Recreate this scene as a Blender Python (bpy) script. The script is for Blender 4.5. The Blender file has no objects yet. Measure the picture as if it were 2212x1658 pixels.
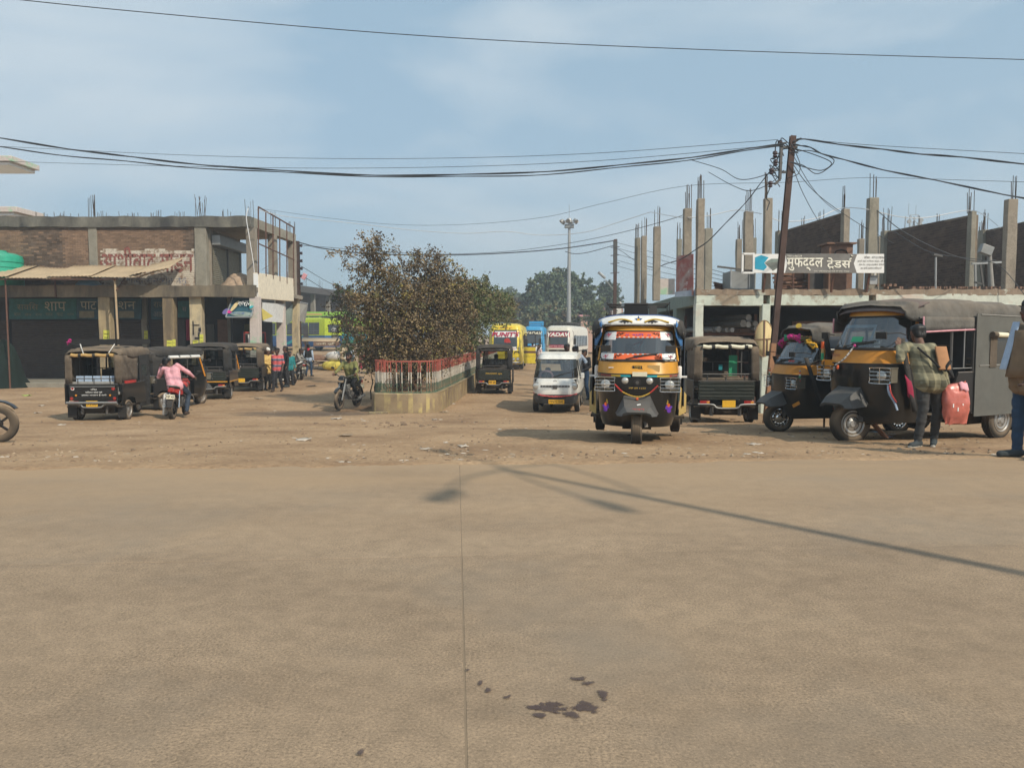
import bpy, bmesh, math, random
import numpy as np
from mathutils import Vector, Matrix, Euler, noise
R = math.radians
rnd = random.Random(7)
C = bpy.context.scene.collection
sc = bpy.context.scene

# ---------------------------------------------------------------- camera
PITCH = R(3.585); EYE = Vector((0, 0, 1.4)); F = 1660.0; CX, CY = 1105.5, 829.0
cam_d = bpy.data.cameras.new("camera"); cam = bpy.data.objects.new("camera", cam_d); C.objects.link(cam)
cam.location = EYE; cam.rotation_euler = (math.pi/2 - PITCH, 0, 0)
cam_d.sensor_width = 36; cam_d.lens = 36*F/2211; cam_d.clip_start = 0.05; cam_d.clip_end = 3000
sc.camera = cam

# ---------------------------------------------------------------- sky, sun, exposure
HAZE = .0022; SUN_EL = R(41); SHADOW = Vector((-.70, .714, 0)).normalized()
SUN_AZ = math.atan2(-SHADOW.x, -SHADOW.y)            # compass-like angle of the sun measured from +Y to +X
W = bpy.data.worlds.new("World"); sc.world = W; W.use_nodes = True
nt = W.node_tree; nt.nodes.clear()
def N(tree, typ, **kw):
    n = tree.nodes.new(typ)
    for k, v in kw.items(): setattr(n, k, v)
    return n
out = N(nt, 'ShaderNodeOutputWorld'); bg = N(nt, 'ShaderNodeBackground'); bg.inputs[1].default_value = 0.125
sky = N(nt, 'ShaderNodeTexSky'); sky.sky_type = 'NISHITA'; sky.sun_disc = False
sky.sun_elevation = SUN_EL; sky.sun_rotation = SUN_AZ; sky.air_density = 1.0; sky.dust_density = 2.2; sky.ozone_density = 2.6; sky.altitude = 250
tc = N(nt, 'ShaderNodeTexCoord'); mp = N(nt, 'ShaderNodeMapping'); mp.inputs['Scale'].default_value = (1.0, 1.0, 2.9)
nz = N(nt, 'ShaderNodeTexNoise'); nz.inputs['Scale'].default_value = 2.3; nz.inputs['Detail'].default_value = 7; nz.inputs['Roughness'].default_value = .52; nz.inputs['Distortion'].default_value = .35
mp.inputs['Location'].default_value = (1.4, .3, .75)
rp = N(nt, 'ShaderNodeValToRGB'); rp.color_ramp.elements[0].position = .43; rp.color_ramp.elements[1].position = .70
rp.color_ramp.elements[0].color = (0, 0, 0, 1); rp.color_ramp.elements[1].color = (.62, .62, .62, 1)
veil = N(nt, 'ShaderNodeMixRGB'); veil.inputs[0].default_value = .72; veil.inputs[2].default_value = (2.55, 3.72, 4.5, 1)
mx = N(nt, 'ShaderNodeMixRGB'); mx.inputs[2].default_value = (5.2, 5.6, 5.8, 1)
nt.links.new(tc.outputs['Generated'], mp.inputs[0]); nt.links.new(mp.outputs[0], nz.inputs['Vector']); nt.links.new(nz.outputs[0], rp.inputs[0])
nt.links.new(rp.outputs[0], mx.inputs[0]); nt.links.new(sky.outputs[0], veil.inputs[1]); nt.links.new(veil.outputs[0], mx.inputs[1]); nt.links.new(mx.outputs[0], bg.inputs[0]); nt.links.new(bg.outputs[0], out.inputs[0])
sun_d = bpy.data.lights.new("sun", 'SUN'); sun = bpy.data.objects.new("sun", sun_d); C.objects.link(sun)
sun_d.energy = 3.3; sun_d.angle = R(.75); sun_d.color = (1, .90, .74)
light_dir = Vector((SHADOW.x*math.cos(SUN_EL), SHADOW.y*math.cos(SUN_EL), -math.sin(SUN_EL)))
sun.rotation_euler = light_dir.to_track_quat('-Z', 'Y').to_euler(); sun.location = (20, -20, 30)
sc.view_settings.view_transform = 'Standard'; sc.view_settings.look = 'None'; sc.view_settings.gamma = 1; sc.view_settings.exposure = .32
sc.view_settings.use_curve_mapping = False
sc.cycles.use_denoising = True; sc.cycles.max_bounces = 6; sc.cycles.transparent_max_bounces = 12; sc.cycles.caustics_reflective = False; sc.cycles.caustics_refractive = False
sc.cycles.sample_clamp_indirect = 6

# ---------------------------------------------------------------- thin dusty air round the whole place
hz = bpy.data.meshes.new('haze'); hv = [(x, y, z) for z in (-2.2, 38) for y in (-75, 345) for x in (-312, 312)]
hz.from_pydata(hv, [], [(0, 2, 3, 1), (4, 5, 7, 6), (0, 1, 5, 4), (2, 6, 7, 3), (0, 4, 6, 2), (1, 3, 7, 5)]); ho = bpy.data.objects.new('haze', hz); C.objects.link(ho); ho['kind'] = 'stuff'; ho['label'] = 'thin pale dusty haze over the yard'
hm = bpy.data.materials.new('haze'); hm.use_nodes = True; hn = hm.node_tree; hn.nodes.clear(); ov = N(hn, 'ShaderNodeOutputMaterial'); pv_ = N(hn, 'ShaderNodeVolumePrincipled'); pv_.inputs['Color'].default_value = (.90, .95, 1, 1); pv_.inputs['Density'].default_value = HAZE; pv_.inputs['Anisotropy'].default_value = .25
hn.links.new(pv_.outputs[0], ov.inputs['Volume']); hz.materials.append(hm); ho.display_type = 'WIRE'
# ---------------------------------------------------------------- where pixels of the photograph meet the place
def ray(px, py):
    a, b = (px-CX)/F, -(py-CY)/F; c, s = math.cos(PITCH), math.sin(PITCH)
    return Vector((a, c + b*s, -s + b*c))
def P(px, py, Y):
    d = ray(px, py); return EYE + d*(Y/d.y)
def X(px, Y): return P(px, 725, Y).x
def Z(py, Y): return P(1105, py, Y).z
EDGE0, EDGES = 8.45, .072
def sm(t): t = min(1, max(0, t)); return t*t*(3-2*t)
def spot(px, Y, dx=0): x = X(px, Y)+dx; return Vector((x, Y, gz(x, Y)))
def gz(x, y):
    s = y - EDGE0 - EDGES*max(-8, min(8, x)); t = s/12.1
    if t <= 0: f = 0
    elif t < .7: f = t
    elif t < 1.3: u = t-.7; f = .7 + u - u*u/1.2
    else: f = 1
    z = -.85*f
    if y > 46: z += .034*(min(y, 100)-46)*sm((-x-5)/6)
    return z
def G(px, py):
    d = ray(px, py); t = 2.0
    while t < 300:
        p = EYE + d*t
        if p.z <= gz(p.x, p.y): return Vector((p.x, p.y, gz(p.x, p.y)))
        t += .02
    return EYE + d*300
# ---------------------------------------------------------------- materials
def mat(name, col, rough=.75, metal=0, var=.12, scale=6, bump=0, bscale=80, bdist=.01, dust=0, spec=.4, dcol=(.33, .245, .165), isl=0, streak=0, coat=0, fine=0):
    m = bpy.data.materials.new(name); m.use_nodes = True; t = m.node_tree; b = t.nodes['Principled BSDF']; L = t.links.new
    b.inputs['Roughness'].default_value = rough; b.inputs['Metallic'].default_value = metal; b.inputs['Specular IOR Level'].default_value = spec
    if coat: b.inputs['Coat Weight'].default_value = coat
    tcn = N(t, 'ShaderNodeTexCoord'); no = N(t, 'ShaderNodeTexNoise'); no.inputs['Scale'].default_value = scale; no.inputs['Detail'].default_value = 6; no.inputs['Roughness'].default_value = .62
    vec = tcn.outputs['Object']
    if streak:
        mpn = N(t, 'ShaderNodeMapping'); mpn.inputs['Scale'].default_value = (1, 1, 1/streak); L(vec, mpn.inputs[0]); L(mpn.outputs[0], no.inputs['Vector'])
    else: L(vec, no.inputs['Vector'])
    rmp = N(t, 'ShaderNodeMapRange'); rmp.inputs[1].default_value = .3; rmp.inputs[2].default_value = .7; rmp.inputs[3].default_value = 1-var; rmp.inputs[4].default_value = 1+var
    L(no.outputs[0], rmp.inputs[0]); fac = rmp.outputs[0]
    if isl:
        gi = N(t, 'ShaderNodeNewGeometry'); oi = N(t, 'ShaderNodeObjectInfo'); ad = N(t, 'ShaderNodeMath', operation='ADD'); fr = N(t, 'ShaderNodeMath', operation='FRACT')
        L(gi.outputs['Random Per Island'], ad.inputs[0]); L(oi.outputs['Random'], ad.inputs[1]); L(ad.outputs[0], fr.inputs[0])
        r2 = N(t, 'ShaderNodeMapRange'); r2.inputs[3].default_value = 1-isl; r2.inputs[4].default_value = 1+isl; L(fr.outputs[0], r2.inputs[0])
        ml = N(t, 'ShaderNodeMath', operation='MULTIPLY'); L(fac, ml.inputs[0]); L(r2.outputs[0], ml.inputs[1]); fac = ml.outputs[0]
    if fine:
        n3 = N(t, 'ShaderNodeTexNoise'); n3.inputs['Scale'].default_value = fine; n3.inputs['Detail'].default_value = 3; L(vec, n3.inputs['Vector'])
        r3 = N(t, 'ShaderNodeMapRange'); r3.inputs[1].default_value = .3; r3.inputs[2].default_value = .7; r3.inputs[3].default_value = .8; r3.inputs[4].default_value = 1.2; L(n3.outputs[0], r3.inputs[0])
        ml = N(t, 'ShaderNodeMath', operation='MULTIPLY'); L(fac, ml.inputs[0]); L(r3.outputs[0], ml.inputs[1]); fac = ml.outputs[0]
    vm = N(t, 'ShaderNodeVectorMath', operation='SCALE'); vm.inputs[0].default_value = col; L(fac, vm.inputs['Scale']); colout = vm.outputs[0]
    if dust:
        g = N(t, 'ShaderNodeNewGeometry'); sx = N(t, 'ShaderNodeSeparateXYZ'); L(g.outputs['Normal'], sx.inputs[0])
        n2 = N(t, 'ShaderNodeTexNoise'); n2.inputs['Scale'].default_value = 3.5; n2.inputs['Detail'].default_value = 5; L(vec, n2.inputs['Vector'])
        a = N(t, 'ShaderNodeMath', operation='MULTIPLY_ADD'); a.use_clamp = True; a.inputs[1].default_value = .6; a.inputs[2].default_value = .17; L(sx.outputs[2], a.inputs[0])
        c2 = N(t, 'ShaderNodeMath', operation='MULTIPLY'); L(a.outputs[0], c2.inputs[0]); L(n2.outputs[0], c2.inputs[1])
        d2 = N(t, 'ShaderNodeMath', operation='MULTIPLY'); d2.use_clamp = True; d2.inputs[1].default_value = dust*1.9; L(c2.outputs[0], d2.inputs[0])
        mxn = N(t, 'ShaderNodeMixRGB'); mxn.inputs[2].default_value = (*dcol, 1); L(d2.outputs[0], mxn.inputs[0]); L(colout, mxn.inputs[1]); colout = mxn.outputs[0]
        rr = N(t, 'ShaderNodeMath', operation='MULTIPLY_ADD'); rr.use_clamp = True; rr.inputs[1].default_value = .7; rr.inputs[2].default_value = rough; L(d2.outputs[0], rr.inputs[0]); L(rr.outputs[0], b.inputs['Roughness'])
    L(colout, b.inputs['Base Color'])
    if bump:
        nb = N(t, 'ShaderNodeTexNoise'); nb.inputs['Scale'].default_value = bscale; nb.inputs['Detail'].default_value = 4; L(vec, nb.inputs['Vector'])
        bn = N(t, 'ShaderNodeBump'); bn.inputs['Strength'].default_value = bump; bn.inputs['Distance'].default_value = bdist; L(nb.outputs[0], bn.inputs['Height']); L(bn.outputs[0], b.inputs['Normal'])
    m.diffuse_color = (*col, 1)
    return m
def two_tone(name, c1, c2, scale=2, lo=.45, hi=.55, rough=.9, bump=.3, bscale=30, streak=0, fine=0):
    """one surface wearing off another: c1 where the noise is low, c2 where it is high"""
    m = mat(name, c1, rough, bump=bump, bscale=bscale, fine=fine); t = m.node_tree; b = t.nodes['Principled BSDF']; L = t.links.new
    src = b.inputs['Base Color'].links[0].from_socket
    tcn = N(t, 'ShaderNodeTexCoord'); no = N(t, 'ShaderNodeTexNoise'); no.inputs['Scale'].default_value = scale; no.inputs['Detail'].default_value = 8; no.inputs['Roughness'].default_value = .65
    mpn = N(t, 'ShaderNodeMapping'); mpn.inputs['Scale'].default_value = (1, 1, 1/(streak or 1)); L(tcn.outputs['Object'], mpn.inputs[0]); L(mpn.outputs[0], no.inputs['Vector'])
    r = N(t, 'ShaderNodeMapRange'); r.inputs[1].default_value = lo; r.inputs[2].default_value = hi; L(no.outputs[0], r.inputs[0])
    mxn = N(t, 'ShaderNodeMixRGB'); mxn.inputs[2].default_value = (*c2, 1); L(r.outputs[0], mxn.inputs[0]); L(src, mxn.inputs[1]); L(mxn.outputs[0], b.inputs['Base Color'])
    return m
def glass_mat(name, tint=(.55, .62, .6), refl=.10):
    m = bpy.data.materials.new(name); m.use_nodes = True; t = m.node_tree; t.nodes.clear(); L = t.links.new
    o = N(t, 'ShaderNodeOutputMaterial'); tr = N(t, 'ShaderNodeBsdfTransparent'); tr.inputs[0].default_value = (*tint, 1)
    gl = N(t, 'ShaderNodeBsdfGlossy'); gl.inputs['Roughness'].default_value = .04; gl.inputs[0].default_value = (.9, .95, 1, 1)
    df = N(t, 'ShaderNodeBsdfDiffuse'); df.inputs[0].default_value = (.30, .27, .22, 1)
    lw = N(t, 'ShaderNodeLayerWeight'); lw.inputs[0].default_value = .35; ad = N(t, 'ShaderNodeMath', operation='MULTIPLY_ADD'); ad.inputs[1].default_value = .7; ad.inputs[2].default_value = refl; ad.use_clamp = True
    L(lw.outputs['Fresnel'], ad.inputs[0]); m1 = N(t, 'ShaderNodeMixShader'); L(ad.outputs[0], m1.inputs[0]); L(tr.outputs[0], m1.inputs[1]); L(gl.outputs[0], m1.inputs[2])
    m2 = N(t, 'ShaderNodeMixShader'); m2.inputs[0].default_value = .05; L(m1.outputs[0], m2.inputs[1]); L(df.outputs[0], m2.inputs[2]); L(m2.outputs[0], o.inputs[0])
    return m
def worn_paint(name, col, keep=.5, scale=9):
    m = mat(name, col, .9); t = m.node_tree; L = t.links.new; o = t.nodes['Material Output']; b = t.nodes['Principled BSDF']
    tcn = N(t, 'ShaderNodeTexCoord'); no = N(t, 'ShaderNodeTexNoise'); no.inputs['Scale'].default_value = scale; no.inputs['Detail'].default_value = 8; L(tcn.outputs['Object'], no.inputs['Vector'])
    r = N(t, 'ShaderNodeMapRange'); r.inputs[1].default_value = keep-.08; r.inputs[2].default_value = keep+.08; L(no.outputs[0], r.inputs[0])
    tr = N(t, 'ShaderNodeBsdfTransparent'); mxs = N(t, 'ShaderNodeMixShader'); L(r.outputs[0], mxs.inputs[0]); L(b.outputs[0], mxs.inputs[1]); L(tr.outputs[0], mxs.inputs[2]); L(mxs.outputs[0], o.inputs[0])
    return m
M = {}
def mk(k, *a, **kw): M[k] = mat(k, *a, **kw)
DUST = (.33, .245, .165)
mk('black_paint', (.009, .010, .011), .28, dust=.035, coat=.4); mk('black_dusty', (.013, .013, .014), .42, dust=.12)
mk('green_black', (.012, .022, .02), .4, dust=.3); mk('canvas_black', (.022, .023, .024), .85, dust=.17, bump=.7, bscale=5, bdist=.05, var=.3)
mk('canvas_brown', (.085, .068, .052), .9, dust=.6, bump=.7, bscale=5, bdist=.05, var=.3); mk('canvas_grey', (.105, .103, .096), .88, dust=.4, bump=.8, bscale=4, bdist=.06, var=.3)
mk('canvas_white', (.72, .72, .70), .6, dust=.12); mk('canvas_blue', (.05, .18, .42), .55, dust=.12); mk('canvas_mauve', (.13, .10, .10), .85, dust=.3); mk('navy_cloth', (.016, .03, .05), .7, dust=.15)
mk('door_grey', (.10, .103, .095), .8, dust=.25); mk('yellow_auto', (.62, .29, .025), .35, dust=.14, coat=.3); mk('orange_auto', (.60, .24, .02), .4, dust=.18)
mk('mudguard_grey', (.05, .058, .064), .5, dust=.28); mk('tan_panel', (.50, .36, .13), .5, dust=.15)
mk('tyre', (.03, .027, .023), .9, dust=1.5); mk('tyre_clean', (.018, .018, .018), .85, dust=.45); mk('tread', (.10, .08, .06), .95, var=.3, scale=20)
mk('rim_steel', (.42, .42, .41), .4, .7, dust=.25); mk('chrome', (.8, .8, .8), .12, 1, dust=.08, var=.03); mk('steel_dark', (.10, .10, .10), .5, .6, dust=.35); mk('steel_grey', (.28, .29, .29), .5, .5, dust=.2)
mk('underside', (.03, .025, .02), .95, dust=.5); mk('rubber', (.015, .015, .015), .7, dust=.2)
mk('white_paint', (.74, .73, .68), .35, dust=.16, coat=.3); mk('white_plain', (.78, .78, .76), .7, var=.05); mk('cream', (.74, .66, .52), .6, dust=.12); mk('plate_yellow', (.78, .44, .03), .5, dust=.1); mk('plate_white', (.72, .68, .52), .5, dust=.1)
mk('ink', (.015, .015, .02), .7, var=.05); mk('ink_white', (.8, .8, .78), .7, var=.05); mk('red_paint', (.48, .035, .03), .4, dust=.15); mk('orange_red', (.72, .12, .03), .5, dust=.08); mk('lens_red', (.35, .02, .02), .15, coat=.6, dust=.2); mk('lens_amber', (.62, .25, .02), .15, coat=.6)
mk('lens_clear', (.55, .55, .52), .08, .35, coat=.8, dust=.08, var=.05); mk('reflector', (.85, .85, .82), .1, 1, var=.03)
mk('purple', (.15, .04, .40), .5); mk('magenta', (.55, .03, .22), .5); mk('blue_paint', (.03, .10, .30), .5, dust=.12); mk('green_paint', (.03, .30, .14), .5); mk('teal', (.03, .34, .38), .5); mk('gold', (.62, .40, .06), .4, .3)
mk('lime', (.40, .50, .025), .4, dust=.1); mk('lime_green', (.22, .42, .03), .4, dust=.1); mk('bus_blue', (.015, .10, .28), .4, dust=.18); mk('bus_cyan', (.02, .33, .50), .4, dust=.1); mk('bus_yellow', (.74, .57, .035), .35, dust=.12, coat=.3); mk('bus_sky', (.03, .30, .58), .4, dust=.1); mk('bus_white', (.66, .64, .57), .4, dust=.16); mk('bus_black', (.015, .016, .018), .25, coat=.3); mk('maroon', (.42, .02, .075), .45, dust=.05); mk('brown_band', (.13, .06, .04), .6)
mk('dark_glass', (.03, .038, .042), .07, spec=.7, coat=.5, dust=.06, var=.05); mk('blind_glass', (.09, .11, .115), .08, spec=.7, coat=.5, dust=.1, var=.3, scale=3)
M['glass'] = glass_mat('glass'); M['glass_dark'] = glass_mat('glass_dark', (.30, .34, .36), .10)
# building stuff
mk('concrete', (.255, .235, .19), .9, var=.18, scale=2.2, bump=.5, bscale=30, fine=40); M['concrete_raw'] = two_tone('concrete_raw', (.29, .25, .20), (.165, .145, .12), 1.7, .50, .72, bump=.7, bscale=18, streak=2.5, fine=40)
M['slab_stained'] = two_tone('slab_stained', (.22, .18, .125), (.075, .065, .052), 1.3, .42, .66, streak=5); M['beam_stained'] = two_tone('beam_stained', (.19, .18, .15), (.05, .05, .048), .9, .38, .62, streak=2)
M['col_cream'] = two_tone('col_cream', (.52, .43, .27), (.30, .26, .2), 1.8, .5, .62, streak=3); M['col_brown'] = two_tone('col_brown', (.36, .285, .17), (.22, .18, .12), 1.8, .45, .6, streak=4)
M['col_dark'] = two_tone('col_dark', (.25, .19, .11), (.14, .11, .075), 1.8, .45, .6, streak=4); M['col_pink'] = two_tone('col_pink', (.55, .48, .44), (.35, .52, .36), 1.2, .52, .6)
M['mortar'] = mat('mortar', (.19, .15, .11), .95, var=.25, bump=.5); 
M['brick'] = mat('brick', (.215, .14, .093), .92, var=.3, scale=1.2, isl=.22, bump=.5, bscale=60, fine=30)
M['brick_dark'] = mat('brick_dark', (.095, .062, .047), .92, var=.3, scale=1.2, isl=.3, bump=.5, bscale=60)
M['brick_soot'] = mat('brick_soot', (.12, .085, .062), .95, var=.35, scale=1.2, isl=.3, bump=.5, bscale=60)
M['brick_white'] = two_tone('brick_white', (.60, .54, .45), (.28, .19, .13), 4.5, .47, .6, bump=.5)
mk('brick_red', (.20, .125, .09), .92, isl=.3, var=.25); mk('rebar', (.10, .075, .06), .8, .3); mk('shutter', (.23, .215, .165), .6, .2, dust=.2, var=.2); mk('shutter_brown', (.055, .038, .03), .75, var=.3, dust=.1)
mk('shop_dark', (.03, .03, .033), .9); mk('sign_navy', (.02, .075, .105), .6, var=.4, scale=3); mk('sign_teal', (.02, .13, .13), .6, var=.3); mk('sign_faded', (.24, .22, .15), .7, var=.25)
M['peeling'] = two_tone('peeling', (.55, .60, .52), (.30, .24, .175), 1.1, .53, .62, bump=.6); M['peeling2'] = two_tone('peeling2', (.58, .60, .52), (.58, .38, .30), .7, .55, .72)
M['plaster_torn'] = two_tone('plaster_torn', (.27, .205, .15), (.48, .50, .43), 3.0, .57, .64, bump=.8); mk('green_wash', (.22, .27, .24), .85, var=.2, streak=3)
M['tin_dust'] = mat('tin_dust', (.44, .335, .215), .75, .1, var=.15, scale=2); mk('tank_green', (.015, .36, .24), .5, dust=.2); mk('tank_blue', (.10, .27, .45), .5, dust=.2)
mk('wood', (.27, .18, .10), .8, var=.25, streak=.1); mk('wood_pale', (.58, .46, .24), .8, var=.3, scale=4, streak=6); mk('wood_brown', (.19, .105, .07), .7, var=.2); mk('rust', (.12, .06, .042), .85, var=.3); mk('pole_rail', (.085, .052, .044), .8, .2, var=.3, scale=3, dust=.1); mk('pole_orange', (.33, .17, .09), .7, var=.2)
mk('galv', (.36, .37, .37), .45, .5, var=.1); mk('wire', (.05, .057, .066), .7); mk('wire_white', (.62, .62, .62), .7); mk('insulator', (.06, .04, .045), .4)  # dark wire is lightened to blue-grey, haze put into its colour
mk('bamboo', (.42, .32, .2), .8); mk('paper', (.50, .43, .35), .9, var=.12); mk('paper_brown', (.33, .25, .17), .9); mk('poly_green', (.45, .62, .12), .5); mk('flag_yellow', (.50, .42, .11), .8); mk('poster_yellow', (.60, .60, .09), .8, dust=.1)
M['rail_red'] = two_tone('rail_red', (.36, .085, .06), (.25, .15, .105), 7, .5, .66, rough=.65); M['rail_white'] = two_tone('rail_white', (.56, .52, .45), (.30, .235, .165), 6, .48, .66, rough=.65); M['rail_green'] = two_tone('rail_green', (.06, .14, .095), (.20, .165, .11), 5, .44, .62, rough=.7)
mk('sack_white', (.70, .69, .66), .7, bump=.6, bscale=14, dust=.1); mk('sack_yellow', (.66, .56, .10), .7, bump=.6, bscale=14, dust=.1); mk('plastic_salmon', (.56, .16, .125), .25, var=.25, bump=.5, bscale=14, coat=.2)
mk('pink_house', (.55, .36, .28), .9); mk('far_roof', (.40, .16, .12), .9); mk('far_dark', (.075, .07, .068), .9); mk('far_brick', (.16, .125, .105), .9)
mk('bark', (.10, .075, .05), .95, var=.3, scale=12, bump=.5)
# cloth and skin
mk('skin', (.14, .07, .045), .55, var=.08); mk('skin_dark', (.085, .044, .03), .55, var=.08); mk('hair', (.008, .007, .007), .5, var=.1)
def cloth(k, c, **kw): mk('c_'+k, c, .9, var=kw.pop('var', .14), scale=9, bump=.35, bscale=18, **kw)
for k, c in dict(pink=(.68, .34, .38), jeans=(.035, .05, .075), dark=(.022, .022, .026), black=(.012, .012, .013), charcoal=(.045, .045, .045), yellow=(.58, .40, .14), olive=(.205, .205, .075), beige=(.45, .36, .24), grey=(.28, .27, .25), teal=(.02, .20, .22), white=(.70, .69, .65), red=(.5, .03, .05), coral=(.62, .12, .12), navygrey=(.10, .11, .16), ltblue=(.38, .48, .62), bluegrey=(.30, .35, .42), maroon=(.30, .02, .06), brown=(.19, .13, .08), tan=(.48, .31, .12), denim=(.022, .05, .10), shoe=(.04, .05, .055), sole=(.5, .48, .42), sandal=(.06, .04, .03), rustbag=(.36, .18, .085), violet=(.12, .10, .25)).items(): cloth(k, c)

# ---------------------------------------------------------------- mesh builder
class B:
    def __init__(s): s.v = []; s.f = []; s.m = []; s.mats = []
    def mi(s, m):
        m = M[m] if isinstance(m, str) else m
        if m not in s.mats: s.mats.append(m)
        return s.mats.index(m)
    def add(s, vs, fs, m, T=None):
        o = len(s.v); i = s.mi(m)
        s.v += [tuple(T @ Vector(v)) for v in vs] if T is not None else [tuple(v) for v in vs]
        s.f += [tuple(o+k for k in f) for f in fs]; s.m += [i]*len(fs); return s
    def box(s, x0, x1, y0, y1, z0, z1, m, T=None):
        vs = [(x, y, z) for z in (z0, z1) for y in (y0, y1) for x in (x0, x1)]
        return s.add(vs, [(0, 2, 3, 1), (4, 5, 7, 6), (0, 1, 5, 4), (2, 6, 7, 3), (0, 4, 6, 2), (1, 3, 7, 5)], m, T)
    def obox(s, c, sz, m, rot=(0, 0, 0)):
        T = Matrix.Translation(c) @ Euler(rot).to_matrix().to_4x4(); a, b, d = sz[0]/2, sz[1]/2, sz[2]/2
        return s.box(-a, a, -b, b, -d, d, m, T)
    def bar(s, p0, p1, w, d, m):
        """square bar between two points"""
        p0, p1 = Vector(p0), Vector(p1); q = (p1-p0); T = Matrix.Translation(p0) @ q.to_track_quat('Z', 'Y').to_matrix().to_4x4()
        return s.box(-w/2, w/2, -d/2, d/2, 0, q.length, m, T)
    def cyl(s, p0, p1, r0, m, r1=None, n=10, cap=True):
        p0, p1 = Vector(p0), Vector(p1); r1 = r0 if r1 is None else r1; q = p1-p0
        T = Matrix.Translation(p0) @ q.to_track_quat('Z', 'Y').to_matrix().to_4x4(); h = q.length
        vs = [(r0*math.cos(2*math.pi*i/n), r0*math.sin(2*math.pi*i/n), 0) for i in range(n)] + [(r1*math.cos(2*math.pi*i/n), r1*math.sin(2*math.pi*i/n), h) for i in range(n)]
        fs = [(i, (i+1) % n, n+(i+1) % n, n+i) for i in range(n)]
        if cap: fs += [tuple(range(n-1, -1, -1)), tuple(range(n, 2*n))]
        return s.add(vs, fs, m, T)
    def tube(s, pts, r, m, n=6, cap=True):
        pts = [Vector(p) for p in pts]; rings = []; up = Vector((0, 0, 1))
        for i, p in enumerate(pts):
            d = (pts[min(i+1, len(pts)-1)]-pts[max(i-1, 0)]).normalized(); u = d.cross(up)
            if u.length < 1e-3: u = d.cross(Vector((1, 0, 0)))
            u.normalize(); w = u.cross(d); rr = r[i] if isinstance(r, (list, tuple)) else r
            rings.append([p + (u*math.cos(2*math.pi*k/n)+w*math.sin(2*math.pi*k/n))*rr for k in range(n)])
        return s.loft(rings, m, cap=cap)
    def loft(s, rings, m, closed=True, cap=True):
        n = len(rings[0]); vs = [p for r in rings for p in r]; fs = []
        for i in range(len(rings)-1):
            for k in range(n if closed else n-1): fs.append((i*n+k, i*n+(k+1) % n, (i+1)*n+(k+1) % n, (i+1)*n+k))
        if cap and closed: fs += [tuple(range(n-1, -1, -1)), tuple((len(rings)-1)*n+k for k in range(n))]
        return s.add(vs, fs, m)
    def grid(s, rows, m): return s.loft(rows, m, closed=False, cap=False)
    def prism(s, poly, ext, m):
        ext = Vector(ext); a = [Vector(p) for p in poly]; return s.loft([a, [p+ext for p in a]], m)
    def ball(s, c, r, m, n=10, k=7):
        rx, ry, rz = r if isinstance(r, (tuple, list)) else (r, r, r); rings = []
        for j in range(1, k):
            a = math.pi*j/k; rings.append([(c[0]+rx*math.sin(a)*math.cos(2*math.pi*i/n), c[1]+ry*math.sin(a)*math.sin(2*math.pi*i/n), c[2]-rz*math.cos(a)) for i in range(n)])
        return s.loft(rings, m)
    def lathe(s, prof, m, axis='X', c=(0, 0, 0), n=24, mats=None):
        """prof: list of (offset along axis, radius)"""
        rings = []
        for a, r in prof:
            ring = []
            for i in range(n):
                p, q = r*math.cos(2*math.pi*i/n), r*math.sin(2*math.pi*i/n)
                ring.append({'X': (c[0]+a, c[1]+p, c[2]+q), 'Y': (c[0]+p, c[1]+a, c[2]+q), 'Z': (c[0]+p, c[1]+q, c[2]+a)}[axis])
            rings.append(ring)
        return s.loft(rings, m, cap=True)
    def build(s, name, parent=None, smooth=True, bevel=0, solid=0, label=None, kind=None, ang=38, data=None):
        me = bpy.data.meshes.new(name)
        me.from_pydata(s.v, [], s.f); [me.materials.append(m) for m in s.mats]; me.polygons.foreach_set('material_index', s.m)
        bm = bmesh.new(); bm.from_mesh(me); bmesh.ops.recalc_face_normals(bm, faces=bm.faces); bm.to_mesh(me); bm.free()
        if smooth: me.polygons.foreach_set('use_smooth', [True]*len(me.polygons)); me.set_sharp_from_angle(angle=R(ang))
        return link(name, me, parent, bevel, solid, label, kind)
def link(name, me, parent=None, bevel=0, solid=0, label=None, kind=None):
    o = bpy.data.objects.new(name, me); C.objects.link(o)
    if parent is not None: o.parent = parent
    if solid: md = o.modifiers.new('solid', 'SOLIDIFY'); md.thickness = solid; md.offset = 0
    if bevel: md = o.modifiers.new('bevel', 'BEVEL'); md.width = bevel; md.segments = 2; md.limit_method = 'ANGLE'; md.angle_limit = R(40)
    if label: o['label'] = label
    if kind: o['kind'] = kind
    return o
def thing(name, label, cat, loc=(0, 0, 0), rotz=0, group=None):
    o = bpy.data.objects.new(name, None); C.objects.link(o); o.location = loc; o.rotation_euler = (0, 0, rotz); o.empty_display_size = .2
    o['label'] = label; o['category'] = cat
    if group: o['group'] = group
    return o
def tag(o, label, cat, group=None):
    o['label'] = label; o['category'] = cat
    if group: o['group'] = group
    return o
def struct(o): o['kind'] = 'structure'; return o
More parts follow.
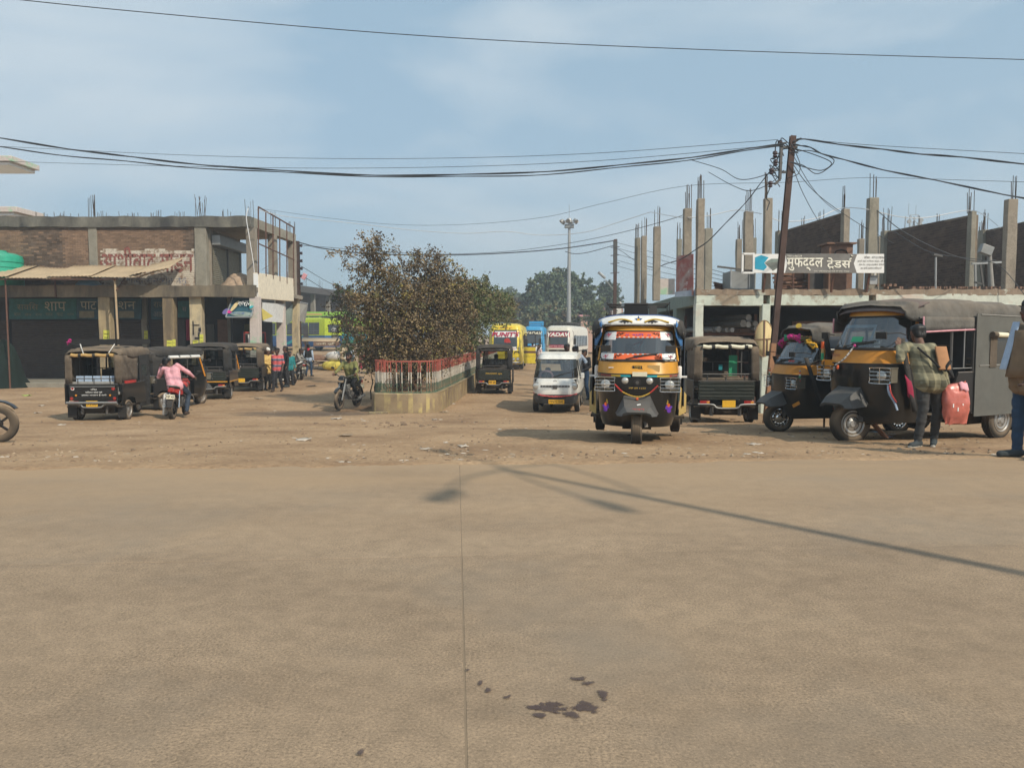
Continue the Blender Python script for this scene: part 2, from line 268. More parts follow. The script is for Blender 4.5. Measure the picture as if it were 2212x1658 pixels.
def np_mesh(name, V, Q, mats, mi=None, parent=None, kind=None, smooth=False):
    me = bpy.data.meshes.new(name); V = np.asarray(V, np.float32); Q = np.asarray(Q, np.int32); k = Q.shape[1]
    me.vertices.add(len(V)); me.vertices.foreach_set('co', V.ravel()); me.loops.add(Q.size); me.loops.foreach_set('vertex_index', Q.ravel())
    me.polygons.add(len(Q)); me.polygons.foreach_set('loop_start', np.arange(len(Q), dtype=np.int32)*k)
    for m in mats: me.materials.append(M[m] if isinstance(m, str) else m)
    if mi is not None: me.polygons.foreach_set('material_index', np.asarray(mi, np.int32))
    if smooth: me.polygons.foreach_set('use_smooth', np.ones(len(Q), bool))
    me.update(calc_edges=True); me.validate(); return link(name, me, parent, kind=kind)
FRONT = Matrix.Rotation(math.pi/2, 4, 'X')                      # lettering that faces -Y
def turned(a): return Matrix.Rotation(a, 4, 'Z') @ FRONT
def text(s, m, parent, c, w=None, h=None, rot=0, shear=0, bold=0, name='lettering', T=None, tilt=0):
    """flat print: letters as a thin mesh centred on c; rot turns it about Z (0 faces -Y)"""
    cu = bpy.data.curves.new(name, 'FONT'); cu.body = s; cu.shear = shear; cu.offset = bold; cu.extrude = .004; cu.resolution_u = 3; cu.align_x = 'CENTER'
    to = bpy.data.objects.new(name, cu); C.objects.link(to); dg = bpy.context.evaluated_depsgraph_get()
    me = bpy.data.meshes.new_from_object(to.evaluated_get(dg)); bpy.data.objects.remove(to); bpy.data.curves.remove(cu)
    n = len(me.vertices); a = np.zeros(n*3, np.float32); me.vertices.foreach_get('co', a); a = a.reshape(-1, 3)
    lo, hi = a.min(0), a.max(0); ctr = (lo+hi)/2; size = hi-lo
    sx = w/size[0] if w else h/size[1]; sy = h/size[1] if h else sx
    a = (a-ctr)*np.array([sx, sy, min(1, sx*.4)]); me.vertices.foreach_set('co', a.astype(np.float32).ravel())
    me.materials.clear(); me.materials.append(M[m] if isinstance(m, str) else m)
    o = link(name, me, parent)
    o.matrix_local = Matrix.Translation(c) @ (T if T is not None else turned(rot) @ Matrix.Rotation(tilt, 4, 'X')); return o
def star(cx, cz, r1, r2, y, n=5):
    return [(cx+(r1 if i % 2 == 0 else r2)*math.sin(math.pi*i/n), y, cz+(r1 if i % 2 == 0 else r2)*math.cos(math.pi*i/n)) for i in range(2*n)]
class Shell:
    """a body whose plan is a rounded box at every height; front faces -Y"""
    def __init__(s, prof, n=6): s.p = prof; s.n = n
    def at(s, z):
        p = s.p
        if z <= p[0][0]: return p[0][1:]
        for a, b in zip(p, p[1:]):
            if z <= b[0]:
                t = (z-a[0])/(b[0]-a[0]); return tuple(u+(v-u)*t for u, v in zip(a[1:], b[1:]))
        return p[-1][1:]
    def F(s, xf, z, off=0):
        hw, yf, yb = s.at(z); return (xf*hw, yb-(yb-yf)*max(0, 1-abs(xf)**s.n)**(1/s.n)-off, z)
    def S(s, side, y, z, off=0):
        hw, yf, yb = s.at(z); q = min(1, max(0, (yb-y)/(yb-yf))); return (side*(hw*(1-q**s.n)**(1/s.n)+off), y, z)
    def ring(s, z, k=28):
        hw, yf, yb = s.at(z); e = 2/s.n; r = []
        for i in range(k+1):
            a = math.pi*i/k; cc, ss = math.cos(a), math.sin(a); r.append((hw*math.copysign(abs(cc)**e, cc), yb-(yb-yf)*abs(ss)**e, z))
        return r
    def body(s, b, m, z0=None, z1=None, k=28, cap=True):
        zs = sorted({z for z, *_ in s.p if (z0 is None or z > z0) and (z1 is None or z < z1)} | ({z0} if z0 is not None else set()) | ({z1} if z1 is not None else set()))
        return b.loft([s.ring(z, k) for z in zs], m, cap=cap)
    def front(s, b, m, x0, x1, z0, z1, off=.006, nx=12, nz=5, bow=0):
        rows = []
        for j in range(nz+1):
            row = []
            for i in range(nx+1):
                xf = x0+(x1-x0)*i/nx; t = j/nz; zz = z0+(z1-z0)*t + bow*(xf*xf)*(1-2*t); row.append(s.F(xf, zz, off))
            rows.append(row)
        return b.grid(rows, m)
    def side(s, b, m, sd, y0, y1, z0, z1, off=.006, ny=3, nz=3):
        return b.grid([[s.S(sd, y0+(y1-y0)*i/ny, z0+(z1-z0)*j/nz, off) for i in range(ny+1)] for j in range(nz+1)], m)
def catmull(pts, k=8):
    pts = [Vector(p) for p in pts]; q = [pts[0]*2-pts[1]]+pts+[pts[-1]*2-pts[-2]]; o = []
    for i in range(1, len(q)-2):
        a, b, c, d = q[i-1:i+3]
        for j in range(k):
            t = j/k; o.append(.5*((2*b)+(c-a)*t+(2*a-5*b+4*c-d)*t*t+(3*b-a-3*c+d)*t**3))
    o.append(pts[-1]); return o
def copy_tree(o, parent=None):
    c = o.copy(); C.objects.link(c)
    if parent is not None: c.parent = parent
    for ch in list(o.children): copy_tree(ch, c)
    return c
# ---------------------------------------------------------------- ground and road
def dirt_material():
    m = bpy.data.materials.new('dirt'); m.use_nodes = True; t = m.node_tree; b = t.nodes['Principled BSDF']; L = t.links.new
    b.inputs['Roughness'].default_value = .95; b.inputs['Specular IOR Level'].default_value = .15
    g = N(t, 'ShaderNodeNewGeometry')
    def noi(s, d=6, r=.6):
        n = N(t, 'ShaderNodeTexNoise'); n.inputs['Scale'].default_value = s; n.inputs['Detail'].default_value = d; n.inputs['Roughness'].default_value = r; L(g.outputs['Position'], n.inputs['Vector']); return n.outputs[0]
    def ramp(f, cols):
        r = N(t, 'ShaderNodeValToRGB'); e = r.color_ramp.elements
        while len(e) < len(cols): e.new(.5)
        for i, (p, c) in enumerate(cols): e[i].position = p; e[i].color = (*c, 1)
        L(f, r.inputs[0]); return r.outputs[0]
    base = ramp(noi(.55, 8, .65), [(.30, (.25, .160, .095)), (.5, (.365, .244, .145)), (.70, (.45, .31, .19))])
    fine = ramp(noi(14, 5, .7), [(.3, (.62, .6, .58)), (.5, (1, 1, 1)), (.72, (1.25, 1.24, 1.22))])
    mu = N(t, 'ShaderNodeMixRGB', blend_type='MULTIPLY'); mu.inputs[0].default_value = .8; L(base, mu.inputs[1]); L(fine, mu.inputs[2])
    spk = ramp(noi(55, 2, .5), [(.66, (0, 0, 0)), (.72, (1, 1, 1))]); m2 = N(t, 'ShaderNodeMixRGB'); m2.inputs[2].default_value = (.12, .085, .06, 1); L(mu.outputs[0], m2.inputs[1])
    f2 = N(t, 'ShaderNodeMath', operation='MULTIPLY'); f2.inputs[1].default_value = .55; L(spk, f2.inputs[0]); L(f2.outputs[0], m2.inputs[0])
    # ragged dark grey-brown patch blended into the dirt left of the planter
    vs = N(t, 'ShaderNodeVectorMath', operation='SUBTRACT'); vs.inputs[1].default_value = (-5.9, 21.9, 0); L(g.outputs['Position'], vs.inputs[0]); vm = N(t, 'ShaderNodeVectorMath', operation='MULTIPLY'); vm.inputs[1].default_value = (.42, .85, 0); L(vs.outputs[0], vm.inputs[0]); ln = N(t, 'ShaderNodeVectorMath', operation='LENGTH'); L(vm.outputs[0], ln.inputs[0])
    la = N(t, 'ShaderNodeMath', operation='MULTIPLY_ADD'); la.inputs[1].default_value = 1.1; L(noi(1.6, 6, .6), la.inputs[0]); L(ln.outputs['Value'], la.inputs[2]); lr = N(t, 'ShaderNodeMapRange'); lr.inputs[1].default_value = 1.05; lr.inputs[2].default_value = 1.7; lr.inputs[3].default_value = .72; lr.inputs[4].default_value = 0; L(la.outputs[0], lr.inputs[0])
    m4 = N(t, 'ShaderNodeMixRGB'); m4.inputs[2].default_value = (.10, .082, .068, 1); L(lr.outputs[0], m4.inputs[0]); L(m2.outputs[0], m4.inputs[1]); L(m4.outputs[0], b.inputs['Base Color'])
    bn = N(t, 'ShaderNodeBump'); bn.inputs['Strength'].default_value = .9; bn.inputs['Distance'].default_value = .03; L(noi(9, 6, .65), bn.inputs['Height']); L(bn.outputs[0], b.inputs['Normal'])
    M['dirt'] = m
dirt_material()
def road_material():
    m = bpy.data.materials.new('road_concrete'); m.use_nodes = True; t = m.node_tree; b = t.nodes['Principled BSDF']; L = t.links.new
    b.inputs['Roughness'].default_value = .9; b.inputs['Specular IOR Level'].default_value = .2; g = N(t, 'ShaderNodeNewGeometry')
    def noi(s, d=5, r=.6, sc=None):
        n = N(t, 'ShaderNodeTexNoise'); n.inputs['Scale'].default_value = s; n.inputs['Detail'].default_value = d; n.inputs['Roughness'].default_value = r
        if sc: mp = N(t, 'ShaderNodeMapping'); mp.inputs['Scale'].default_value = sc; L(g.outputs['Position'], mp.inputs[0]); L(mp.outputs[0], n.inputs['Vector'])
        else: L(g.outputs['Position'], n.inputs['Vector'])
        return n.outputs[0]
    def ramp(f, cols):
        r = N(t, 'ShaderNodeValToRGB'); e = r.color_ramp.elements
        while len(e) < len(cols): e.new(.5)
        for i, (p, c) in enumerate(cols): e[i].position = p; e[i].color = (*c, 1)
        L(f, r.inputs[0]); return r.outputs[0]
    base = ramp(noi(.6, 7, .66, (.6, 1.25, 1)), [(.30, (.25, .186, .128)), (.5, (.312, .234, .161)), (.70, (.355, .268, .184))])
    agg = ramp(noi(78, 4, .8), [(.36, (.52, .51, .52)), (.45, (.90, .90, .90)), (.55, (1.05, 1.05, 1.05)), (.63, (1.45, 1.42, 1.35))])
    am = ramp(noi(1.1, 4), [(.35, (.55, .55, .55)), (.65, (1, 1, 1))])
    mu = N(t, 'ShaderNodeMixRGB', blend_type='MULTIPLY'); L(am, mu.inputs[0]); L(base, mu.inputs[1]); L(agg, mu.inputs[2])
    mt = ramp(noi(7, 6, .7), [(.3, (.84, .84, .84)), (.7, (1.14, 1.13, 1.12))]); m6 = N(t, 'ShaderNodeMixRGB', blend_type='MULTIPLY'); m6.inputs[0].default_value = 1; L(mu.outputs[0], m6.inputs[1]); L(mt, m6.inputs[2])
    wr = ramp(noi(.42, 5, .6), [(.5, (0, 0, 0)), (.68, (.6, .6, .6))]); m7 = N(t, 'ShaderNodeMixRGB'); m7.inputs[2].default_value = (.235, .20, .16, 1); L(wr, m7.inputs[0]); L(m6.outputs[0], m7.inputs[1]); mu = m7
    # dust blown across from the dirt yard: strongest along the road edge
    sx = N(t, 'ShaderNodeSeparateXYZ'); L(g.outputs['Position'], sx.inputs[0])
    a = N(t, 'ShaderNodeMath', operation='MULTIPLY_ADD'); a.inputs[1].default_value = -EDGES; L(sx.outputs[0], a.inputs[0]); L(sx.outputs[1], a.inputs[2])
    r = N(t, 'ShaderNodeMapRange'); r.inputs[1].default_value = 5.0; r.inputs[2].default_value = 8.4; r.inputs[4].default_value = .95; L(a.outputs[0], r.inputs[0])
    n5 = ramp(noi(.9, 5, .6, (.35, 1.4, 1)), [(.3, (.3, .3, .3)), (.6, (1, 1, 1))]); q = N(t, 'ShaderNodeMath', operation='MULTIPLY'); L(r.outputs[0], q.inputs[0]); L(n5, q.inputs[1])
    m3 = N(t, 'ShaderNodeMixRGB'); m3.inputs[2].default_value = (.37, .262, .163, 1); L(q.outputs[0], m3.inputs[0]); L(mu.outputs[0], m3.inputs[1]); oi = N(t, 'ShaderNodeObjectInfo'); m5 = N(t, 'ShaderNodeMixRGB', blend_type='MULTIPLY'); m5.inputs[0].default_value = 1; L(m3.outputs[0], m5.inputs[1]); L(oi.outputs['Color'], m5.inputs[2]); L(m5.outputs[0], b.inputs['Base Color'])
    bn = N(t, 'ShaderNodeBump'); bn.inputs['Strength'].default_value = .08; bn.inputs['Distance'].default_value = .003; L(noi(150, 3, .7), bn.inputs['Height']); L(bn.outputs[0], b.inputs['Normal'])
    M['road_concrete'] = m
road_material()
mk('joint_dirt', (.225, .165, .108), .95); 
def ground():
    def lines(spec):
        o = [spec[0][0]]
        for a, b, s in spec:
            n = max(1, int(round((b-a)/s))); o += [a+(b-a)*(i+1)/n for i in range(n)]
        return o
    xs = lines([(-306, -60, 41), (-60, -24, 3), (-24, -15, .6), (-15, 15, .13), (15, 24, .6), (24, 60, 3), (60, 306, 41)])
    ys = lines([(-70, -4.5, 6), (-4.5, 7.2, 1.3), (7.2, 13, .085), (13, 22, .13), (22, 36, .28), (36, 70, 1), (70, 130, 6), (130, 340, 35)])
    V = []; nx = len(xs); nf = noise.noise
    for y in ys:
        for x in xs:
            e = EDGE0+EDGES*max(-8, min(8, x)); s = y-e-(.20*nf((x*.55, 3, 7))+.13*nf((x*2.3, 1, 5))+.07*nf((x*7, 4, 2))) if 7 < y < 10.5 else y-e
            near = abs(x) < 26 and 6 < y < 60
            h = 0
            if near: h = .022*nf((x*.45, y*.6, 3)) + .014*nf((x*1.7, y*1.7, 9)) + .015*nf((x*5, y*5, 1))
            if s < -12.6: z = 0
            elif s < -.55: z = -.08
            elif s < 0: z = -.08+(.094+h)*sm((s+.55)/.55)
            else: z = gz(x, y)+.012+h*(1 if s > .6 else .5+.5*s/.6)
            V.append((x, y, z))
    n = nx; Q = [(j*n+i, j*n+i+1, (j+1)*n+i+1, (j+1)*n+i) for j in range(len(ys)-1) for i in range(n-1)]
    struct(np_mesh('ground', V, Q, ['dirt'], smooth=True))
ground()
ROADT = Matrix.Translation((-.32, 4.82, 0)) @ Matrix.Rotation(math.atan(EDGES), 4, 'Z')
road = bpy.data.objects.new('road', None); C.objects.link(road); road.matrix_world = ROADT; struct(road)
b = B(); b.box(.003, 6.597, .003, 3.584, -.07, 0, 'road_concrete'); slab0 = b.build('slab', road, bevel=.002); struct(slab0)
for i in range(-4, 4):
    for j in (-3, -2, -1, 0):
        o = slab0 if (i, j) == (-4, -3) else slab0.copy()
        if o is not slab0: C.objects.link(o)
        o.location = (i*6.6, j*3.587, rnd.uniform(-.0015, .0015)); k = rnd.uniform(-.025, .025)+(1.0 if j == 0 else .935); o.color = (k, k*.985, k*.965, 1)
b = B(); b.box(-27, 27, -10.9, 3.4, -.066, -.001, 'joint_dirt'); struct(b.build('joint_filler', road))
def oil_material():
    m = mat('oil', (.085, .058, .052), .7, var=.2); t = m.node_tree; L = t.links.new; o = t.nodes['Material Output']; b = t.nodes['Principled BSDF']
    tcn = N(t, 'ShaderNodeTexCoord'); g = N(t, 'ShaderNodeNewGeometry'); ln = N(t, 'ShaderNodeVectorMath', operation='LENGTH'); L(tcn.outputs['Object'], ln.inputs[0]); acc = ln.outputs['Value']
    for s, k in ((24, 2.2), (75, 1.1), (170, .5)):
        no = N(t, 'ShaderNodeTexNoise'); no.inputs['Scale'].default_value = s; no.inputs['Detail'].default_value = 3; L(g.outputs['Position'], no.inputs['Vector']); q = N(t, 'ShaderNodeMath', operation='MULTIPLY_ADD'); q.inputs[1].default_value = k; L(no.outputs[0], q.inputs[0]); L(acc, q.inputs[2]); acc = q.outputs[0]
    r = N(t, 'ShaderNodeMapRange'); r.inputs[1].default_value = 2.42; r.inputs[2].default_value = 2.80; r.inputs[3].default_value = .8; r.inputs[4].default_value = 0; L(acc, r.inputs[0]); tr = N(t, 'ShaderNodeBsdfTransparent'); x = N(t, 'ShaderNodeMixShader'); L(r.outputs[0], x.inputs[0]); L(tr.outputs[0], x.inputs[1]); L(b.outputs[0], x.inputs[2]); L(x.outputs[0], o.inputs[0]); M['oil'] = m
oil_material()
def stain(px, py, rx, ry, k):
    c = G(px, py); ax = abs(G(px+rx, py).x-c.x); ay = abs(G(px, py-ry).y-c.y); b = B(); b.add([(-1.6, -1.6, 0), (1.6, -1.6, 0), (1.6, 1.6, 0), (-1.6, 1.6, 0)], [(0, 1, 2, 3)], 'oil'); o = struct(b.build('oil_stain', road, smooth=False)); o.location = ROADT.inverted() @ Vector((c.x, c.y, .0035+.0004*k)); o.scale = (ax*1.1, ay*1.1, 1)
for k, s in enumerate([(1190, 1532, 40, 13), (1148, 1530, 20, 7), (1262, 1531, 34, 12), (1235, 1546, 18, 7), (1165, 1550, 20, 8), (1248, 1470, 20, 7), (1268, 1478, 13, 6), (1303, 1504, 12, 8), (1097, 1509, 9, 4.5), (1054, 1493, 8, 4), (1038, 1478, 8, 4), (1010, 1452, 6, 4), (1319, 1521, 9, 3), (1272, 1495, 7, 3), (780, 1631, 9, 4), (845, 1382, 4, 2)]): stain(*s, k)

# ---------------------------------------------------------------- building helpers
def rods(parent, x, y, z, w=.2, n=6, h=.9, seed=0, spread=.05, d=None):
    r = random.Random(seed+int(x*97)); b = B(); d = w if d is None else d
    for i in range(n):
        dx, dy = r.uniform(-.5, .5)*w, r.uniform(-.5, .5)*d; l = h*r.uniform(.6, 1.05); lx, ly = r.gauss(0, spread)*l, r.gauss(0, spread)*l
        b.cyl((x+dx, y+dy, z-.05), (x+dx+lx, y+dy+ly, z+l), .011, 'rebar', n=4)
    o = b.build('rebar', parent, kind='stuff'); return o
def column(parent, x0, x1, y0, y1, z0, z1, m, name='column', jag=True):
    b = B(); xs, ys = (x0, x1), (y0, y1); n = max(2, int((z1-z0)/.5)); rings = []
    for i in range(n+1):
        z = z0+(z1-z0)*i/n; j = (lambda: rnd.uniform(-.012, .012)) if jag and 0 < i < n else (lambda: 0)
        rings.append([(x0+j(), y0+j(), z), (x1+j(), y0+j(), z), (x1+j(), y1+j(), z), (x0+j(), y1+j(), z)])
    b.loft(rings, m); return b.build(name, parent, smooth=False, bevel=.015)
def beam(parent, x0, x1, y0, y1, z0, z1, m, name='beam', rough=.02, step=.35):
    """a cast beam whose upper and lower edges are uneven"""
    n = max(2, int(abs(x1-x0)/step)); b = B(); rings = []
    for i in range(n+1):
        x = x0+(x1-x0)*i/n; a, c = rnd.uniform(-rough, rough), rnd.uniform(-rough, rough)*.6; k = rnd.uniform(-rough, rough)*.4
        rings.append([(x, y0+k, z0+c), (x, y1, z0+c), (x, y1, z1+a), (x, y0+k, z1+a)])
    b.loft(rings, m); return b.build(name, parent, smooth=False)
BRICKS = {}
def brick_wall(parent, p0, ax, L, H, nrm, matf, single=0, base='mortar', th=.2, topf=None, name='brick_wall'):
    p0, ax, nrm = Vector(p0), Vector(ax).normalized(), Vector(nrm).normalized(); T = Matrix.Translation(p0) @ Matrix((( ax.x, -nrm.x, 0), (ax.y, -nrm.y, 0), (0, 0, 1))).to_4x4()
    topf = topf or (lambda u: H); n = max(1, int(L/.5)); b = B(); rings = []
    for i in range(n+1):
        u = L*i/n; h = topf(u)-.01; rings.append([T @ Vector(q) for q in ((u, .012, 0), (u, th, 0), (u, th, h), (u, .012, h))])
    b.loft(rings, base); b.build(name, parent, smooth=False)
    rest = B(); k = 0; row = 0; v = .004
    while v+.08 < H:
        u = -.12 if row % 2 else 0.0
        while u < L-.02:
            u0, u1 = max(u, .0)+.005, min(u+.235, L)-.005
            if u1-u0 > .05 and v+.08 <= topf((u0+u1)/2):
                m = matf((u0+u1)/2, v)
                if m:
                    j = rnd.uniform(-.006, .006); full = u1-u0 > .22
                    if k < single and full and .5 < u0 < L-.5 and m != 'brick_white':
                        if m not in BRICKS: bb = B(); bb.box(0, .225, 0, .05, 0, .074, m); o = bb.build('brick', parent, smooth=False); BRICKS[m] = o
                        else: o = BRICKS[m].copy(); C.objects.link(o); o.parent = parent
                        o.matrix_local = T @ Matrix.Translation((u0, j, v)); k += 1
                    else: rest.box(u0, u1, j, .05, v, v+.074, m, T)
            u += .235
        v += .084; row += 1
    if rest.v: rest.build('brick', parent, smooth=False, kind='stuff')
def roller(parent, x0, x1, y, z0, z1, m, name='shutter', pitch=.09, axis='x'):
    """rolling shutter: a corrugated curtain, convex slats, with its guides"""
    b = B(); n = int((z1-z0)/pitch); rows = []
    for i in range(n):
        for t, d in ((0, 0), (.3, .022), (.7, .022), (.95, 0)):
            z = z0+(i+t)*pitch; rows.append([(x0, y-d, z), (x1, y-d, z)] if axis == 'x' else [(y+d, x0, z), (y+d, x1, z)])
    b.grid(rows, m); return b.build(name, parent, smooth=False)

# ---------------------------------------------------------------- left building: brick and raw concrete, two storeys
LB = thing('brick_building', 'two storey raw brick and concrete market block with faded painted wall lettering', 'building', (0, 0, 0))
g0 = -.85; UY = 35.0; FY = 33.7
def xl(px, Y=UY): return X(px, Y)
zt, zb = Z(468, UY), Z(491, UY); st, sb = Z(617, FY), Z(642, FY)
xc = xl(549); XL0 = xl(-160)
SID = lambda Y, x0=xc: x0+.0437*(Y-UY)
beam(LB, XL0, xc, UY-.12, UY+.25, zb, zt, 'beam_stained', 'roof_beam', .03)
b = B(); b.add([(XL0, UY+.25, zt-.22), (xc-.1, UY+.25, zt-.22), (SID(41.1)-.1, 41.1, zt-.22), (XL0, 44, zt-.22), (XL0, UY+.25, zt-.03), (xc-.1, UY+.25, zt-.03), (SID(41.1)-.1, 41.1, zt-.03), (XL0, 44, zt-.03)], [(0, 1, 2, 3), (4, 5, 6, 7), (0, 1, 5, 4), (1, 2, 6, 5), (2, 3, 7, 6), (3, 0, 4, 7)], 'concrete_raw'); b.build('roof_slab', LB, smooth=False)
b = B(); b.add([(xc-.32, UY+.25, zb+.05), (xc, UY+.25, zb+.05), (SID(41.1), 41.1, zb+.05), (SID(41.1)-.32, 41.1, zb+.05), (xc-.32, UY+.25, zt), (xc, UY+.25, zt), (SID(41.1), 41.1, zt), (SID(41.1)-.32, 41.1, zt)], [(0, 1, 2, 3), (4, 5, 6, 7), (0, 1, 5, 4), (1, 2, 6, 5), (2, 3, 7, 6), (3, 0, 4, 7)], 'concrete'); b.build('side_beam', LB, smooth=False)
for px0, px1, m in ((199, 217, 'concrete'), (426, 451, 'concrete'), (536, 555, 'concrete_raw')):
    column(LB, xl(px0), xl(px1), UY-.06, UY+.3, st-.05, zb+.02, m)
for Y in (38.1, 41.0): column(LB, SID(Y)-.36, SID(Y), Y-.2, Y+.2, st-.05, zb+.08, 'concrete_raw')
for px, h, n, w in ((206, 1.0, 9, .35), (436, .95, 11, .5), (546, .75, 5, .45), (490, .35, 5, .5), (345, .3, 6, .5), (310, .2, 5, 1.2), (120, .25, 8, 2), (260, .25, 7, 2), (160, .2, 7, 2.5), (395, .28, 6, .6)): rods(LB, xl(px), UY+.1, zt, w, n, h, px, .1 if px == 436 else .03, .2)
for Y in (38.1, 41.0): rods(LB, SID(Y)-.18, Y, zt, .3, 5, .75, int(Y), .02)
# upper brick bays
def bay2(u, v):
    w = xl(427)-xl(217); H = zb-st
    if v < H*.62+.05*math.sin(u*3) and u > .15: return 'brick_white'
    return 'brick_soot' if (u > w-.5 and v > H*.6) or v > H-.12 or v < .2 else 'brick'
brick_wall(LB, (xl(217), UY, st-.02), (1, 0, 0), xl(427)-xl(217), zb-st+.04, (0, -1, 0), bay2, 170)
def bay1(u, v):
    s = noise.noise((u*.5, v*.35, 4)); px = -160+u/(xl(199)-XL0)*359
    return 'brick_soot' if 55+20*s < px < 140+30*s and rnd.random() < .8 or v > zb-st-.16 else 'brick'
brick_wall(LB, (XL0, UY, st-.02), (1, 0, 0), xl(199)-XL0, zb-st+.04, (0, -1, 0), bay1, 130)
M['wall_letter'] = worn_paint('wall_letter', (.26, .095, .075), .56, 7); M['wall_letter_blue'] = worn_paint('wall_letter_blue', (.20, .23, .33), .48, 9)
zc = Z(562, UY); text('आशीर्वाद गार्डन'.replace('र्', ''), 'wall_letter', LB, ((xl(219)+xl(424))/2, UY-.012, zc), w=xl(422)-xl(221), h=1.25, bold=.02, name='painted_lettering')
text('शादी समारोह हेतु', 'wall_letter_blue', LB, ((xl(285)+xl(400))/2, UY-.013, Z(606, UY)), w=xl(400)-xl(270), h=.42, name='painted_lettering')
# floor slab between the storeys, terrace, shutter upstairs
beam(LB, XL0, xl(556, FY), FY-.25, FY, sb, st, 'slab_stained', 'floor_beam', .025)
b = B(); b.box(XL0, xl(556, FY)-.02, FY, 41.2, sb+.25, st-.06, 'concrete_raw'); b.build('floor_slab', LB, smooth=False)
xs_ = xl(453)
b = B(); b.box(xs_-.12, xs_, UY+.3, 39.2, st-.05, zb-.05, 'concrete_raw'); b.build('inner_wall', LB, smooth=False)
sh = roller(LB, UY+.45, 38.9, xs_+.03, st, zb-.75, 'shutter', axis='y')
b = B(); b.box(xs_+.02, xs_+.42, UY+.4, 39.0, zb-.75, zb-.28, 'steel_grey'); b.build('shutter_box', LB, bevel=.03)
b = B(); b.box(xs_+.03, xs_+.1, 37.2, 37.3, st, zb-.75, 'steel_dark'); b.box(xs_+.02, xs_+.12, 38.9, 39.0, st, zb-.75, 'steel_grey'); b.build('shutter_guide', LB)
b = B(); b.box(xl(517, 41), xl(540, 41), 41, 41.2, st-.1, Z(617, 41), 'far_brick'); b.build('back_parapet', LB)
def heap(name, cx, cy, z, rx, ry, h, m, label, cat, seed, lumps=.25, n=22):
    rows = []
    for j in range(9):
        t = j/8; row = []
        for i in range(n):
            a = 2*math.pi*i/n; r = 1-t; k = 1+lumps*noise.noise((math.cos(a)*2+seed, math.sin(a)*2, t*3)); row.append((cx+rx*r*k*math.cos(a), cy+ry*r*k*math.sin(a), z+h*(1-r*r)*(1+lumps*noise.noise((a, t*4, seed)))))
        rows.append(row)
    b = B(); b.loft(rows, m); return tag(b.build(name, smooth=True, ang=80), label, cat)
mk('rubble', (.36, .26, .18), .95, var=.3, bump=.8, bscale=12)
heap('rubble_heap', xl(512), 35.6, st-.08, 1.15, .7, .72, 'rubble', 'heap of tan brick rubble on the open upper terrace of the brick building', 'rubble heap', 2)
# ground floor
for px0, px1, Y, m in ((219, 244, FY, 'col_brown'), (357, 380, FY, 'col_dark'), (414, 440, FY+.2, 'col_cream'), (543, 563, FY, 'col_pink')): column(LB, X(px0, Y), X(px1, Y), Y-.2, Y+.18, g0, sb+.02, m)
for px0, px1, Y, m in ((599, 616, 38.0, 'col_pink'), (633, 646, 41.0, 'col_cream')): column(LB, X(px0, Y), X(px1, Y), Y-.2, Y+.2, g0, sb+.3, m)
for px0, px1 in ((-140, -118), (308, 320), (493, 500)): column(LB, X(px0, 36.6), X(px1, 36.6), 36.5, 36.7, g0, sb+.3, 'concrete')
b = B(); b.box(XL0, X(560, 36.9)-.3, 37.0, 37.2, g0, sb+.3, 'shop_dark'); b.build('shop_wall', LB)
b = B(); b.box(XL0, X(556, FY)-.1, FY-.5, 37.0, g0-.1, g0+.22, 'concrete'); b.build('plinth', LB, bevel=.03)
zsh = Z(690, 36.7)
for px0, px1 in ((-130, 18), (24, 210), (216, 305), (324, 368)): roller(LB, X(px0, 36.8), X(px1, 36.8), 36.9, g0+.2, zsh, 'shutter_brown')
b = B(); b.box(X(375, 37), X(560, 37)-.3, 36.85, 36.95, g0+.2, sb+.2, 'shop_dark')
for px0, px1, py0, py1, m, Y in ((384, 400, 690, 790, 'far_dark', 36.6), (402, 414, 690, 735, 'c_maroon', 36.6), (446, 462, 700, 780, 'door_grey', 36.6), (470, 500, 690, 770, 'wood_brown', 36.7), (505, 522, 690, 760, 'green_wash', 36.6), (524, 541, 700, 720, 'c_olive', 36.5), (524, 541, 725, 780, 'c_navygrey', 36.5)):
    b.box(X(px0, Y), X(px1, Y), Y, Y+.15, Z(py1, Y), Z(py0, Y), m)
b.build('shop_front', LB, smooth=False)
# cross bay on the street side: shop with poster, loose sheet
b = B(); b.box(SID(38)-1.2, SID(38)-1.1, UY, 40.8, g0, sb, 'shop_dark'); b.build('side_wall', LB)
b = B(); b.bar((SID(35)-.45, UY, g0+.9), (SID(35)-.45, UY, g0+2.4), .06, .06, 'red_paint'); b.bar((SID(37.6)-.45, 37.6, g0+.9), (SID(37.6)-.45, 37.6, g0+2.4), .06, .06, 'red_paint'); b.bar((SID(35)-.45, UY, g0+2.4), (SID(37.6)-.45, 37.6, g0+2.4), .06, .06, 'red_paint'); b.box(SID(35)-.55, SID(35)-.5, UY+.1, 37.5, g0+.3, g0+2.35, 'dark_glass'); b.build('shop_door', LB)
b = B(); b.box(-.02, .02, -.9, .9, -.3, .3, 'white_plain'); po = tag(b.build('poster'), 'white poster with red lettering on the red shop door behind the group of men', 'poster'); po.location = (SID(36)-.42, 36.2, g0+2.0)
text('टेलर', 'red_paint', po, (.03, -.25, .06), w=.95, h=.34, rot=R(90)); text('फोटो कॉपी', 'ink', po, (.03, .1, -.2), w=1.3, h=.12, rot=R(90)); text('कार्य', 'c_bluegrey', po, (.03, .6, .06), w=.5, h=.3, rot=R(90))

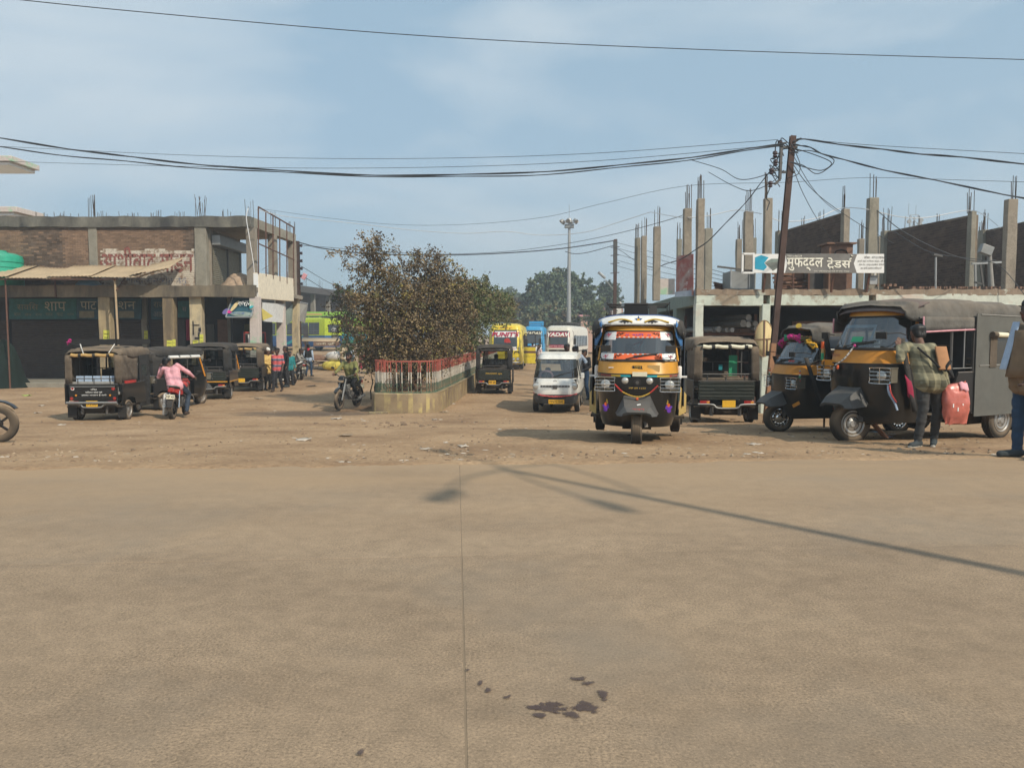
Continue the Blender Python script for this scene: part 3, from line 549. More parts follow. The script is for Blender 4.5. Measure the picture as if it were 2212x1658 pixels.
def board(name, label, quad, th, m, cat='sign', frame=None):
    """flat sign from four corners (tl, tr, br, bl) with real thickness; returns object and its centre frame"""
    q = [Vector(p) for p in quad]; c = sum(q, Vector())/4; nrm = (q[1]-q[0]).cross(q[3]-q[0]).normalized()
    if nrm.y > 0: nrm = -nrm
    t = thing(name, label, cat, c); b = B(); b.prism([p-c for p in q], -nrm*th, m); b.build('panel', t, smooth=False)
    if frame:
        f = B()
        for i in range(4): f.bar(q[i]-c+nrm*.01, q[(i+1) % 4]-c+nrm*.01, .05, .05, frame)
        f.build('frame', t)
    ux = (q[1]-q[0]).normalized(); uy = nrm.cross(ux)*1
    T = Matrix((( ux.x, uy.x, nrm.x), (ux.y, uy.y, nrm.y), (ux.z, uy.z, nrm.z))).to_4x4()
    return t, T, nrm
# shop signboards under the slab, in shade
def flat(name, label, px0, px1, py0, py1, Y, m, cat='sign', frame=None, th=.06): return board(name, label, [P(px0, py0, Y), P(px1, py0, Y), P(px1, py1, Y), P(px0, py1, Y)], th, m, cat, frame)
t, T, n = flat('shop_sign', 'dark shop signboard in shade left of the two rows of shutters', 20, 165, 645, 689, 36.3, 'sign_teal')
mk('sign_pale', (.42, .40, .30), .7, var=.25); text('शाप', 'sign_pale', t, Vector((.6, 0, .12))+n*.02, w=1.0, h=.42, T=T); text('सर्विस'.replace('र्', ''), 'sign_faded', t, Vector((-.7, 0, .12))+n*.02, w=1.0, h=.36, T=T)
for k in range(6): text(['बाल', 'सेव', 'रंग', 'मसाज', 'कट', 'स्टीम'][k], 'sign_faded', t, Vector((-1.2+k*.5, 0, -.26))+n*.02, w=.32, h=.14, T=T)
t, T, n = flat('shop_sign', 'teal and navy shop signboard with pale lettering, cut by a brown column', 166, 305, 645, 689, 36.2, 'sign_navy')
text('पाट', 'sign_pale', t, Vector((-.95, 0, .16))+n*.02, w=.75, h=.36, T=T); text('शन', 'sign_pale', t, Vector((.85, 0, .16))+n*.02, w=.8, h=.36, T=T); text('टर क', 'sign_faded', t, Vector((-.1, 0, .16))+n*.02, w=.7, h=.36, T=T)
b = B()
for x in (-1.05, .82): b = B(); b.box(x-.35, x+.35, -.016, -.012, -.42, -.1, 'sign_faded'); b.build('print', t)
t, T, n = flat('shop_sign', 'narrow dark signboard reading in pale letters between two columns', 326, 357, 645, 690, 36.2, 'sign_navy'); text('आटो', 'c_grey', t, Vector((.05, 0, -.2))+n*.02, w=.55, h=.32, T=T); text('राज', 'sign_faded', t, Vector((.05, 0, .2))+n*.02, w=.5, h=.25, T=T)
t, T, n = flat('shop_sign', 'dark green signboard in shade between brown and cream columns', 384, 413, 650, 686, 36.2, 'sign_teal'); text('स', 'c_grey', t, Vector((.0, 0, .0))+n*.02, w=.2, h=.2, T=T)
# leaning picture sign, cream box sign, side boards
t, T, n = board('tilted_sign', 'tilted dark signboard with orange and teal pictures and pale lettering', [P(503, 642, 34.0), P(555, 644, 34.0), P(542, 685, 33.2), P(488, 685, 33.2)], .05, 'sign_navy', frame='galv')
text('श्री', 'ink_white', t, Vector((-.02, -.02, .16))+n*.03, w=.24, h=.34, T=T); text('राम', 'ink_white', t, Vector((.28, -.02, .15))+n*.03, w=.36, h=.34, T=T); text('कपड़े', 'blue_paint', t, Vector((-.05, -.35, -.28))+n*.03, w=.6, h=.12, T=T)
def blob(parent, T, c, rx, ry, m, rot=0, n=14, name='picture'):
    b = B(); b.add([T @ (Matrix.Rotation(rot, 4, 'Z') @ Vector((rx*math.cos(2*math.pi*i/n), ry*math.sin(2*math.pi*i/n), 0)))+Vector(c) for i in range(n)], [tuple(range(n))], m); return b.build(name, parent, smooth=False)
blob(t, T, Vector((-.28, -.05, .05))+n*.012, .09, .34, 'wood_pale', -.3); blob(t, T, Vector((.52, 0, .15))+n*.012, .1, .3, 'teal', -.3); blob(t, T, Vector((-.45, -.22, -.2))+n*.012, .1, .1, 'magenta'); blob(t, T, Vector((.1, -.3, -.3))+n*.008, .5, .14, 'green_wash'); blob(t, T, Vector((-.6, -.2, -.18))+n*.008, .14, .2, 'c_violet', -.5)
bx = thing('box_sign', 'blank cream box sign fixed to the corner above the white sheet', 'sign', (X(561, 34), 34, Z(618, 34)))
b = B(); o_ = bx.location; q = [(X(561, 34), 34), (X(561, 34)+.0437*4.7, 38.7), (X(549, 34)+.0437*4.7, 38.7), (X(549, 34), 34)]
zt0, zb0, zt1, zb1 = Z(589, 34), Z(645, 34), Z(601.5, 38.7), Z(651, 38.7)
b.add([(q[i][0]-o_.x, q[i][1]-o_.y, z-o_.z) for z4 in ((zb0, zb1, zb1, zb0), (zt0, zt1, zt1, zt0)) for i, z in enumerate(z4)], [(0, 1, 2, 3), (4, 5, 6, 7), (0, 1, 5, 4), (1, 2, 6, 5), (2, 3, 7, 6), (3, 0, 4, 7)], 'cream'); b.build('panel', bx, smooth=False, bevel=.02)
b = B(); b.box(q[3][0]-o_.x+.02, q[0][0]-o_.x-.02, -.012, -.004, zb0-o_.z+.04, zt0-o_.z-.04, 'white_plain'); b.build('end_panel', bx)
fr = bpy.data.objects.new('frame', None); b = B(); fo_ = Vector((q[0][0], 34, zt0)); fy = [0, .9, 1.8, 2.7, 3.7, 4.7]; th_ = Z(447, 34)-zt0
tp = lambda Y: Vector((.0437*Y+.05, Y, th_-.05*Y))
for y_ in fy: b.bar((.0437*y_, y_, -.05-.05*y_), tp(y_), .045, .045, 'rust')
b.bar(tp(0), tp(4.7), .05, .05, 'rust'); b.bar(tp(0)-Vector((0, 0, th_*.56)), tp(4.7)-Vector((0, 0, th_*.56)), .045, .045, 'rust'); fr = b.build('frame', bx); fr.location = fo_-bx.location
t, T, n = board('cloth_banner', 'dirty white cloth sheet hung above the side door of the brick building', [P(566, 653, 34.4), P(614, 657, 38), P(612, 697, 38), P(566, 694, 34.4)], .02, 'canvas_white', 'banner')
b = B(); b.add([(0, 0, .2), (.04, 0, -.35), (.42, .3, -.16)], [(0, 1, 2)], 'flag_yellow'); tag(b.build('flag', smooth=False, solid=.006), 'small yellow pennant beside the dirty white cloth sheet', 'flag').location = P(565, 675, 34.2)
t, T, n = board('sign_board', 'back of a pale tilted sign sheet at the street end of the brick building', [P(641, 651, 41.3), P(664, 656, 42), P(657, 697, 42), P(643, 690, 41.3)], .04, 'c_grey', frame='galv')
t, T, n = board('sign_board', 'narrow blue green sign strip beside the last column of the brick building', [P(618, 672, 39.5), P(633, 655, 40.8), P(631, 692, 40.8), P(620, 702, 39.5)], .04, 'green_wash')
# yellow posters on the columns
for k, (px0, px1, py0, py1, Y, lab) in enumerate([(223, 236, 713, 735, FY-.22, 'yellow poster on the first brown column left of the thin awning pole'), (360, 372, 735, 752, FY-.22, 'yellow poster low on the second brown column'), (372.5, 379, 733, 752, FY-.22, 'slim yellow poster beside a wider one on the second brown column'), (416, 428, 735, 745, FY-.02, 'yellow poster low on the cream column'), (431, 439, 722, 742, FY-.02, 'folded yellow poster on the right edge of the cream column'), (311, 319, 714, 735, 36.48, 'small yellow poster on the thin grey rear column')]):
    t, T, n = flat('poster', lab, px0, px1, py0, py1, Y, 'poster_yellow', 'poster', th=.008); text('Happy', 'ink', t, n*.01+Vector((0, 0, .06)), w=(px1-px0)*.016, T=T); text('हेल्थ', 'ink', t, n*.01+Vector((0, 0, -.1)), w=(px1-px0)*.013, T=T)
b = B()
for k, (px, py, w, h) in enumerate([(418, 708, 2, 30), (424, 702, 14, 2), (432, 712, 5, 8), (426, 730, 10, 4), (430, 722, 3, 8)]): b.box(X(px-w/2, FY), X(px+w/2, FY), FY-.03, FY-.004, Z(py+h/2, FY), Z(py-h/2, FY), 'ink')
b.build('poster_scrap', LB)

# ---------------------------------------------------------------- tin awning on poles, water tanks
aw = thing('tin_awning', 'dust covered corrugated tin awning on thin poles in front of the brick wall', 'awning', (X(150, 32.6), 32.6, Z(599, 32.6)))
ao = aw.location; zf, zk = Z(600, 32.4)-ao.z, Z(576, 34.6)-ao.z; k = 0
for px0, px1, dz, sl in ((-160, -60, 0, 0), (-66, 28, .03, .02), (22, 118, .0, -.02), (110, 205, .06, .02), (198, 300, .03, .0), (286, 362, .10, .35)):
    x0, x1 = X(px0, 32.6)-ao.x, X(px1, 32.6)-ao.x; rows = []; n = int((x1-x0)/.038)
    for j in range(5):
        t_ = j/4; rows.append([(x0+(x1-x0)*i/n, -.2+2.2*t_+(.5 if px0 == 286 else 0)*i/n*(1-t_), zf+(zk-zf)*t_+dz+sl*i/n+.016*math.cos(i*math.pi/2)+.03*noise.noise((i*.05, j*.6, px0))) for i in range(n+1)])
    b = B(); b.grid(rows, 'tin_dust'); b.build('tin_sheet', aw, solid=.004, ang=80)
b = B(); b.bar((X(-160, 32.6)-ao.x, -.1, zf-.05), (X(262, 32.6)-ao.x, -.1, zf-.05), .05, .05, 'rust'); b.bar((X(-160, 34.6)-ao.x, 1.9, zk-.05), (X(290, 34.6)-ao.x, 1.9, zk-.05), .05, .05, 'rust')
for px in (0, 105, 200, 255): b.bar((X(px, 32.6)-ao.x, -.15, zf-.04), (X(px, 32.6)-ao.x, 2.0, zk-.04), .04, .04, 'rust')
b.bar((X(255, 32.6)-ao.x, 0, zf-.5), (X(245, 32.6)-ao.x, 1.6, zk-.2), .04, .04, 'rust'); b.tube([(X(300, 33)-ao.x, .6, zf+.1), (X(345, 33.5)-ao.x, 1.1, zf+.45), (X(364, 34)-ao.x, 1.5, zf+.55)], .04, 'bamboo'); b.build('frame', aw)
b = B(); b.cyl((X(253, 32.7)-ao.x, 0.05, zf), (X(258.5, 32.7)-ao.x, 0.05, gz(-17, 32.6)-ao.z), .045, 'bamboo'); b.build('pole', aw)
b = B(); b.cyl((X(18, 32.7)-ao.x, 0.05, zf), (X(19, 32.7)-ao.x, 0.05, gz(-20, 32.6)-ao.z), .035, 'rust'); b.build('pole', aw)
b = B(); b.cyl((X(120, 33.4)-ao.x, 0.9, zf), (X(128, 33.5)-ao.x, 0.75, sb-ao.z), .04, 'rust'); b.build('brace', aw)
tk = thing('water_tank', 'green ribbed plastic water tank half hidden behind the tin awning', 'water tank', (X(8, 34.3), 34.2, st-.02))
b = B(); r_ = .93; prof = [(0, r_*.97)]
for i in range(5): z_ = .1+i*.24; prof += [(z_, r_), (z_+.2, r_), (z_+.21, r_*.965), (z_+.235, r_*.965)]
prof += [(1.36, r_*.95), (1.46, r_*.7), (1.5, r_*.4), (1.52, .3), (1.58, .3)]; b.lathe(prof, 'tank_green', 'Z', n=36); b.build('body', tk, ang=50)
b = B(); b.cyl((.55, -.35, 1.28), (.55, -.35, 1.46), .09, 'tank_green'); b.build('inlet', tk)
tk = thing('water_tank', 'small blue dome topped water tank peeping over the slab under the awning', 'water tank', (X(195, 34.2), 34.2, st-.3)); b = B(); b.lathe([(0, .55), (.3, .55), (.42, .5), (.55, .36), (.62, .12), (.63, .02)], 'tank_blue', 'Z', n=28); b.build('body', tk, ang=60)
heap('tarpaulin', X(8, 33.4), 33.2, gz(-20, 33), 1.1, .8, 1.75, 'green_paint', 'dark green shade net draped over a heap by the shutters', 'tarpaulin', 5, .35)
M['green_net'] = mat('green_net', (.003, .012, .008), .95, var=.3); bpy.data.objects['tarpaulin'].data.materials[0] = M['green_net']  # net colour darkened to hold the awning's shade
# neighbour with pink eaves, only its eaves reach into the picture
hb = thing('pale_house', 'pale house at the picture edge with pink rimmed eaves sticking out', 'house', (X(-330, 50), 52, -.85))
b = B(); b.box(-7.5, X(-115, 50)-hb.location.x, -.5, 2, 0, 15, 'white_paint'); b.build('wall', hb)
for py0, py1, px, in ((336, 348, 40), (446, 458, 46)):
    b = B(); z0_, z1_ = Z(py1, 48.6)+.85, Z(py0, 48.6)+.85; b.box(-7.5, X(px-10, 48.6)-hb.location.x, -3.2, -.55, z0_-.2, z0_, 'white_plain'); b.box(-7.6, X(px, 48.6)-hb.location.x, -3.4, -.52, z0_+.003, z1_, 'col_pink'); b.build('eave', hb, bevel=.03)

# ---------------------------------------------------------------- right building: hardware shop under unfinished columns
RB = thing('shop_building', 'unfinished shop block with bare concrete columns and dark brick walls on its roof', 'building', (0, 0, 0))
RY = 22.0; rt, rb_ = Z(629, RY), Z(660, RY); zc5 = 5.32; xr = X(1500, RY); XR1 = X(2450, RY)
beam(RB, xr, X(1643, RY), RY-.15, RY+.15, rb_, rt-.12, 'peeling', 'front_beam', .02); beam(RB, X(1657, RY), X(1868, RY), RY-.15, RY+.15, rb_, rt-.12, 'peeling', 'front_beam', .02); beam(RB, X(1884, RY), XR1, RY-.15, RY+.15, rb_, rt-.1, 'peeling2', 'front_beam', .02)
beam(RB, xr, XR1, RY-.153, RY+.1, rt-.12, rt+.05, 'plaster_torn', 'torn_plaster', .03, .12)
SR = lambda Y: xr+.0437*(Y-RY)
b = B(); b.add([(xr, RY+.1, rt-.25), (XR1, RY+.1, rt-.25), (XR1, 46, rt-.25), (SR(46), 46, rt-.25), (xr, RY+.1, rt), (XR1, RY+.1, rt), (XR1, 46, rt), (SR(46), 46, rt)], [(0, 1, 2, 3), (4, 5, 6, 7), (0, 1, 5, 4), (1, 2, 6, 5), (2, 3, 7, 6), (3, 0, 4, 7)], 'concrete_raw'); b.build('roof_slab', RB, smooth=False)
b = B(); b.add([(xr, RY+.15, rb_+.02), (xr+.3, RY+.15, rb_+.02), (SR(46)+.3, 46, rb_+.02), (SR(46), 46, rb_+.02), (xr-.02, RY+.15, rt+.02), (xr+.3, RY+.15, rt+.02), (SR(46)+.3, 46, rt+.02), (SR(46)-.02, 46, rt+.02)], [(0, 1, 2, 3), (4, 5, 6, 7), (0, 1, 5, 4), (1, 2, 6, 5), (2, 3, 7, 6), (3, 0, 4, 7)], 'green_wash'); b.build('side_beam', RB, smooth=False)
for px0, px1, m in ((1498, 1515, 'peeling2'), (1641, 1658, 'peeling'), (1866, 1884, 'peeling2')): column(RB, X(px0, RY), X(px1, RY), RY-.18, RY+.12, g0, rb_+.04, m)
column(RB, X(2160, RY), X(2182, RY), RY-.18, RY+.12, g0, rb_+.04, 'peeling')
for Y in (25.5, 29.5, 34, 39): column(RB, SR(Y), SR(Y)+.3, Y-.25, Y+.25, g0, rb_+.1, 'green_wash')
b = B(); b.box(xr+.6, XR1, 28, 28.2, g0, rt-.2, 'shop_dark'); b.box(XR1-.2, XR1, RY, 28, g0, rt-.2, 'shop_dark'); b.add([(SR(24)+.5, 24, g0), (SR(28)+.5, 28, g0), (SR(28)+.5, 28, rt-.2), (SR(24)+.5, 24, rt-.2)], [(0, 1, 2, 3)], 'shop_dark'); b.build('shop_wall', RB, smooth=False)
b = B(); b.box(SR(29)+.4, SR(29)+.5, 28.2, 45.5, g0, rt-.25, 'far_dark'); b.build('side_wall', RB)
# upper columns: (px0, px1, top y in photo, distance)
cols = [(1367, 1380, 514, 30.7), (1380.5, 1394, 510, 30.2), (1406, 1423, 490, 27.5), (1457, 1469, 517, 31), (1469, 1489, 451, 23.6), (1498, 1516, 430, 22.05), (1515, 1534, 494, 28), (1584, 1597, 517, 31), (1599, 1620, 457, 24), (1618, 1628, 514, 30.7), (1641, 1660, 429, 22.05), (1809, 1825, 452, 24), (1862, 1886, 428, 22.05), (1845, 1859, 516, 31), (1886, 1903, 511, 30), (2082, 2095, 457, 24), (2157, 2182, 431, 22.05), (2101, 2115, 515, 31)]
for k, (a, c, py, Y) in enumerate(cols):
    zz = Z(py, Y); x0, x1 = X(a, Y), X(c, Y); x0 += (x1-x0)*.16; column(RB, x0, x1, Y-.11, Y+.11, rt-.02, zz, 'concrete_raw' if k % 3 else 'concrete'); rods(RB, (x0+x1)/2, Y, zz, .2, 6, .72, k, .015)
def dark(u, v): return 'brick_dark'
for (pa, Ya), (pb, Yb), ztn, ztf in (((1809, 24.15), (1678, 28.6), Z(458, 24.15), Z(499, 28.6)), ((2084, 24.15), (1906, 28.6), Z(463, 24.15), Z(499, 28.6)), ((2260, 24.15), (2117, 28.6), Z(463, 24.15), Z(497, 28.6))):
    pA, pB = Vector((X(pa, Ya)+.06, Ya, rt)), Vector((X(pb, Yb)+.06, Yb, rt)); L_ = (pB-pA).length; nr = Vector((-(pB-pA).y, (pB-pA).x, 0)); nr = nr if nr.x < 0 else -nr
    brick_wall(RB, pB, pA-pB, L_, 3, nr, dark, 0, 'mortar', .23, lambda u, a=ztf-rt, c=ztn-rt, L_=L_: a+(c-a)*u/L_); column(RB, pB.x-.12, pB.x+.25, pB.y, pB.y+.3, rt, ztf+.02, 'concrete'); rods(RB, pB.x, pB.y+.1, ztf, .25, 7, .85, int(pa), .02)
    for f in (.35, .62): q = pB+(pA-pB)*f; rods(RB, q.x+.1, q.y, ztf+(ztn-ztf)*f, .1, 3, .3, int(pa*f), .05, .5)
# brick course along the parapet
for i in range(150):
    px = 1888+i*3.6
    if px > 2205: break
    if rnd.random() < .55 and not 2152 < px < 2186:
        if 'red' not in BRICKS: bb = B(); bb.box(-.022, .022, -.1, .1, 0, .07, 'brick_red'); o = bb.build('brick', RB, smooth=False); BRICKS['red'] = o
        else: o = BRICKS['red'].copy(); C.objects.link(o)
        o.scale = (.9, 1, 1); o.location = (X(px, RY), RY-.02+rnd.uniform(-.02, .02), rt+.06+(.072 if px < 1945 and rnd.random() < .75 else 0)); o.rotation_euler.z = rnd.uniform(-.1, .1)
# sign of the hardware shop
t, T, n = flat('shop_signboard', 'long white and grey roof signboard of the hardware shop with pale Hindi lettering', 1626, 1909, 548.5, 589.5, 21.5, 'white_plain')
o = t.location; sx = lambda px: X(px, 21.5)-o.x; sz = lambda py: Z(py, 21.5)-o.z; mk('sign_grey', (.17, .16, .15), .55, var=.35, scale=1.2); mk('letter_cream', (.80, .77, .66), .6, var=.04)
b = B(); b.prism([(sx(1692), -.004, sz(548.7)), (sx(1846), -.004, sz(548.7)), (sx(1839), -.004, sz(569)), (sx(1846), -.004, sz(589.3)), (sx(1692), -.004, sz(589.3)), (sx(1697), -.004, sz(569))], (0, .003, 0), 'sign_grey'); b.build('print', t, smooth=False)
b = B(); b.prism([(sx(1627), -.005, sz(556)), (sx(1640), -.005, sz(551)), (sx(1656), -.005, sz(556)), (sx(1647), -.005, sz(568)), (sx(1653), -.005, sz(577)), (sx(1646), -.005, sz(584)), (sx(1627), -.005, sz(581))], (0, .003, 0), 'bus_cyan'); b.build('print', t, smooth=False)
for i in range(6): b = B(); b.prism([(sx(1649+i*3), -.006-.001*i, sz(570+i*2.4)), (sx(1684), -.006-.001*i, sz(563.5+i*1.5)), (sx(1684), -.006-.001*i, sz(564.6+i*1.5)), (sx(1650+i*3), -.006-.001*i, sz(571.3+i*2.4))], (0, .003, 0), 'sign_grey'); b.build('print', t, smooth=False)
b = B(); b.prism([(sx(1648), -.004, sz(567)), (sx(1662), -.004, sz(559)), (sx(1686), -.004, sz(559)), (sx(1686), -.004, sz(572)), (sx(1666), -.004, sz(585))], (0, .002, 0), 'green_wash'); b.build('print', t, smooth=False)
def sgn(s, px0, px1, py0, py1, m, bold=0): return text(s, m, t, (sx((px0+px1)/2), -.012, sz((py0+py1)/2)), w=sx(px1)-sx(px0), h=sz(py0)-sz(py1), bold=bold)
sgn('मुफद्दल', 1695, 1773, 557, 585, 'letter_cream', .018); sgn('टेडस', 1781, 1833, 556.5, 579, 'letter_cream', .018)
b = B(); b.tube([(sx(1829), -.012, sz(562)), (sx(1833), -.012, sz(558)), (sx(1836), -.012, sz(553.5)), (sx(1832), -.012, sz(552.5))], .022, 'letter_cream', n=4); b.tube([(sx(1786), -.012, sz(581)), (sx(1790), -.012, sz(577)), (sx(1795), -.012, sz(581))], .016, 'letter_cream', n=4); b.build('lettering', t)
sgn(': 9981698139', 1693, 1727, 551, 555.5, 'letter_cream'); sgn('कोसर : 9713178767', 1861, 1906, 552.5, 558.5, 'ink'); sgn('हमारे यहां नालीदार चद्दर, जी.पी', 1847, 1907, 561.5, 567, 'ink'); sgn('रोल गेट, एण्ड हार्डवेयर सेनेटरी'.replace('र्', ''), 1850, 1905, 569, 574.5, 'ink'); sgn('का सभी सामान मिलता है', 1854, 1899, 576.5, 582, 'ink'); sgn('पता: विकासखण्ड मंडी के पास, शहपुर', 1753, 1830, 584, 588, 'letter_cream')
b = B()
for p0_, p1_ in (((1600, 548), (1626, 548)), ((1600, 589), (1626, 589)), ((1601, 548), (1601, 589))): b.bar((sx(p0_[0]), 0.03, sz(p0_[1])), (sx(p1_[0]), 0.03, sz(p1_[1])), .05, .05, 'white_plain')
for px in (1652, 1800, 1877): b.bar((sx(px), .1, sz(590)), (sx(px), .25, sz(630)), .05, .05, 'rust')
b.build('frame', t)
# things on that roof
t = thing('steel_box', 'grey sheet steel box with angle frame on the shop roof left of the signboard', 'steel box', (X(1597, 22.4), 22.6, rt+.02)); x0, x1 = X(1574, 22.4)-t.location.x, X(1623, 22.4)-t.location.x; h_ = Z(587, 22.4)-rt
b = B(); b.box(x0, x1, -.3, .6, .04, h_, 'steel_grey'); b.build('body', t, bevel=.01)
b = B(); [b.bar((x, -.31, 0), (x, -.31, h_+.03), .04, .04, 'galv') for x in (x0, x1, x1-.13)]; b.bar((x0-.4, -.31, h_+.12), (x1, -.31, h_-.01), .05, .05, 'steel_dark'); b.build('frame', t)
t, T, n = board('cloth_banner', 'faded red printed cloth banner hanging beside the first roof column', [P(1461, 553, 22.6), P(1497, 548, 22.0), P(1497, 637, 22.0), P(1459, 641, 22.6)], .012, 'c_coral', 'banner'); M['banner_red'] = two_tone('banner_red', (.36, .13, .115), (.42, .33, .30), 3.5, .42, .62); t.children[0].data.materials[0] = M['banner_red']
for dz, w, m, hh in ((.38, .3, 'ink_white', .05), (.3, .24, 'ink_white', .05), (.08, .36, 'white_plain', .09), (-.12, .25, 'ink', .08), (-.25, .25, 'white_plain', .12), (-.42, .2, 'white_plain', .1)): text('आवश्यक सूचना', m, t, Vector((.02, 0, dz))+n*.02, w=w, h=hh, T=T)
b = B(); b.prism([Vector((-.26, .04, -.47)), Vector((.245, -.3, -.43)), Vector((.245, -.3, -.60)), Vector((-.265, .04, -.62))], n*.004, 'c_bluegrey'); b.build('print', t, smooth=False)
t, T, n = flat('wall_poster', 'pale pink hoarding board behind the left roof columns', 1424, 1457, 602, 636, 29, 'col_pink')
for k, (px0, px1, lab) in enumerate([(1672, 1746, 'stack of rusty brown iron gate frames leaning behind the signboard'), (1545, 1600, 'loose brown planks piled on the roof edge beside the steel box')]):
    t = thing('gate_frames' if k == 0 else 'plank_pile', lab, 'gate frame' if k == 0 else 'planks', (X((px0+px1)/2, 23), 23, rt+.02)); w = (X(px1, 23)-X(px0, 23))/2
    for j in range(5):
        b = B(); b.obox((0, .1*j, .06+.125*j if k == 0 else .03+.05*j), (2*w, .06, .06), 'rust' if j % 2 else 'wood_brown', (0, (.02*j-.03) if k == 0 else .08*j-.1, .03*j)); b.build('rail' if k == 0 else 'plank', t)
    if k == 0:
        for x in (-w, w-.05, .0): b = B(); b.bar((x, -.03, 0), (x, -.03, .72), .05, .05, 'rust'); b.build('stile', t)
        b = B(); b.box(-w*.3, w*.9, .4, .45, .05, .7, 'wood_brown'); b.build('panel', t)
t = thing('door_leaf', 'brown wooden cupboard with an arched front on the roof behind the signboard', 'cupboard', (X(1808, 22.8), 22.9, rt+.02)); w = (X(1834, 22.8)-X(1783, 22.8))/2; h_ = Z(530, 22.8)-rt
b = B(); b.box(-w, w, -.2, .4, 0, h_, 'wood_brown'); b.build('body', t, bevel=.01); b = B(); b.box(-w-.1, w+.08, -.28, .45, h_+.003, h_+.05, 'wood_brown'); b.build('top', t)
b = B(); b.tube([(-.2, -.215, h_-.5), (-.2, -.215, h_-.3), (-.15, -.215, h_-.2), (0, -.215, h_-.16), (.15, -.215, h_-.2), (.2, -.215, h_-.3), (.2, -.215, h_-.5)], .015, 'ink'); b.bar((-w, -.22, h_*.45), (w, -.22, h_*.42), .03, .02, 'ink'); b.build('moulding', t)
b = B(); b.box(-w-.45, -w-.03, .1, .15, 0, h_*.62, 'far_dark'); b.build('side_panel', t)
t = thing('meter_box', 'small grey meter box on a bracket above the third shop column', 'meter box', (X(1878, 21.8), 21.75, Z(606, 21.8))); b = B(); b.box(-.11, .11, -.08, .08, -.12, .1, 'galv'); b.build('box', t, bevel=.01); b = B(); b.box(-.13, .13, -.1, .1, .103, .13, 'steel_grey'); b.cyl((-.05, 0, .1), (-.05, 0, .5), .02, 'galv'); b.cyl((.06, 0, .1), (.06, 0, .55), .025, 'canvas_white'); b.build('conduit', t)
t = thing('hand_pump', 'pale upright pump with tilted box head and side arm on the far roof', 'pump', (X(2125, 23), 23, rt+.02)); b = B(); b.cyl((.16, 0, .1), (.06, 0, 1.1), .085, 'c_grey', .065); b.build('body', t); b = B(); b.obox((-.06, -.02, 1.25), (.36, .18, .28), 'steel_grey', (0, .35, 0)); b.build('head', t, bevel=.02)
b = B(); b.bar((-.45, 0, .85), (.55, 0, .9), .06, .06, 'galv'); b.bar((.55, 0, .93), (.55, 0, .8), .06, .06, 'galv'); b.bar((-.35, 0, .85), (-.3, 0, 0), .05, .05, 'steel_grey'); b.bar((-.2, 0, .85), (-.05, 0, 0), .05, .05, 'steel_dark'); b.bar((-.35, 0, .3), (-.1, 0, .25), .05, .05, 'steel_dark'); b.build('stand', t)
t = thing('lamp_post', 'short thin post with a small lamp head on the shop parapet', 'lamp', (X(2013, 22), 21.9, rt)); b = B(); b.cyl((0, 0, -.3), (-.03, 0, .95), .028, 'galv'); b.build('post', t); b = B(); b.obox((.02, 0, 1.0), (.26, .1, .05), 'steel_dark', (0, .2, 0)); b.build('lamp_head', t)
# inside the shop: rack with pipes, hanging oval tray, clutter
t = thing('pipe_rack', 'rust red steel rack holding grey pipes inside the hardware shop', 'rack', (X(1570, 23.4), 23.4, g0)); x0, x1 = X(1505, 23.4)-t.location.x, X(1632, 23.4)-t.location.x; zs_ = Z(718, 23.4)-g0
b = B()
for x in (x0+.05, x1-.02): b.bar((x, 0, 0), (x, 0, zs_+.55), .07, .07, 'rust'); b.bar((x, 1.8, 0), (x, 1.8, zs_+.55), .07, .07, 'rust')
b.build('post', t); b = B(); b.bar((x0, 0, zs_-.05), (x1, 0, zs_-.05), .07, .07, 'rust'); b.bar((x0, 1.8, zs_-.05), (x1, 1.8, zs_-.05), .07, .07, 'rust'); b.build('shelf', t); b = B(); b.bar((x0, 0, 1.0), (x1, 0, 1.0), .06, .06, 'rust'); b.build('shelf', t)
b = B(); b.box(x0+1.35, x1-.05, .1, 1.7, zs_-.01, zs_+.12, 'brick_red'); b.build('board_stack', t)
for k, (fx, fz, r) in enumerate([(.30, .08, .075), (.37, .10, .09), (.49, .075, .075), (.57, .075, .07), (.76, .27, .11), (.855, .24, .09), (.90, .33, .08), (.93, .21, .07), (.97, .27, .08), (.88, .45, .1), (.985, .12, .07)]):
    x = x0+(x1-x0)*fx; z = zs_+fz; b = B(); b.lathe([(0, r), (2.2, r), (2.2, r*.8), (0.01, r*.8)], 'galv' if k % 2 else 'steel_grey', 'Y', (0, 0, 0), 18); o = b.build('pipe'); tag(o, ['thin pipe at the left end of the lower row on the pipe rack', 'wider second pipe of the lower row on the pipe rack', 'third pipe of the lower row on the pipe rack', 'fourth pipe of the lower row on the pipe rack', 'largest grey pipe resting above the board stack', 'grey pipe just right of the largest pipe', 'pipe in the middle of the upper cluster', 'small pipe low in the right cluster', 'pipe against the right post of the rack', 'topmost pipe of the heap on the rack', 'smallest pipe low against the right post of the rack'][k], 'pipe', 'pipes stored on the shop rack'); o.location = (t.location.x+x, 23.2+rnd.uniform(0, .3), g0+z); o.rotation_euler.z = .25
t = thing('oval_tray', 'long pale oval wooden tray hanging against the shop column', 'wooden tray', (X(1649, 21.4), 21.4, Z(731, 21.4)), R(3)); w, h_ = .26, .50; rows = []
b = B(); b.add([(w*math.sin(a)*(1 if math.cos(a) > 0 else .92), -.02, h_*math.cos(a)) for a in [2*math.pi*i/28 for i in range(28)]], [tuple(range(28))], 'wood_pale'); b.build('tray', t, solid=.03)
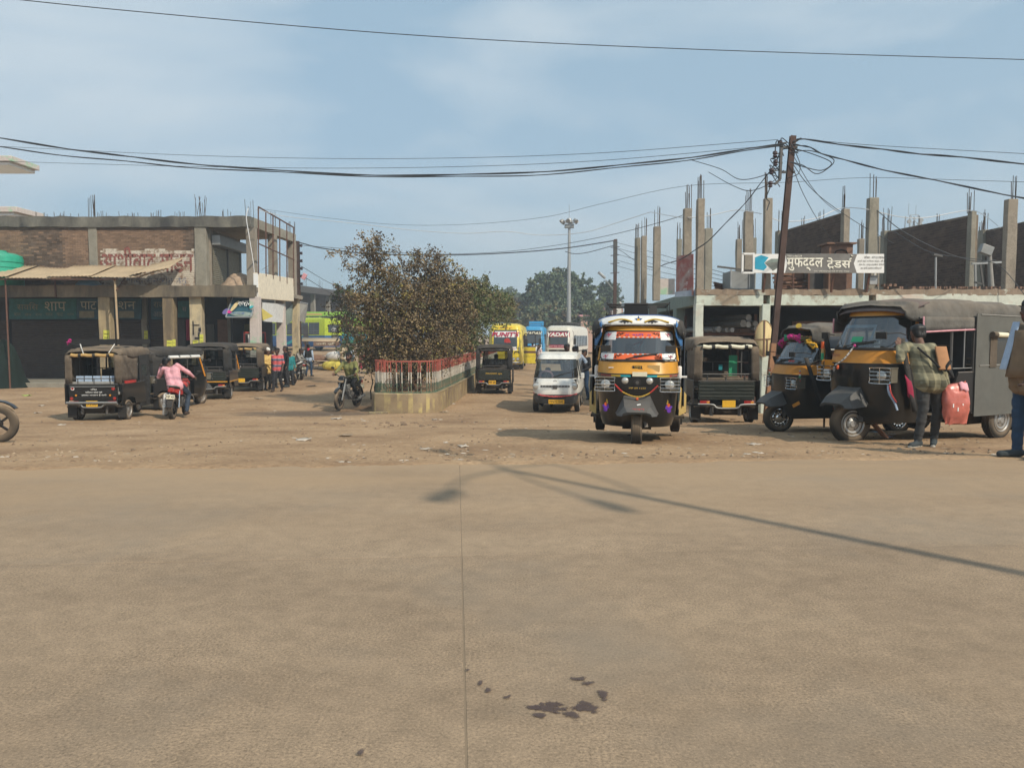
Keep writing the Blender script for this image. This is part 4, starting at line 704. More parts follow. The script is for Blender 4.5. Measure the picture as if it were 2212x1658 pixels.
b = B(); b.tube([(w*math.sin(a), -.03, h_*math.cos(a)) for a in [2*math.pi*i/28 for i in range(29)]], .016, 'wood', n=5); b.bar((-.0, -.05, h_), (.0, -.05, -h_), .035, .02, 'wood_brown'); b.bar((.09, -.05, -.02), (.09, -.05, -h_*.9), .025, .02, 'wood_brown'); b.bar((-w, -.05, -.03), (w, -.05, .0), .02, .02, 'wood_brown'); b.build('slat', t)
t = thing('shop_clutter', 'dim shelves with stacked sheets, boxes and coils deep in the hardware shop', 'shelving', (X(1760, 25), 25, g0)); r = random.Random(3)
for k in range(34):
    x = r.uniform(-2.0, 2.6); z = r.choice((0, .0, .75, 1.4)); h_ = r.uniform(.2, .6); w = r.uniform(.15, .5); b = B(); b.box(x, x+w, -r.random(), .6, z, z+h_, r.choice(('c_coral', 'c_bluegrey', 'wood_brown', 'rust', 'steel_grey', 'teal', 'far_dark', 'c_olive', 'steel_dark', 'brick_dark', 'c_tan'))); b.build('box', t)
b = B(); [b.box(-2.4, 3.2, -.4, .7, z, z+.03, 'rust') for z in (.72, 1.37, 2.1)]; b.build('shelf', t)
b = B(); b.obox((1.2, -2.2, 2.55), (5.4, .3, .25), 'rust', (0, 0, 0)); b.build('shutter_box', t)
# ---------------------------------------------------------------- median planter with tricolour railing
M['planter'] = two_tone('planter', (.30, .225, .135), (.19, .14, .095), 1.5, .45, .62, bump=.6)
def planter_stripes():
    m = M['planter']; t = m.node_tree; b = t.nodes['Principled BSDF']; L = t.links.new; src = b.inputs['Base Color'].links[0].from_socket
    tcn = N(t, 'ShaderNodeTexCoord'); sx = N(t, 'ShaderNodeSeparateXYZ'); L(tcn.outputs['Object'], sx.inputs[0])
    a = N(t, 'ShaderNodeMath', operation='ADD'); L(sx.outputs[0], a.inputs[0]); L(sx.outputs[1], a.inputs[1]); w = N(t, 'ShaderNodeMath', operation='PINGPONG'); w.inputs[1].default_value = .16; L(a.outputs[0], w.inputs[0])
    g = N(t, 'ShaderNodeMath', operation='GREATER_THAN'); g.inputs[1].default_value = .085; L(w.outputs[0], g.inputs[0])
    no = N(t, 'ShaderNodeTexNoise'); no.inputs['Scale'].default_value = 3; no.inputs['Detail'].default_value = 7; L(tcn.outputs['Object'], no.inputs['Vector']); r = N(t, 'ShaderNodeMapRange'); r.inputs[1].default_value = .42; r.inputs[2].default_value = .6; r.inputs[4].default_value = .75; L(no.outputs[0], r.inputs[0])
    q = N(t, 'ShaderNodeMath', operation='MULTIPLY'); L(g.outputs[0], q.inputs[0]); L(r.outputs[0], q.inputs[1]); mxn = N(t, 'ShaderNodeMixRGB'); mxn.inputs[2].default_value = (.50, .40, .17, 1); L(q.outputs[0], mxn.inputs[0]); L(src, mxn.inputs[1]); L(mxn.outputs[0], b.inputs['Base Color'])
planter_stripes()
MX = lambda x, Y: x+.0437*(Y-22)
md = thing('median_planter', 'long raised planter wall with faded yellow stripes dividing the side street', 'planter', (-3.1, 22, -.85)); mo = md.location
def plan(inset, y1=62):
    """outline of the planter: left side, rounded front, right side"""
    pts = [(MX(-4.12, y1)+inset, y1)]+[(MX(-4.12, y)+inset, y) for y in (50, 40, 32, 26)]
    pts += [(-4.12+inset, 22.55), (-4.08+inset, 22.25+inset), (-3.9+inset*.6, 22.05+inset), (-3.2, 21.93+inset), (-2.6, 22.0+inset), (-2.25-inset*.5, 22.25+inset), (-2.1-inset, 22.7+inset)]
    return pts+[(MX(-2.08, y)-inset, y) for y in (26, 32, 40, 50)]+[(MX(-2.08, y1)-inset, y1)]
def sub(poly, step):
    o = []
    for a, c in zip(poly, poly[1:]):
        n = max(1, int(math.dist(a, c)/step)); o += [(a[0]+(c[0]-a[0])*i/n, a[1]+(c[1]-a[1])*i/n) for i in range(n)]
    return o+[poly[-1]]
pl, pi_ = sub(plan(0), .4), sub(plan(.24), .4); n = min(len(pl), len(pi_)); b = B(); rows = []
def along(poly, n):
    d = [0]
    for a, c in zip(poly, poly[1:]): d.append(d[-1]+math.dist(a, c))
    o = []; k = 0
    for i in range(n):
        s = d[-1]*i/(n-1)
        while k < len(d)-2 and d[k+1] < s: k += 1
        t = (s-d[k])/max(1e-9, d[k+1]-d[k]); o.append((poly[k][0]+(poly[k+1][0]-poly[k][0])*t, poly[k][1]+(poly[k+1][1]-poly[k][1])*t))
    return o
pl, pi_ = along(plan(0), 240), along(plan(.24), 240); wz = .60
for (x, y), (u, v) in zip(pl, pi_):
    j = noise.noise((x*2, y*2, 0))*.02; rows.append([(x-mo.x, y-mo.y, -.15), (x-mo.x+j, y-mo.y+j, wz+j-.03), (x-mo.x+.02, y-mo.y+.03, wz+j), (u-mo.x, v-mo.y, wz+j), (u-mo.x, v-mo.y, .3)])
b.loft(rows, 'planter', closed=False, cap=False); b.build('kerb_wall', md, ang=30)
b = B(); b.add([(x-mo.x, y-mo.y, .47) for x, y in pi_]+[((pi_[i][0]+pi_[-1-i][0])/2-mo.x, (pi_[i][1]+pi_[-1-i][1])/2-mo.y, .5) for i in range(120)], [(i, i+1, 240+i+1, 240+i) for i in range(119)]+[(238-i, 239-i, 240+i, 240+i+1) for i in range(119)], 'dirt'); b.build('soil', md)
b = B(); b.obox((-.72, -.12, .0), (.55, .3, .16), 'planter', (0, 0, .1)); b.build('loose_block', md, bevel=.02)
rl = thing('railing', 'orange, white and green painted iron railing standing on the median planter', 'railing', (-3.1, 22, -.85))
d0 = sub(plan(.13), .05); dist = [0]
for a, c in zip(d0, d0[1:]): dist.append(dist[-1]+math.dist(a, c))
def at_len(s):
    k = min(range(len(dist)), key=lambda i: abs(dist[i]-s)); a = d0[max(0, k-1)]; c = d0[min(len(d0)-1, k+1)]; return Vector((d0[k][0]-mo.x, d0[k][1]-mo.y, 0)), math.atan2(c[1]-a[1], c[0]-a[0])
tot = dist[-1]; H0, H1 = wz-.02, wz+.93
bb = B()
for z0, z1, m in ((H0, H0+.30, 'rail_green'), (H0+.301, H0+.62, 'rail_white'), (H0+.621, H1-.03, 'rail_red')): bb.box(-.013, .013, -.013, .013, z0, z1, m)
bar0 = None; far = B(); s = .1; front_s = next(dist[i] for i in range(len(d0)) if d0[i][1] < 22.6)
cand = []
while s < tot: cand.append(s); s += .142
near = sorted(cand, key=lambda q: at_len(q)[0].y + (6 if at_len(q)[0].x < -.6 and at_len(q)[0].y > 2.5 else 0))[:260]; nearset = set(near)
for q in cand:
    p, a = at_len(q)
    if q in nearset:
        if bar0 is None: bar0 = bb.build('bar', rl, smooth=False); o = bar0
        else: o = bar0.copy(); C.objects.link(o)
        o.location = p; o.rotation_euler = (rnd.gauss(0, .016), rnd.gauss(0, .022), a+rnd.gauss(0, .2))
    else: far.add([tuple(Vector(v)+p) for v in bb.v], bb.f, 'rail_red'); far.m[-len(bb.f):] = [far.mi(bb.mats[i]) for i in bb.m]
far.build('bar', rl, smooth=False, kind='stuff')
for z, m, k in ((H1-.015, 'rail_red', 'top_rail'), (H0+.03, 'rail_green', 'bottom_rail')):
    b = B(); step = along(d0, 420); b.loft([[(x-mo.x+u, y-mo.y+u*.3, z+v) for u, v in ((-.022, -.02), (.022, -.02), (.022, .02), (-.022, .02))] for x, y in step], m); b.build(k, rl, smooth=False)
for q in (front_s-.05, front_s+.55, front_s+2.6):
    p, a = at_len(q); b = B()
    for z0, z1, m in ((H0-.04, H0+.30, 'rail_green'), (H0+.3, H0+.62, 'rail_white'), (H0+.62, H1+.02, 'rail_red')): b.box(-.035, .035, -.035, .035, z0, z1, m)
    o = b.build('post', rl, smooth=False); o.location = p; o.rotation_euler.z = a
for dx in (-.42, .02, .42): b = B(); b.tube([(dx+.13*math.cos(i*math.pi/9), .06, H0+.30+.13*math.sin(i*math.pi/9)) for i in range(19)], .010, 'rust', n=5); b.build('ring', rl)

# ---------------------------------------------------------------- leaves, bushes and trees
for k, c in dict(lf_tan=(.25, .185, .10), lf_brown=(.135, .095, .054), lf_dark=(.06, .047, .031), lf_olive=(.15, .135, .055), lf_yellow=(.27, .215, .06), lf_green=(.10, .125, .045), lf_deep=(.04, .062, .026), lf_far=(.10, .14, .082), lf_far2=(.075, .108, .066), lf_far3=(.135, .165, .08), lf_dusty=(.155, .15, .075)).items(): mk(k, c, .75, var=.15, spec=.25)  # far leaf tones lightened, distance haze put into their colour
def leaf_mesh(name, parent, pts, size, mats, weights, seed, up=.35, clump=None, kind=None):
    g = np.random.default_rng(seed); P_ = np.asarray(pts, np.float32); n = len(P_); s = size*g.uniform(.6, 1.35, n)[:, None]
    d = g.normal(size=(n, 3)); d[:, 2] -= .3; d /= np.linalg.norm(d, axis=1)[:, None]; r = g.normal(size=(n, 3)); r[:, 2] += up*2; u = np.cross(d, r); u /= np.linalg.norm(u, axis=1)[:, None]+1e-9; w = np.cross(d, u)
    V = np.stack([P_, P_+(d*.5+u*.42+w*.08)*s, P_+d*s, P_+(d*.5-u*.42+w*.08)*s], 1).reshape(-1, 3); Q = np.arange(4*n).reshape(-1, 4)
    wt = np.array(weights, float); wt /= wt.sum()
    if clump is not None:
        cid = np.asarray(clump); k = g.choice(len(mats), size=cid.max()+1, p=wt); mi = k[cid]; alt = g.random(n) < .14; mi[alt] = g.choice(len(mats), size=alt.sum(), p=wt)
    else: mi = g.choice(len(mats), size=n, p=wt)
    return np_mesh(name, V, Q, mats, mi, parent, kind=kind)
def twigs(lobes, nt_, per, seed, length=(.35, .8), shell=(.55, 1.03), out=.8, upw=.35):
    """leaf positions strung along short drooping twigs in a crown of ellipsoid lobes; also twig polylines"""
    g = random.Random(seed); pts = []; cid = []; lines = []; vols = [rx*ry*rz for _, (rx, ry, rz), *_ in lobes]; tw = sum(v**.7 for v in vols)
    for k in range(nt_):
        q = g.random()*tw
        for L_, v in zip(lobes, vols):
            q -= v**.7
            if q <= 0: break
        c, rad = Vector(L_[0]), L_[1]; d = Vector((g.gauss(0, 1), g.gauss(0, 1), g.gauss(0, 1))).normalized(); rr = g.uniform(*shell)*(1+.42*noise.noise(d*2.3+Vector(c)*.7)); p = c+Vector((d.x*rad[0], d.y*rad[1], d.z*rad[2]))*rr
        v = (d*out+Vector((g.gauss(0, .5), g.gauss(0, .5), upw+g.gauss(0, .4)))).normalized(); ln = g.uniform(*length); line = []
        n = max(3, int(per*ln/.55))
        for i in range(n):
            t = i/n; pos = p+v*ln*t+Vector((0, 0, -.35*ln*t*t)); j = .03+.05*g.random(); pts.append(pos+Vector((g.gauss(0, j), g.gauss(0, j), g.gauss(0, j)))); cid.append(k)
            if i % 5 == 0: line.append(pos)
        lines.append(line)
    return pts, cid, lines
def stems(b, base, tips, r0, m, seed, seg=6, n=6, wob=.25):
    g = random.Random(seed)
    for tip in tips:
        a = Vector(base)+Vector((g.uniform(-.12, .12), g.uniform(-.12, .12), 0)); t_ = Vector(tip); L_ = (t_-a).length
        pts = [a+(t_-a)*(i/seg)+Vector((g.gauss(0, wob), g.gauss(0, wob), g.gauss(0, wob*.5)))*L_*.12*math.sin(math.pi*i/seg)+Vector((0, 0, L_*.08*math.sin(math.pi*i/seg))) for i in range(seg+1)]
        b.tube(pts, [max(.008, r0*(1-.85*i/seg)) for i in range(seg+1)], m, n=n)
def bush(name, label, cat, base, lobes, nt_, per, size, mats, wts, seed, sprays=(), r0=.06, length=(.35, .8), shell=(.5, 1.03)):
    t = thing(name, label, cat, base); o = Vector(base); lb = [(Vector(c)-o, r) for c, r in lobes]
    pts, cid, lines = twigs(lb, nt_, per, seed, length, shell); g = random.Random(seed+1); b = B(); k = max(cid)+1
    stems(b, (0, 0, 0), [c+Vector((0, 0, r[2]*.3)) for c, r in lb], r0, 'bark', seed)
    for c, r in lb:
        for i in range(5): d = Vector((g.gauss(0, 1), g.gauss(0, 1), abs(g.gauss(0, .8)))).normalized(); stems(b, c-Vector((0, 0, r[2]*.4)), [c+Vector((d.x*r[0], d.y*r[1], d.z*r[2]))*.95], r0*.35, 'bark', seed+i, n=4)
    for sp in sprays:
        line = catmull([Vector(p)-o for p in sp], 14); b.tube(line, [.014*(1-.7*i/len(line)) for i in range(len(line))], 'bark', n=4)
        for i, p in enumerate(line):
            if i < 4: continue
            for q in range(g.choice((2, 3, 4, 5))): pts.append(p+Vector((g.gauss(0, .07), g.gauss(0, .07), g.gauss(0, .07)))); cid.append(k)
            if i % 7 == 3:
                d = Vector((g.gauss(0, 1), g.gauss(0, .6), g.gauss(0, .7)))*.28
                for q in range(7): pts.append(p+d*(q/6)+Vector((g.gauss(0, .035), g.gauss(0, .035), g.gauss(0, .035)))); cid.append(k)
        k += 1
    b.build('trunk', t); leaf_mesh('crown', t, pts, size, mats, wts, seed, clump=cid); return t
def lob(px, py, Y, rpx, rpy, ry): return (P(px, py, Y), (rpx*Y/F, ry, rpy*Y/F))
S_ = lambda *p: [P(a, c, Y) for a, c, Y in p]
bush('median_bush', 'large dusty brown bush growing out of the near end of the median railing', 'bush', (-3.1, 24.6, -.4),
     [lob(852, 662, 24.6, 66, 46, 1.0), lob(925, 668, 25.6, 62, 50, 1.1), lob(840, 715, 24.3, 54, 50, .9), lob(905, 735, 24.6, 78, 42, .9), lob(965, 675, 27, 46, 44, 1.1), lob(806, 590, 24.8, 24, 34, .35), lob(812, 552, 24.8, 15, 24, .3), lob(860, 605, 25, 34, 24, .5), lob(922, 583, 26, 36, 28, .8), lob(960, 625, 26.5, 36, 28, .8), lob(970, 730, 27, 30, 30, .9), lob(784, 640, 24.4, 20, 24, .6), lob(880, 772, 24, 78, 16, .8)],
     2300, 23, .066, ['lf_tan', 'lf_brown', 'lf_dark', 'lf_olive', 'lf_yellow', 'lf_dusty'], [4.5, 5, 4, .8, .5, .5], 11,
     [S_((830, 580, 24.8), (800, 535, 24.7), (785, 515, 24.6), (779, 503, 24.6)), S_((840, 580, 24.8), (820, 530, 24.8), (812, 515, 24.7), (803, 500, 24.7)), S_((800, 580, 24.7), (765, 555, 24.5), (725, 545, 24.4), (706, 552, 24.3)), S_((805, 575, 24.7), (775, 535, 24.6), (750, 542, 24.5), (745, 570, 24.5)), S_((800, 600, 24.7), (765, 580, 24.5), (745, 572, 24.5)), S_((930, 590, 26), (945, 555, 26), (925, 528, 26)), S_((940, 590, 26), (965, 560, 26), (985, 572, 26)), S_((960, 600, 26.4), (985, 580, 26.4), (1003, 586, 26.4)), S_((900, 590, 25.6), (905, 555, 25.6), (898, 540, 25.6)), S_((870, 580, 25), (862, 550, 25), (850, 538, 25)), S_((790, 650, 24.5), (755, 640, 24.3), (742, 660, 24.3)), S_((780, 700, 24.4), (745, 690, 24.2), (735, 705, 24.1)), S_((785, 735, 24.3), (760, 725, 24.1), (735, 745, 24)), S_((980, 640, 27.5), (1010, 605, 27.5), (1030, 620, 27.5))], r0=.07)
bush('median_bush', 'greener dusty bush behind the large brown one on the median', 'bush', (MX(-3.1, 36), 36, -.4), [lob(1015, 665, 35, 42, 46, 1.2), lob(1000, 700, 33, 34, 38, 1.1), lob(1058, 662, 40, 38, 26, 1.3), lob(1035, 640, 37, 34, 30, 1.2), lob(1000, 640, 33, 30, 36, 1), lob(998, 740, 33, 28, 24, .9), lob(1078, 668, 43, 26, 22, 1.2)], 1150, 20, .10, ['lf_olive', 'lf_dusty', 'lf_green', 'lf_tan', 'lf_dark'], [3, 2.5, 6, .6, 1.2], 12)
bush('median_bush', 'small green bush at the far end of the median by the yellow bus', 'bush', (MX(-3.1, 58), 58, -.4), [lob(1076, 662, 58, 26, 20, 1.2), lob(1092, 658, 60, 14, 18, 1.1), lob(1062, 672, 57, 18, 16, .9)], 520, 18, .14, ['lf_green', 'lf_olive', 'lf_dusty', 'lf_dark'], [4, 3, 2, 2], 13)
bush('roadside_shrub', 'dark thin shrub in front of the far building left of the median bush', 'bush', tuple(G(752, 790)), [lob(740, 640, 38, 16, 22, .6), lob(755, 665, 38, 20, 26, .6), lob(762, 735, 36, 16, 40, .5), lob(745, 695, 37, 14, 24, .5)], 200, 16, .10, ['lf_dark', 'lf_deep', 'lf_brown'], [3, 3, 1], 14, r0=.03)
bush('roadside_shrub', 'yellowish low shrub beside the median under the large bush', 'bush', (X(802, 27), 27, -.85), [lob(805, 735, 27, 20, 34, .5), lob(815, 770, 27, 22, 18, .5)], 180, 16, .075, ['lf_yellow', 'lf_olive', 'lf_brown'], [3, 2, 2], 15, r0=.03)
def tree(name, label, base, lobes, nt_, per, size, mats, wts, seed, trunk=.3, length=(.8, 1.8), shell=(.6, 1.02)):
    t = thing(name, label, 'tree', base); o = Vector(base); lb = [(Vector(c)-o, r) for c, r in lobes]; b = B(); stems(b, (0, 0, 0), [c for c, r in lb], trunk, 'bark', seed, n=7)
    b.build('trunk', t); pts, cid, _ = twigs(lb, nt_, per, seed, length, shell); leaf_mesh('crown', t, pts, size, mats, wts, seed, clump=cid); return t
tree('broad_tree', 'broad round green tree behind the tall light mast', (X(1212, 108), 108, -.5), [lob(1180, 635, 108, 36, 34, 2.6), lob(1215, 622, 109, 36, 32, 2.6), lob(1244, 640, 107, 32, 34, 2.4), lob(1200, 660, 106, 45, 32, 2.4), lob(1258, 662, 107, 20, 24, 2), lob(1160, 655, 108, 25, 24, 2), lob(1235, 668, 105, 40, 26, 2), lob(1190, 690, 104, 45, 22, 2)], 1050, 11, .42, ['lf_far', 'lf_far2', 'lf_far3', 'lf_dusty'], [4, 4, 2, .6], 21, .35, (.8, 1.7))
tree('slim_tree', 'small dark green tree behind the far utility pole', (X(1312, 120), 120, -.5), [lob(1313, 632, 120, 12, 14, 1.1), lob(1310, 648, 120, 9, 12, 1), lob(1318, 652, 120, 9, 10, 1)], 150, 10, .42, ['lf_far2', 'lf_deep'], [3, 2], 22, .14)
tree('far_tree', 'pale hazy tree crown showing above the far concrete roof', (X(1093, 170), 170, 0), [lob(1090, 645, 170, 14, 10, 1.6), lob(1100, 640, 170, 12, 12, 1.5), lob(1112, 648, 170, 14, 9, 1.5)], 150, 9, .6, ['lf_far', 'lf_far3'], [3, 2], 23, .2)
tree('small_tree', 'small light green tree beside the pink house', (X(1286, 92), 92, -.7), [lob(1284, 683, 92, 7, 14, .6), lob(1290, 672, 92, 6, 12, .6)], 90, 9, .3, ['lf_far3', 'lf_green'], [3, 2], 24, .08)
bush('low_hedge', 'grey green thicket under the broad tree behind the buses', 'bush', (X(1195, 98), 98, -.8), [lob(1165, 690, 98, 35, 18, 1.5), lob(1215, 690, 98, 35, 20, 1.5), lob(1190, 680, 99, 30, 20, 1.5)], 380, 9, .38, ['lf_dusty', 'lf_far', 'lf_brown'], [3, 3, 1], 25, r0=.1, length=(.6, 1.3))

# ---------------------------------------------------------------- far buildings
def block(name, label, x0, x1, y0, y1, z0, z1, m, cat='building'): t = thing(name, label, cat, ((x0+x1)/2, y0, z0)); return t, (x1-x0)/2, y1-y0, z1-z0
A0, A1 = P(600, 612, 84), P(812, 640, 118); fb = thing('market_block', 'long shaded concrete market block with bare columns behind the parked buses', 'building', (A0.x, A0.y, .3)); o = fb.location
u = (A1-A0); u.z = 0; Lf = u.length; u.normalize(); ang = math.atan2(u.y, u.x); fb.rotation_euler.z = ang; h0, h1 = A0.z-.3, A1.z-.3
b = B(); b.add([(0, -.8, h0-.75), (Lf, -.8, h1-.75), (Lf, 8, h1-.75), (0, 8, h0-.75), (0, -.8, h0), (Lf, -.8, h1), (Lf, 8, h1), (0, 8, h0)], [(0, 1, 2, 3), (4, 5, 6, 7), (0, 1, 5, 4), (1, 2, 6, 5), (2, 3, 7, 6), (3, 0, 4, 7)], 'far_dark'); b.build('roof_slab', fb, smooth=False)
b = B(); b.box(0, Lf, 2.6, 2.8, 0, h0-.75, 'far_brick'); b.build('wall', fb)
for k in range(8): column(fb, Lf*k/7-.25, Lf*k/7+.2, -.2, .3, 0, h0-.74+(h1-h0)*k/7, 'concrete'); rods(fb, Lf*k/7, 1, h0+(h1-h0)*k/7, .5, 6, 1.6, k, .02)
b = B(); b.box(-2, Lf+2, -1.2, -.9, 0, 3.3, 'far_dark'); b.build('parapet', fb)
t, hw, dp, hh = block('concrete_house', 'dark concrete frame house with a pale hoarding, left of the broad tree', X(1088, 112), X(1137, 112), 112, 120, -.5, Z(643, 112), 'concrete')
b = B(); b.box(-hw-.6, hw+.9, -.8, dp, hh-.55, hh, 'far_dark'); b.build('roof_slab', t); b = B(); b.box(-hw, hw, 2.5, dp, 0, hh-.55, 'far_brick'); b.build('wall', t)
for x in (-hw, -hw*.45, hw*.1, hw-.3): column(t, x, x+.35, -.2, .2, 0, hh-.54, 'concrete')
b = B(); b.box(hw*.35, hw, -.1, .3, 0, hh-.55, 'far_dark'); b.build('side_wall', t)
t2, T, n = flat('hoarding', 'pale hoarding with a dark emblem on the far concrete house', 1104, 1121, 651, 667, 111.6, 'c_grey'); blob(t2, T, n*.03+Vector((-.25, -.25, 0)), .2, .22, 'ink')
t, hw, dp, hh = block('brick_house', 'orange pink exposed brick house behind the broad tree', X(1135, 118), X(1176, 118), 118, 126, -.5, Z(650, 118), 'pink'); b = B(); b.box(-hw, hw, 0, dp, 0, hh, 'pink_house'); b.build('wall', t); b = B(); b.box(-hw*.9, -hw*.2, -.05, .1, hh*.62, hh*.85, 'far_dark'); b.build('window', t)
t, hw, dp, hh = block('pink_house', 'low pink house with flat roof right of the light mast', X(1254, 96), X(1300, 96), 96, 102, -.6, Z(681, 96), 'pink'); b = B(); b.box(-hw, hw, 0, dp, 0, hh, 'pink_house'); b.build('wall', t); b = B(); b.box(-hw-.2, hw+.3, -.4, dp, hh-.12, hh+.06, 'c_pink'); b.build('roof', t)
b = B(); b.box(-hw*.65, -hw*.2, -.04, .05, hh-.7, hh-.4, 'far_dark'); b.build('window', t); b = B(); b.box(hw*.45, hw*.75, -.04, .05, hh-1.2, hh-.4, 'far_dark'); b.build('door', t)
t, hw, dp, hh = block('red_roof_house', 'far house with a red gable roof right of the broad tree', X(1268, 125), X(1345, 125), 125, 131, -.5, Z(668, 125), 'red'); b = B(); b.box(-hw, hw, 0, dp, 0, hh, 'pink_house'); b.build('wall', t); b = B(); b.prism([(-hw, -.3, hh), (-hw*.25, -.3, hh+1.9), (hw, -.3, hh)], (0, dp, 0), 'far_roof'); b.build('roof', t, smooth=False)
b = B(); b.box(-hw*.1, hw*.3, -.4, -.31, hh-1.2, hh+.2, 'c_pink'); b.build('balcony', t); b = B(); b.box(hw*.35, hw*.85, -1.2, -.5, hh-.9, hh+1.2, 'c_white'); b.build('wall', t)
t, hw, dp, hh = block('tin_shed', 'far white tin roofed shed between broad tree and pink house', X(1225, 130), X(1275, 130), 130, 136, -.5, Z(676, 130), 'tin'); b = B(); b.box(-hw, hw, 0, dp, 0, hh-.5, 'c_grey'); b.build('wall', t); b = B(); b.prism([(-hw, -.2, hh-.5), (hw, -.2, hh-.1), (hw, dp, hh+.7), (-hw, dp, hh+.3)], (0, 0, .1), 'c_ltblue'); b.build('roof', t, smooth=False)
tw = thing('cell_tower', 'distant lattice mobile phone tower above the second roof wall', 'tower', (X(1961, 190), 190, 0)); zt_ = Z(466, 190); b = B(); w = 1.3
for sx in (-1, 1):
    for sy in (-1, 1): b.bar((sx*w*1.6, sy*w*1.6, 0), (sx*w*.8, sy*w*.8, zt_), .22, .22, 'galv')
for i in range(12):
    z0_, z1_ = zt_*i/12, zt_*(i+1)/12; r0_, r1_ = w*(1.6-.8*i/12), w*(1.6-.8*(i+1)/12); b.bar((-r0_, -r0_, z0_), (r1_, -r1_, z1_), .12, .12, 'galv'); b.bar((r0_, -r0_, z0_), (-r1_, -r1_, z1_), .12, .12, 'galv'); b.bar((-r1_, -r1_, z1_), (r1_, -r1_, z1_), .12, .12, 'galv')
b.build('lattice', tw)
for x, z in ((-1.4, -1.6), (1.5, -1.3), (1.2, -2.2)): b = B(); b.cyl((x, -1.2, zt_+z), (x, -1.6, zt_+z), .5, 'c_grey', n=14); b.build('dish', tw)
b = B(); b.cyl((-.9, 0, zt_), (-.9, 0, zt_+3), .06, 'galv', n=5); b.cyl((.9, 0, zt_), (.9, 0, zt_+2.5), .06, 'galv', n=5); b.build('antenna', tw)

# ---------------------------------------------------------------- poles
def ibeam(b, p0, p1, w, d, m, tk=.016):
    p0, p1 = Vector(p0), Vector(p1); q = p1-p0; zz = q.normalized(); xx = Vector((1, 0, 0)); xx = (xx-zz*xx.dot(zz)).normalized(); yy = zz.cross(xx); T = Matrix((( xx.x, yy.x, zz.x), (xx.y, yy.y, zz.y), (xx.z, yy.z, zz.z))).to_4x4(); T = Matrix.Translation(p0) @ T; L_ = q.length
    b.box(-w/2, w/2, -d/2, -d/2+tk, 0, L_, m, T); b.box(-w/2, w/2, d/2-tk, d/2, 0, L_, m, T); b.box(-tk/2, tk/2, -d/2+tk, d/2-tk, 0, L_, m, T)
PY = 17.4; p0 = P(1653, 905, PY); p0.z = gz(p0.x, PY); p1 = P(1712, 294, PY)
up = thing('utility_pole', 'leaning dark steel rail utility pole carrying many tangled cables by the shop', 'utility pole', p0); q1 = p1-p0; at = lambda f: q1*f
b = B(); ibeam(b, (0, 0, -.3), q1, .125, .10, 'pole_rail'); b.box(-.005, .02, -.055, .055, 0, .05, 'pole_rail'); b.build('shaft', up, smooth=False)
b = B(); b.bar(at(.0), at(.285), .133, .107, 'pole_orange'); b.build('painted_foot', up, smooth=False)
f2 = lambda py, dx=-.24: (P(1653+59*(905-py)/611, py, PY)-p0)+Vector((dx, 0, 0))
b = B(); b.bar(f2(312), f2(388, -.20), .09, .05, 'steel_dark'); b.bar(f2(388, -.20), f2(398, -.30), .07, .05, 'steel_dark')
for py in (318, 372): b.bar(f2(py), f2(py, .12), .05, .05, 'steel_dark')
b.build('bracket', up, smooth=False)
for py, dx in ((310, -.27), (333, -.36), (352, -.33), (370, -.40), (398, -.40)): b = B(); c = f2(py, dx); b.lathe([(-.07, .03), (-.05, .055), (-.01, .03), (.01, .055), (.05, .05), (.07, .02)], 'insulator', 'Z', c, 10); b.bar(c, c+Vector((.15, 0, .02)), .025, .025, 'steel_dark'); b.build('insulator', up)
b = B(); r = random.Random(4)
for k in range(9): a = f2(r.uniform(302, 325), r.uniform(-.3, .05)); b.tube(catmull([a, a+Vector((r.uniform(-.3, .3), r.uniform(-.1, .1), r.uniform(-.1, .15))), a+Vector((r.uniform(-.25, .35), 0, r.uniform(-.2, .05)))], 5), .012, 'wire', n=4)
for k in range(6): a = f2(r.uniform(335, 390), -.3); b.tube(catmull([a, a+Vector((-.15, 0, r.uniform(-.1, .1))), a+Vector((.1, 0, r.uniform(-.3, .1)))], 5), .01, 'wire', n=4)
b.tube(catmull([f2(400, -.38), f2(412, -.42), f2(428, -.46), f2(436, -.38), f2(445, -.40), f2(455, -.42)], 4), .012, 'wire', n=4); b.build('cable_tangle', up)
# far pole with a street lamp
t = thing('utility_pole', 'far dark utility pole with a street lamp on its left side', 'utility pole', (X(1326.5, 45), 45, -.85)); h_ = Z(517, 45)+.85; b = B(); ibeam(b, (0, 0, 0), (.02, 0, h_), .19, .16, 'pole_rail', .03); b.build('shaft', t, smooth=False)
b = B(); b.box(-.10, .12, -.1, .1, h_*.76, h_-.1, 'steel_dark')
for z in (.75, .82, .88, .94): b.bar((-.26, 0, h_*z), (.26, 0, h_*z+.05), .04, .04, 'insulator')
b.build('insulator_rack', t, smooth=False); b = B(); b.tube([(0, 0, h_*.62), (-.3, -.1, h_*.66), (-.55, -.15, h_*.70)], .03, 'galv'); b.build('lamp_arm', t); b = B(); b.obox((-.78, -.18, h_*.735), (.55, .2, .14), 'galv', (0, .72, 0)); b.build('lamp_head', t, bevel=.03)
t = thing('utility_pole', 'dark utility pole with stacked insulators behind the brick building corner', 'utility pole', (X(646, 43), 43, -.85)); h_ = Z(521, 43)+.85; b = B(); ibeam(b, (0, 0, 0), (-.02, 0, h_), .22, .2, 'pole_rail', .03); b.build('shaft', t, smooth=False)
for k in range(6): b = B(); b.lathe([(-.08, .05), (-.04, .09), (0, .05), (.04, .09), (.08, .03)], 'insulator', 'Z', (.22, -.1, h_-.25-k*.42), 10); b.bar((0, -.1, h_-.25-k*.42), (.22, -.1, h_-.25-k*.42), .04, .04, 'steel_dark'); b.build('insulator', t)
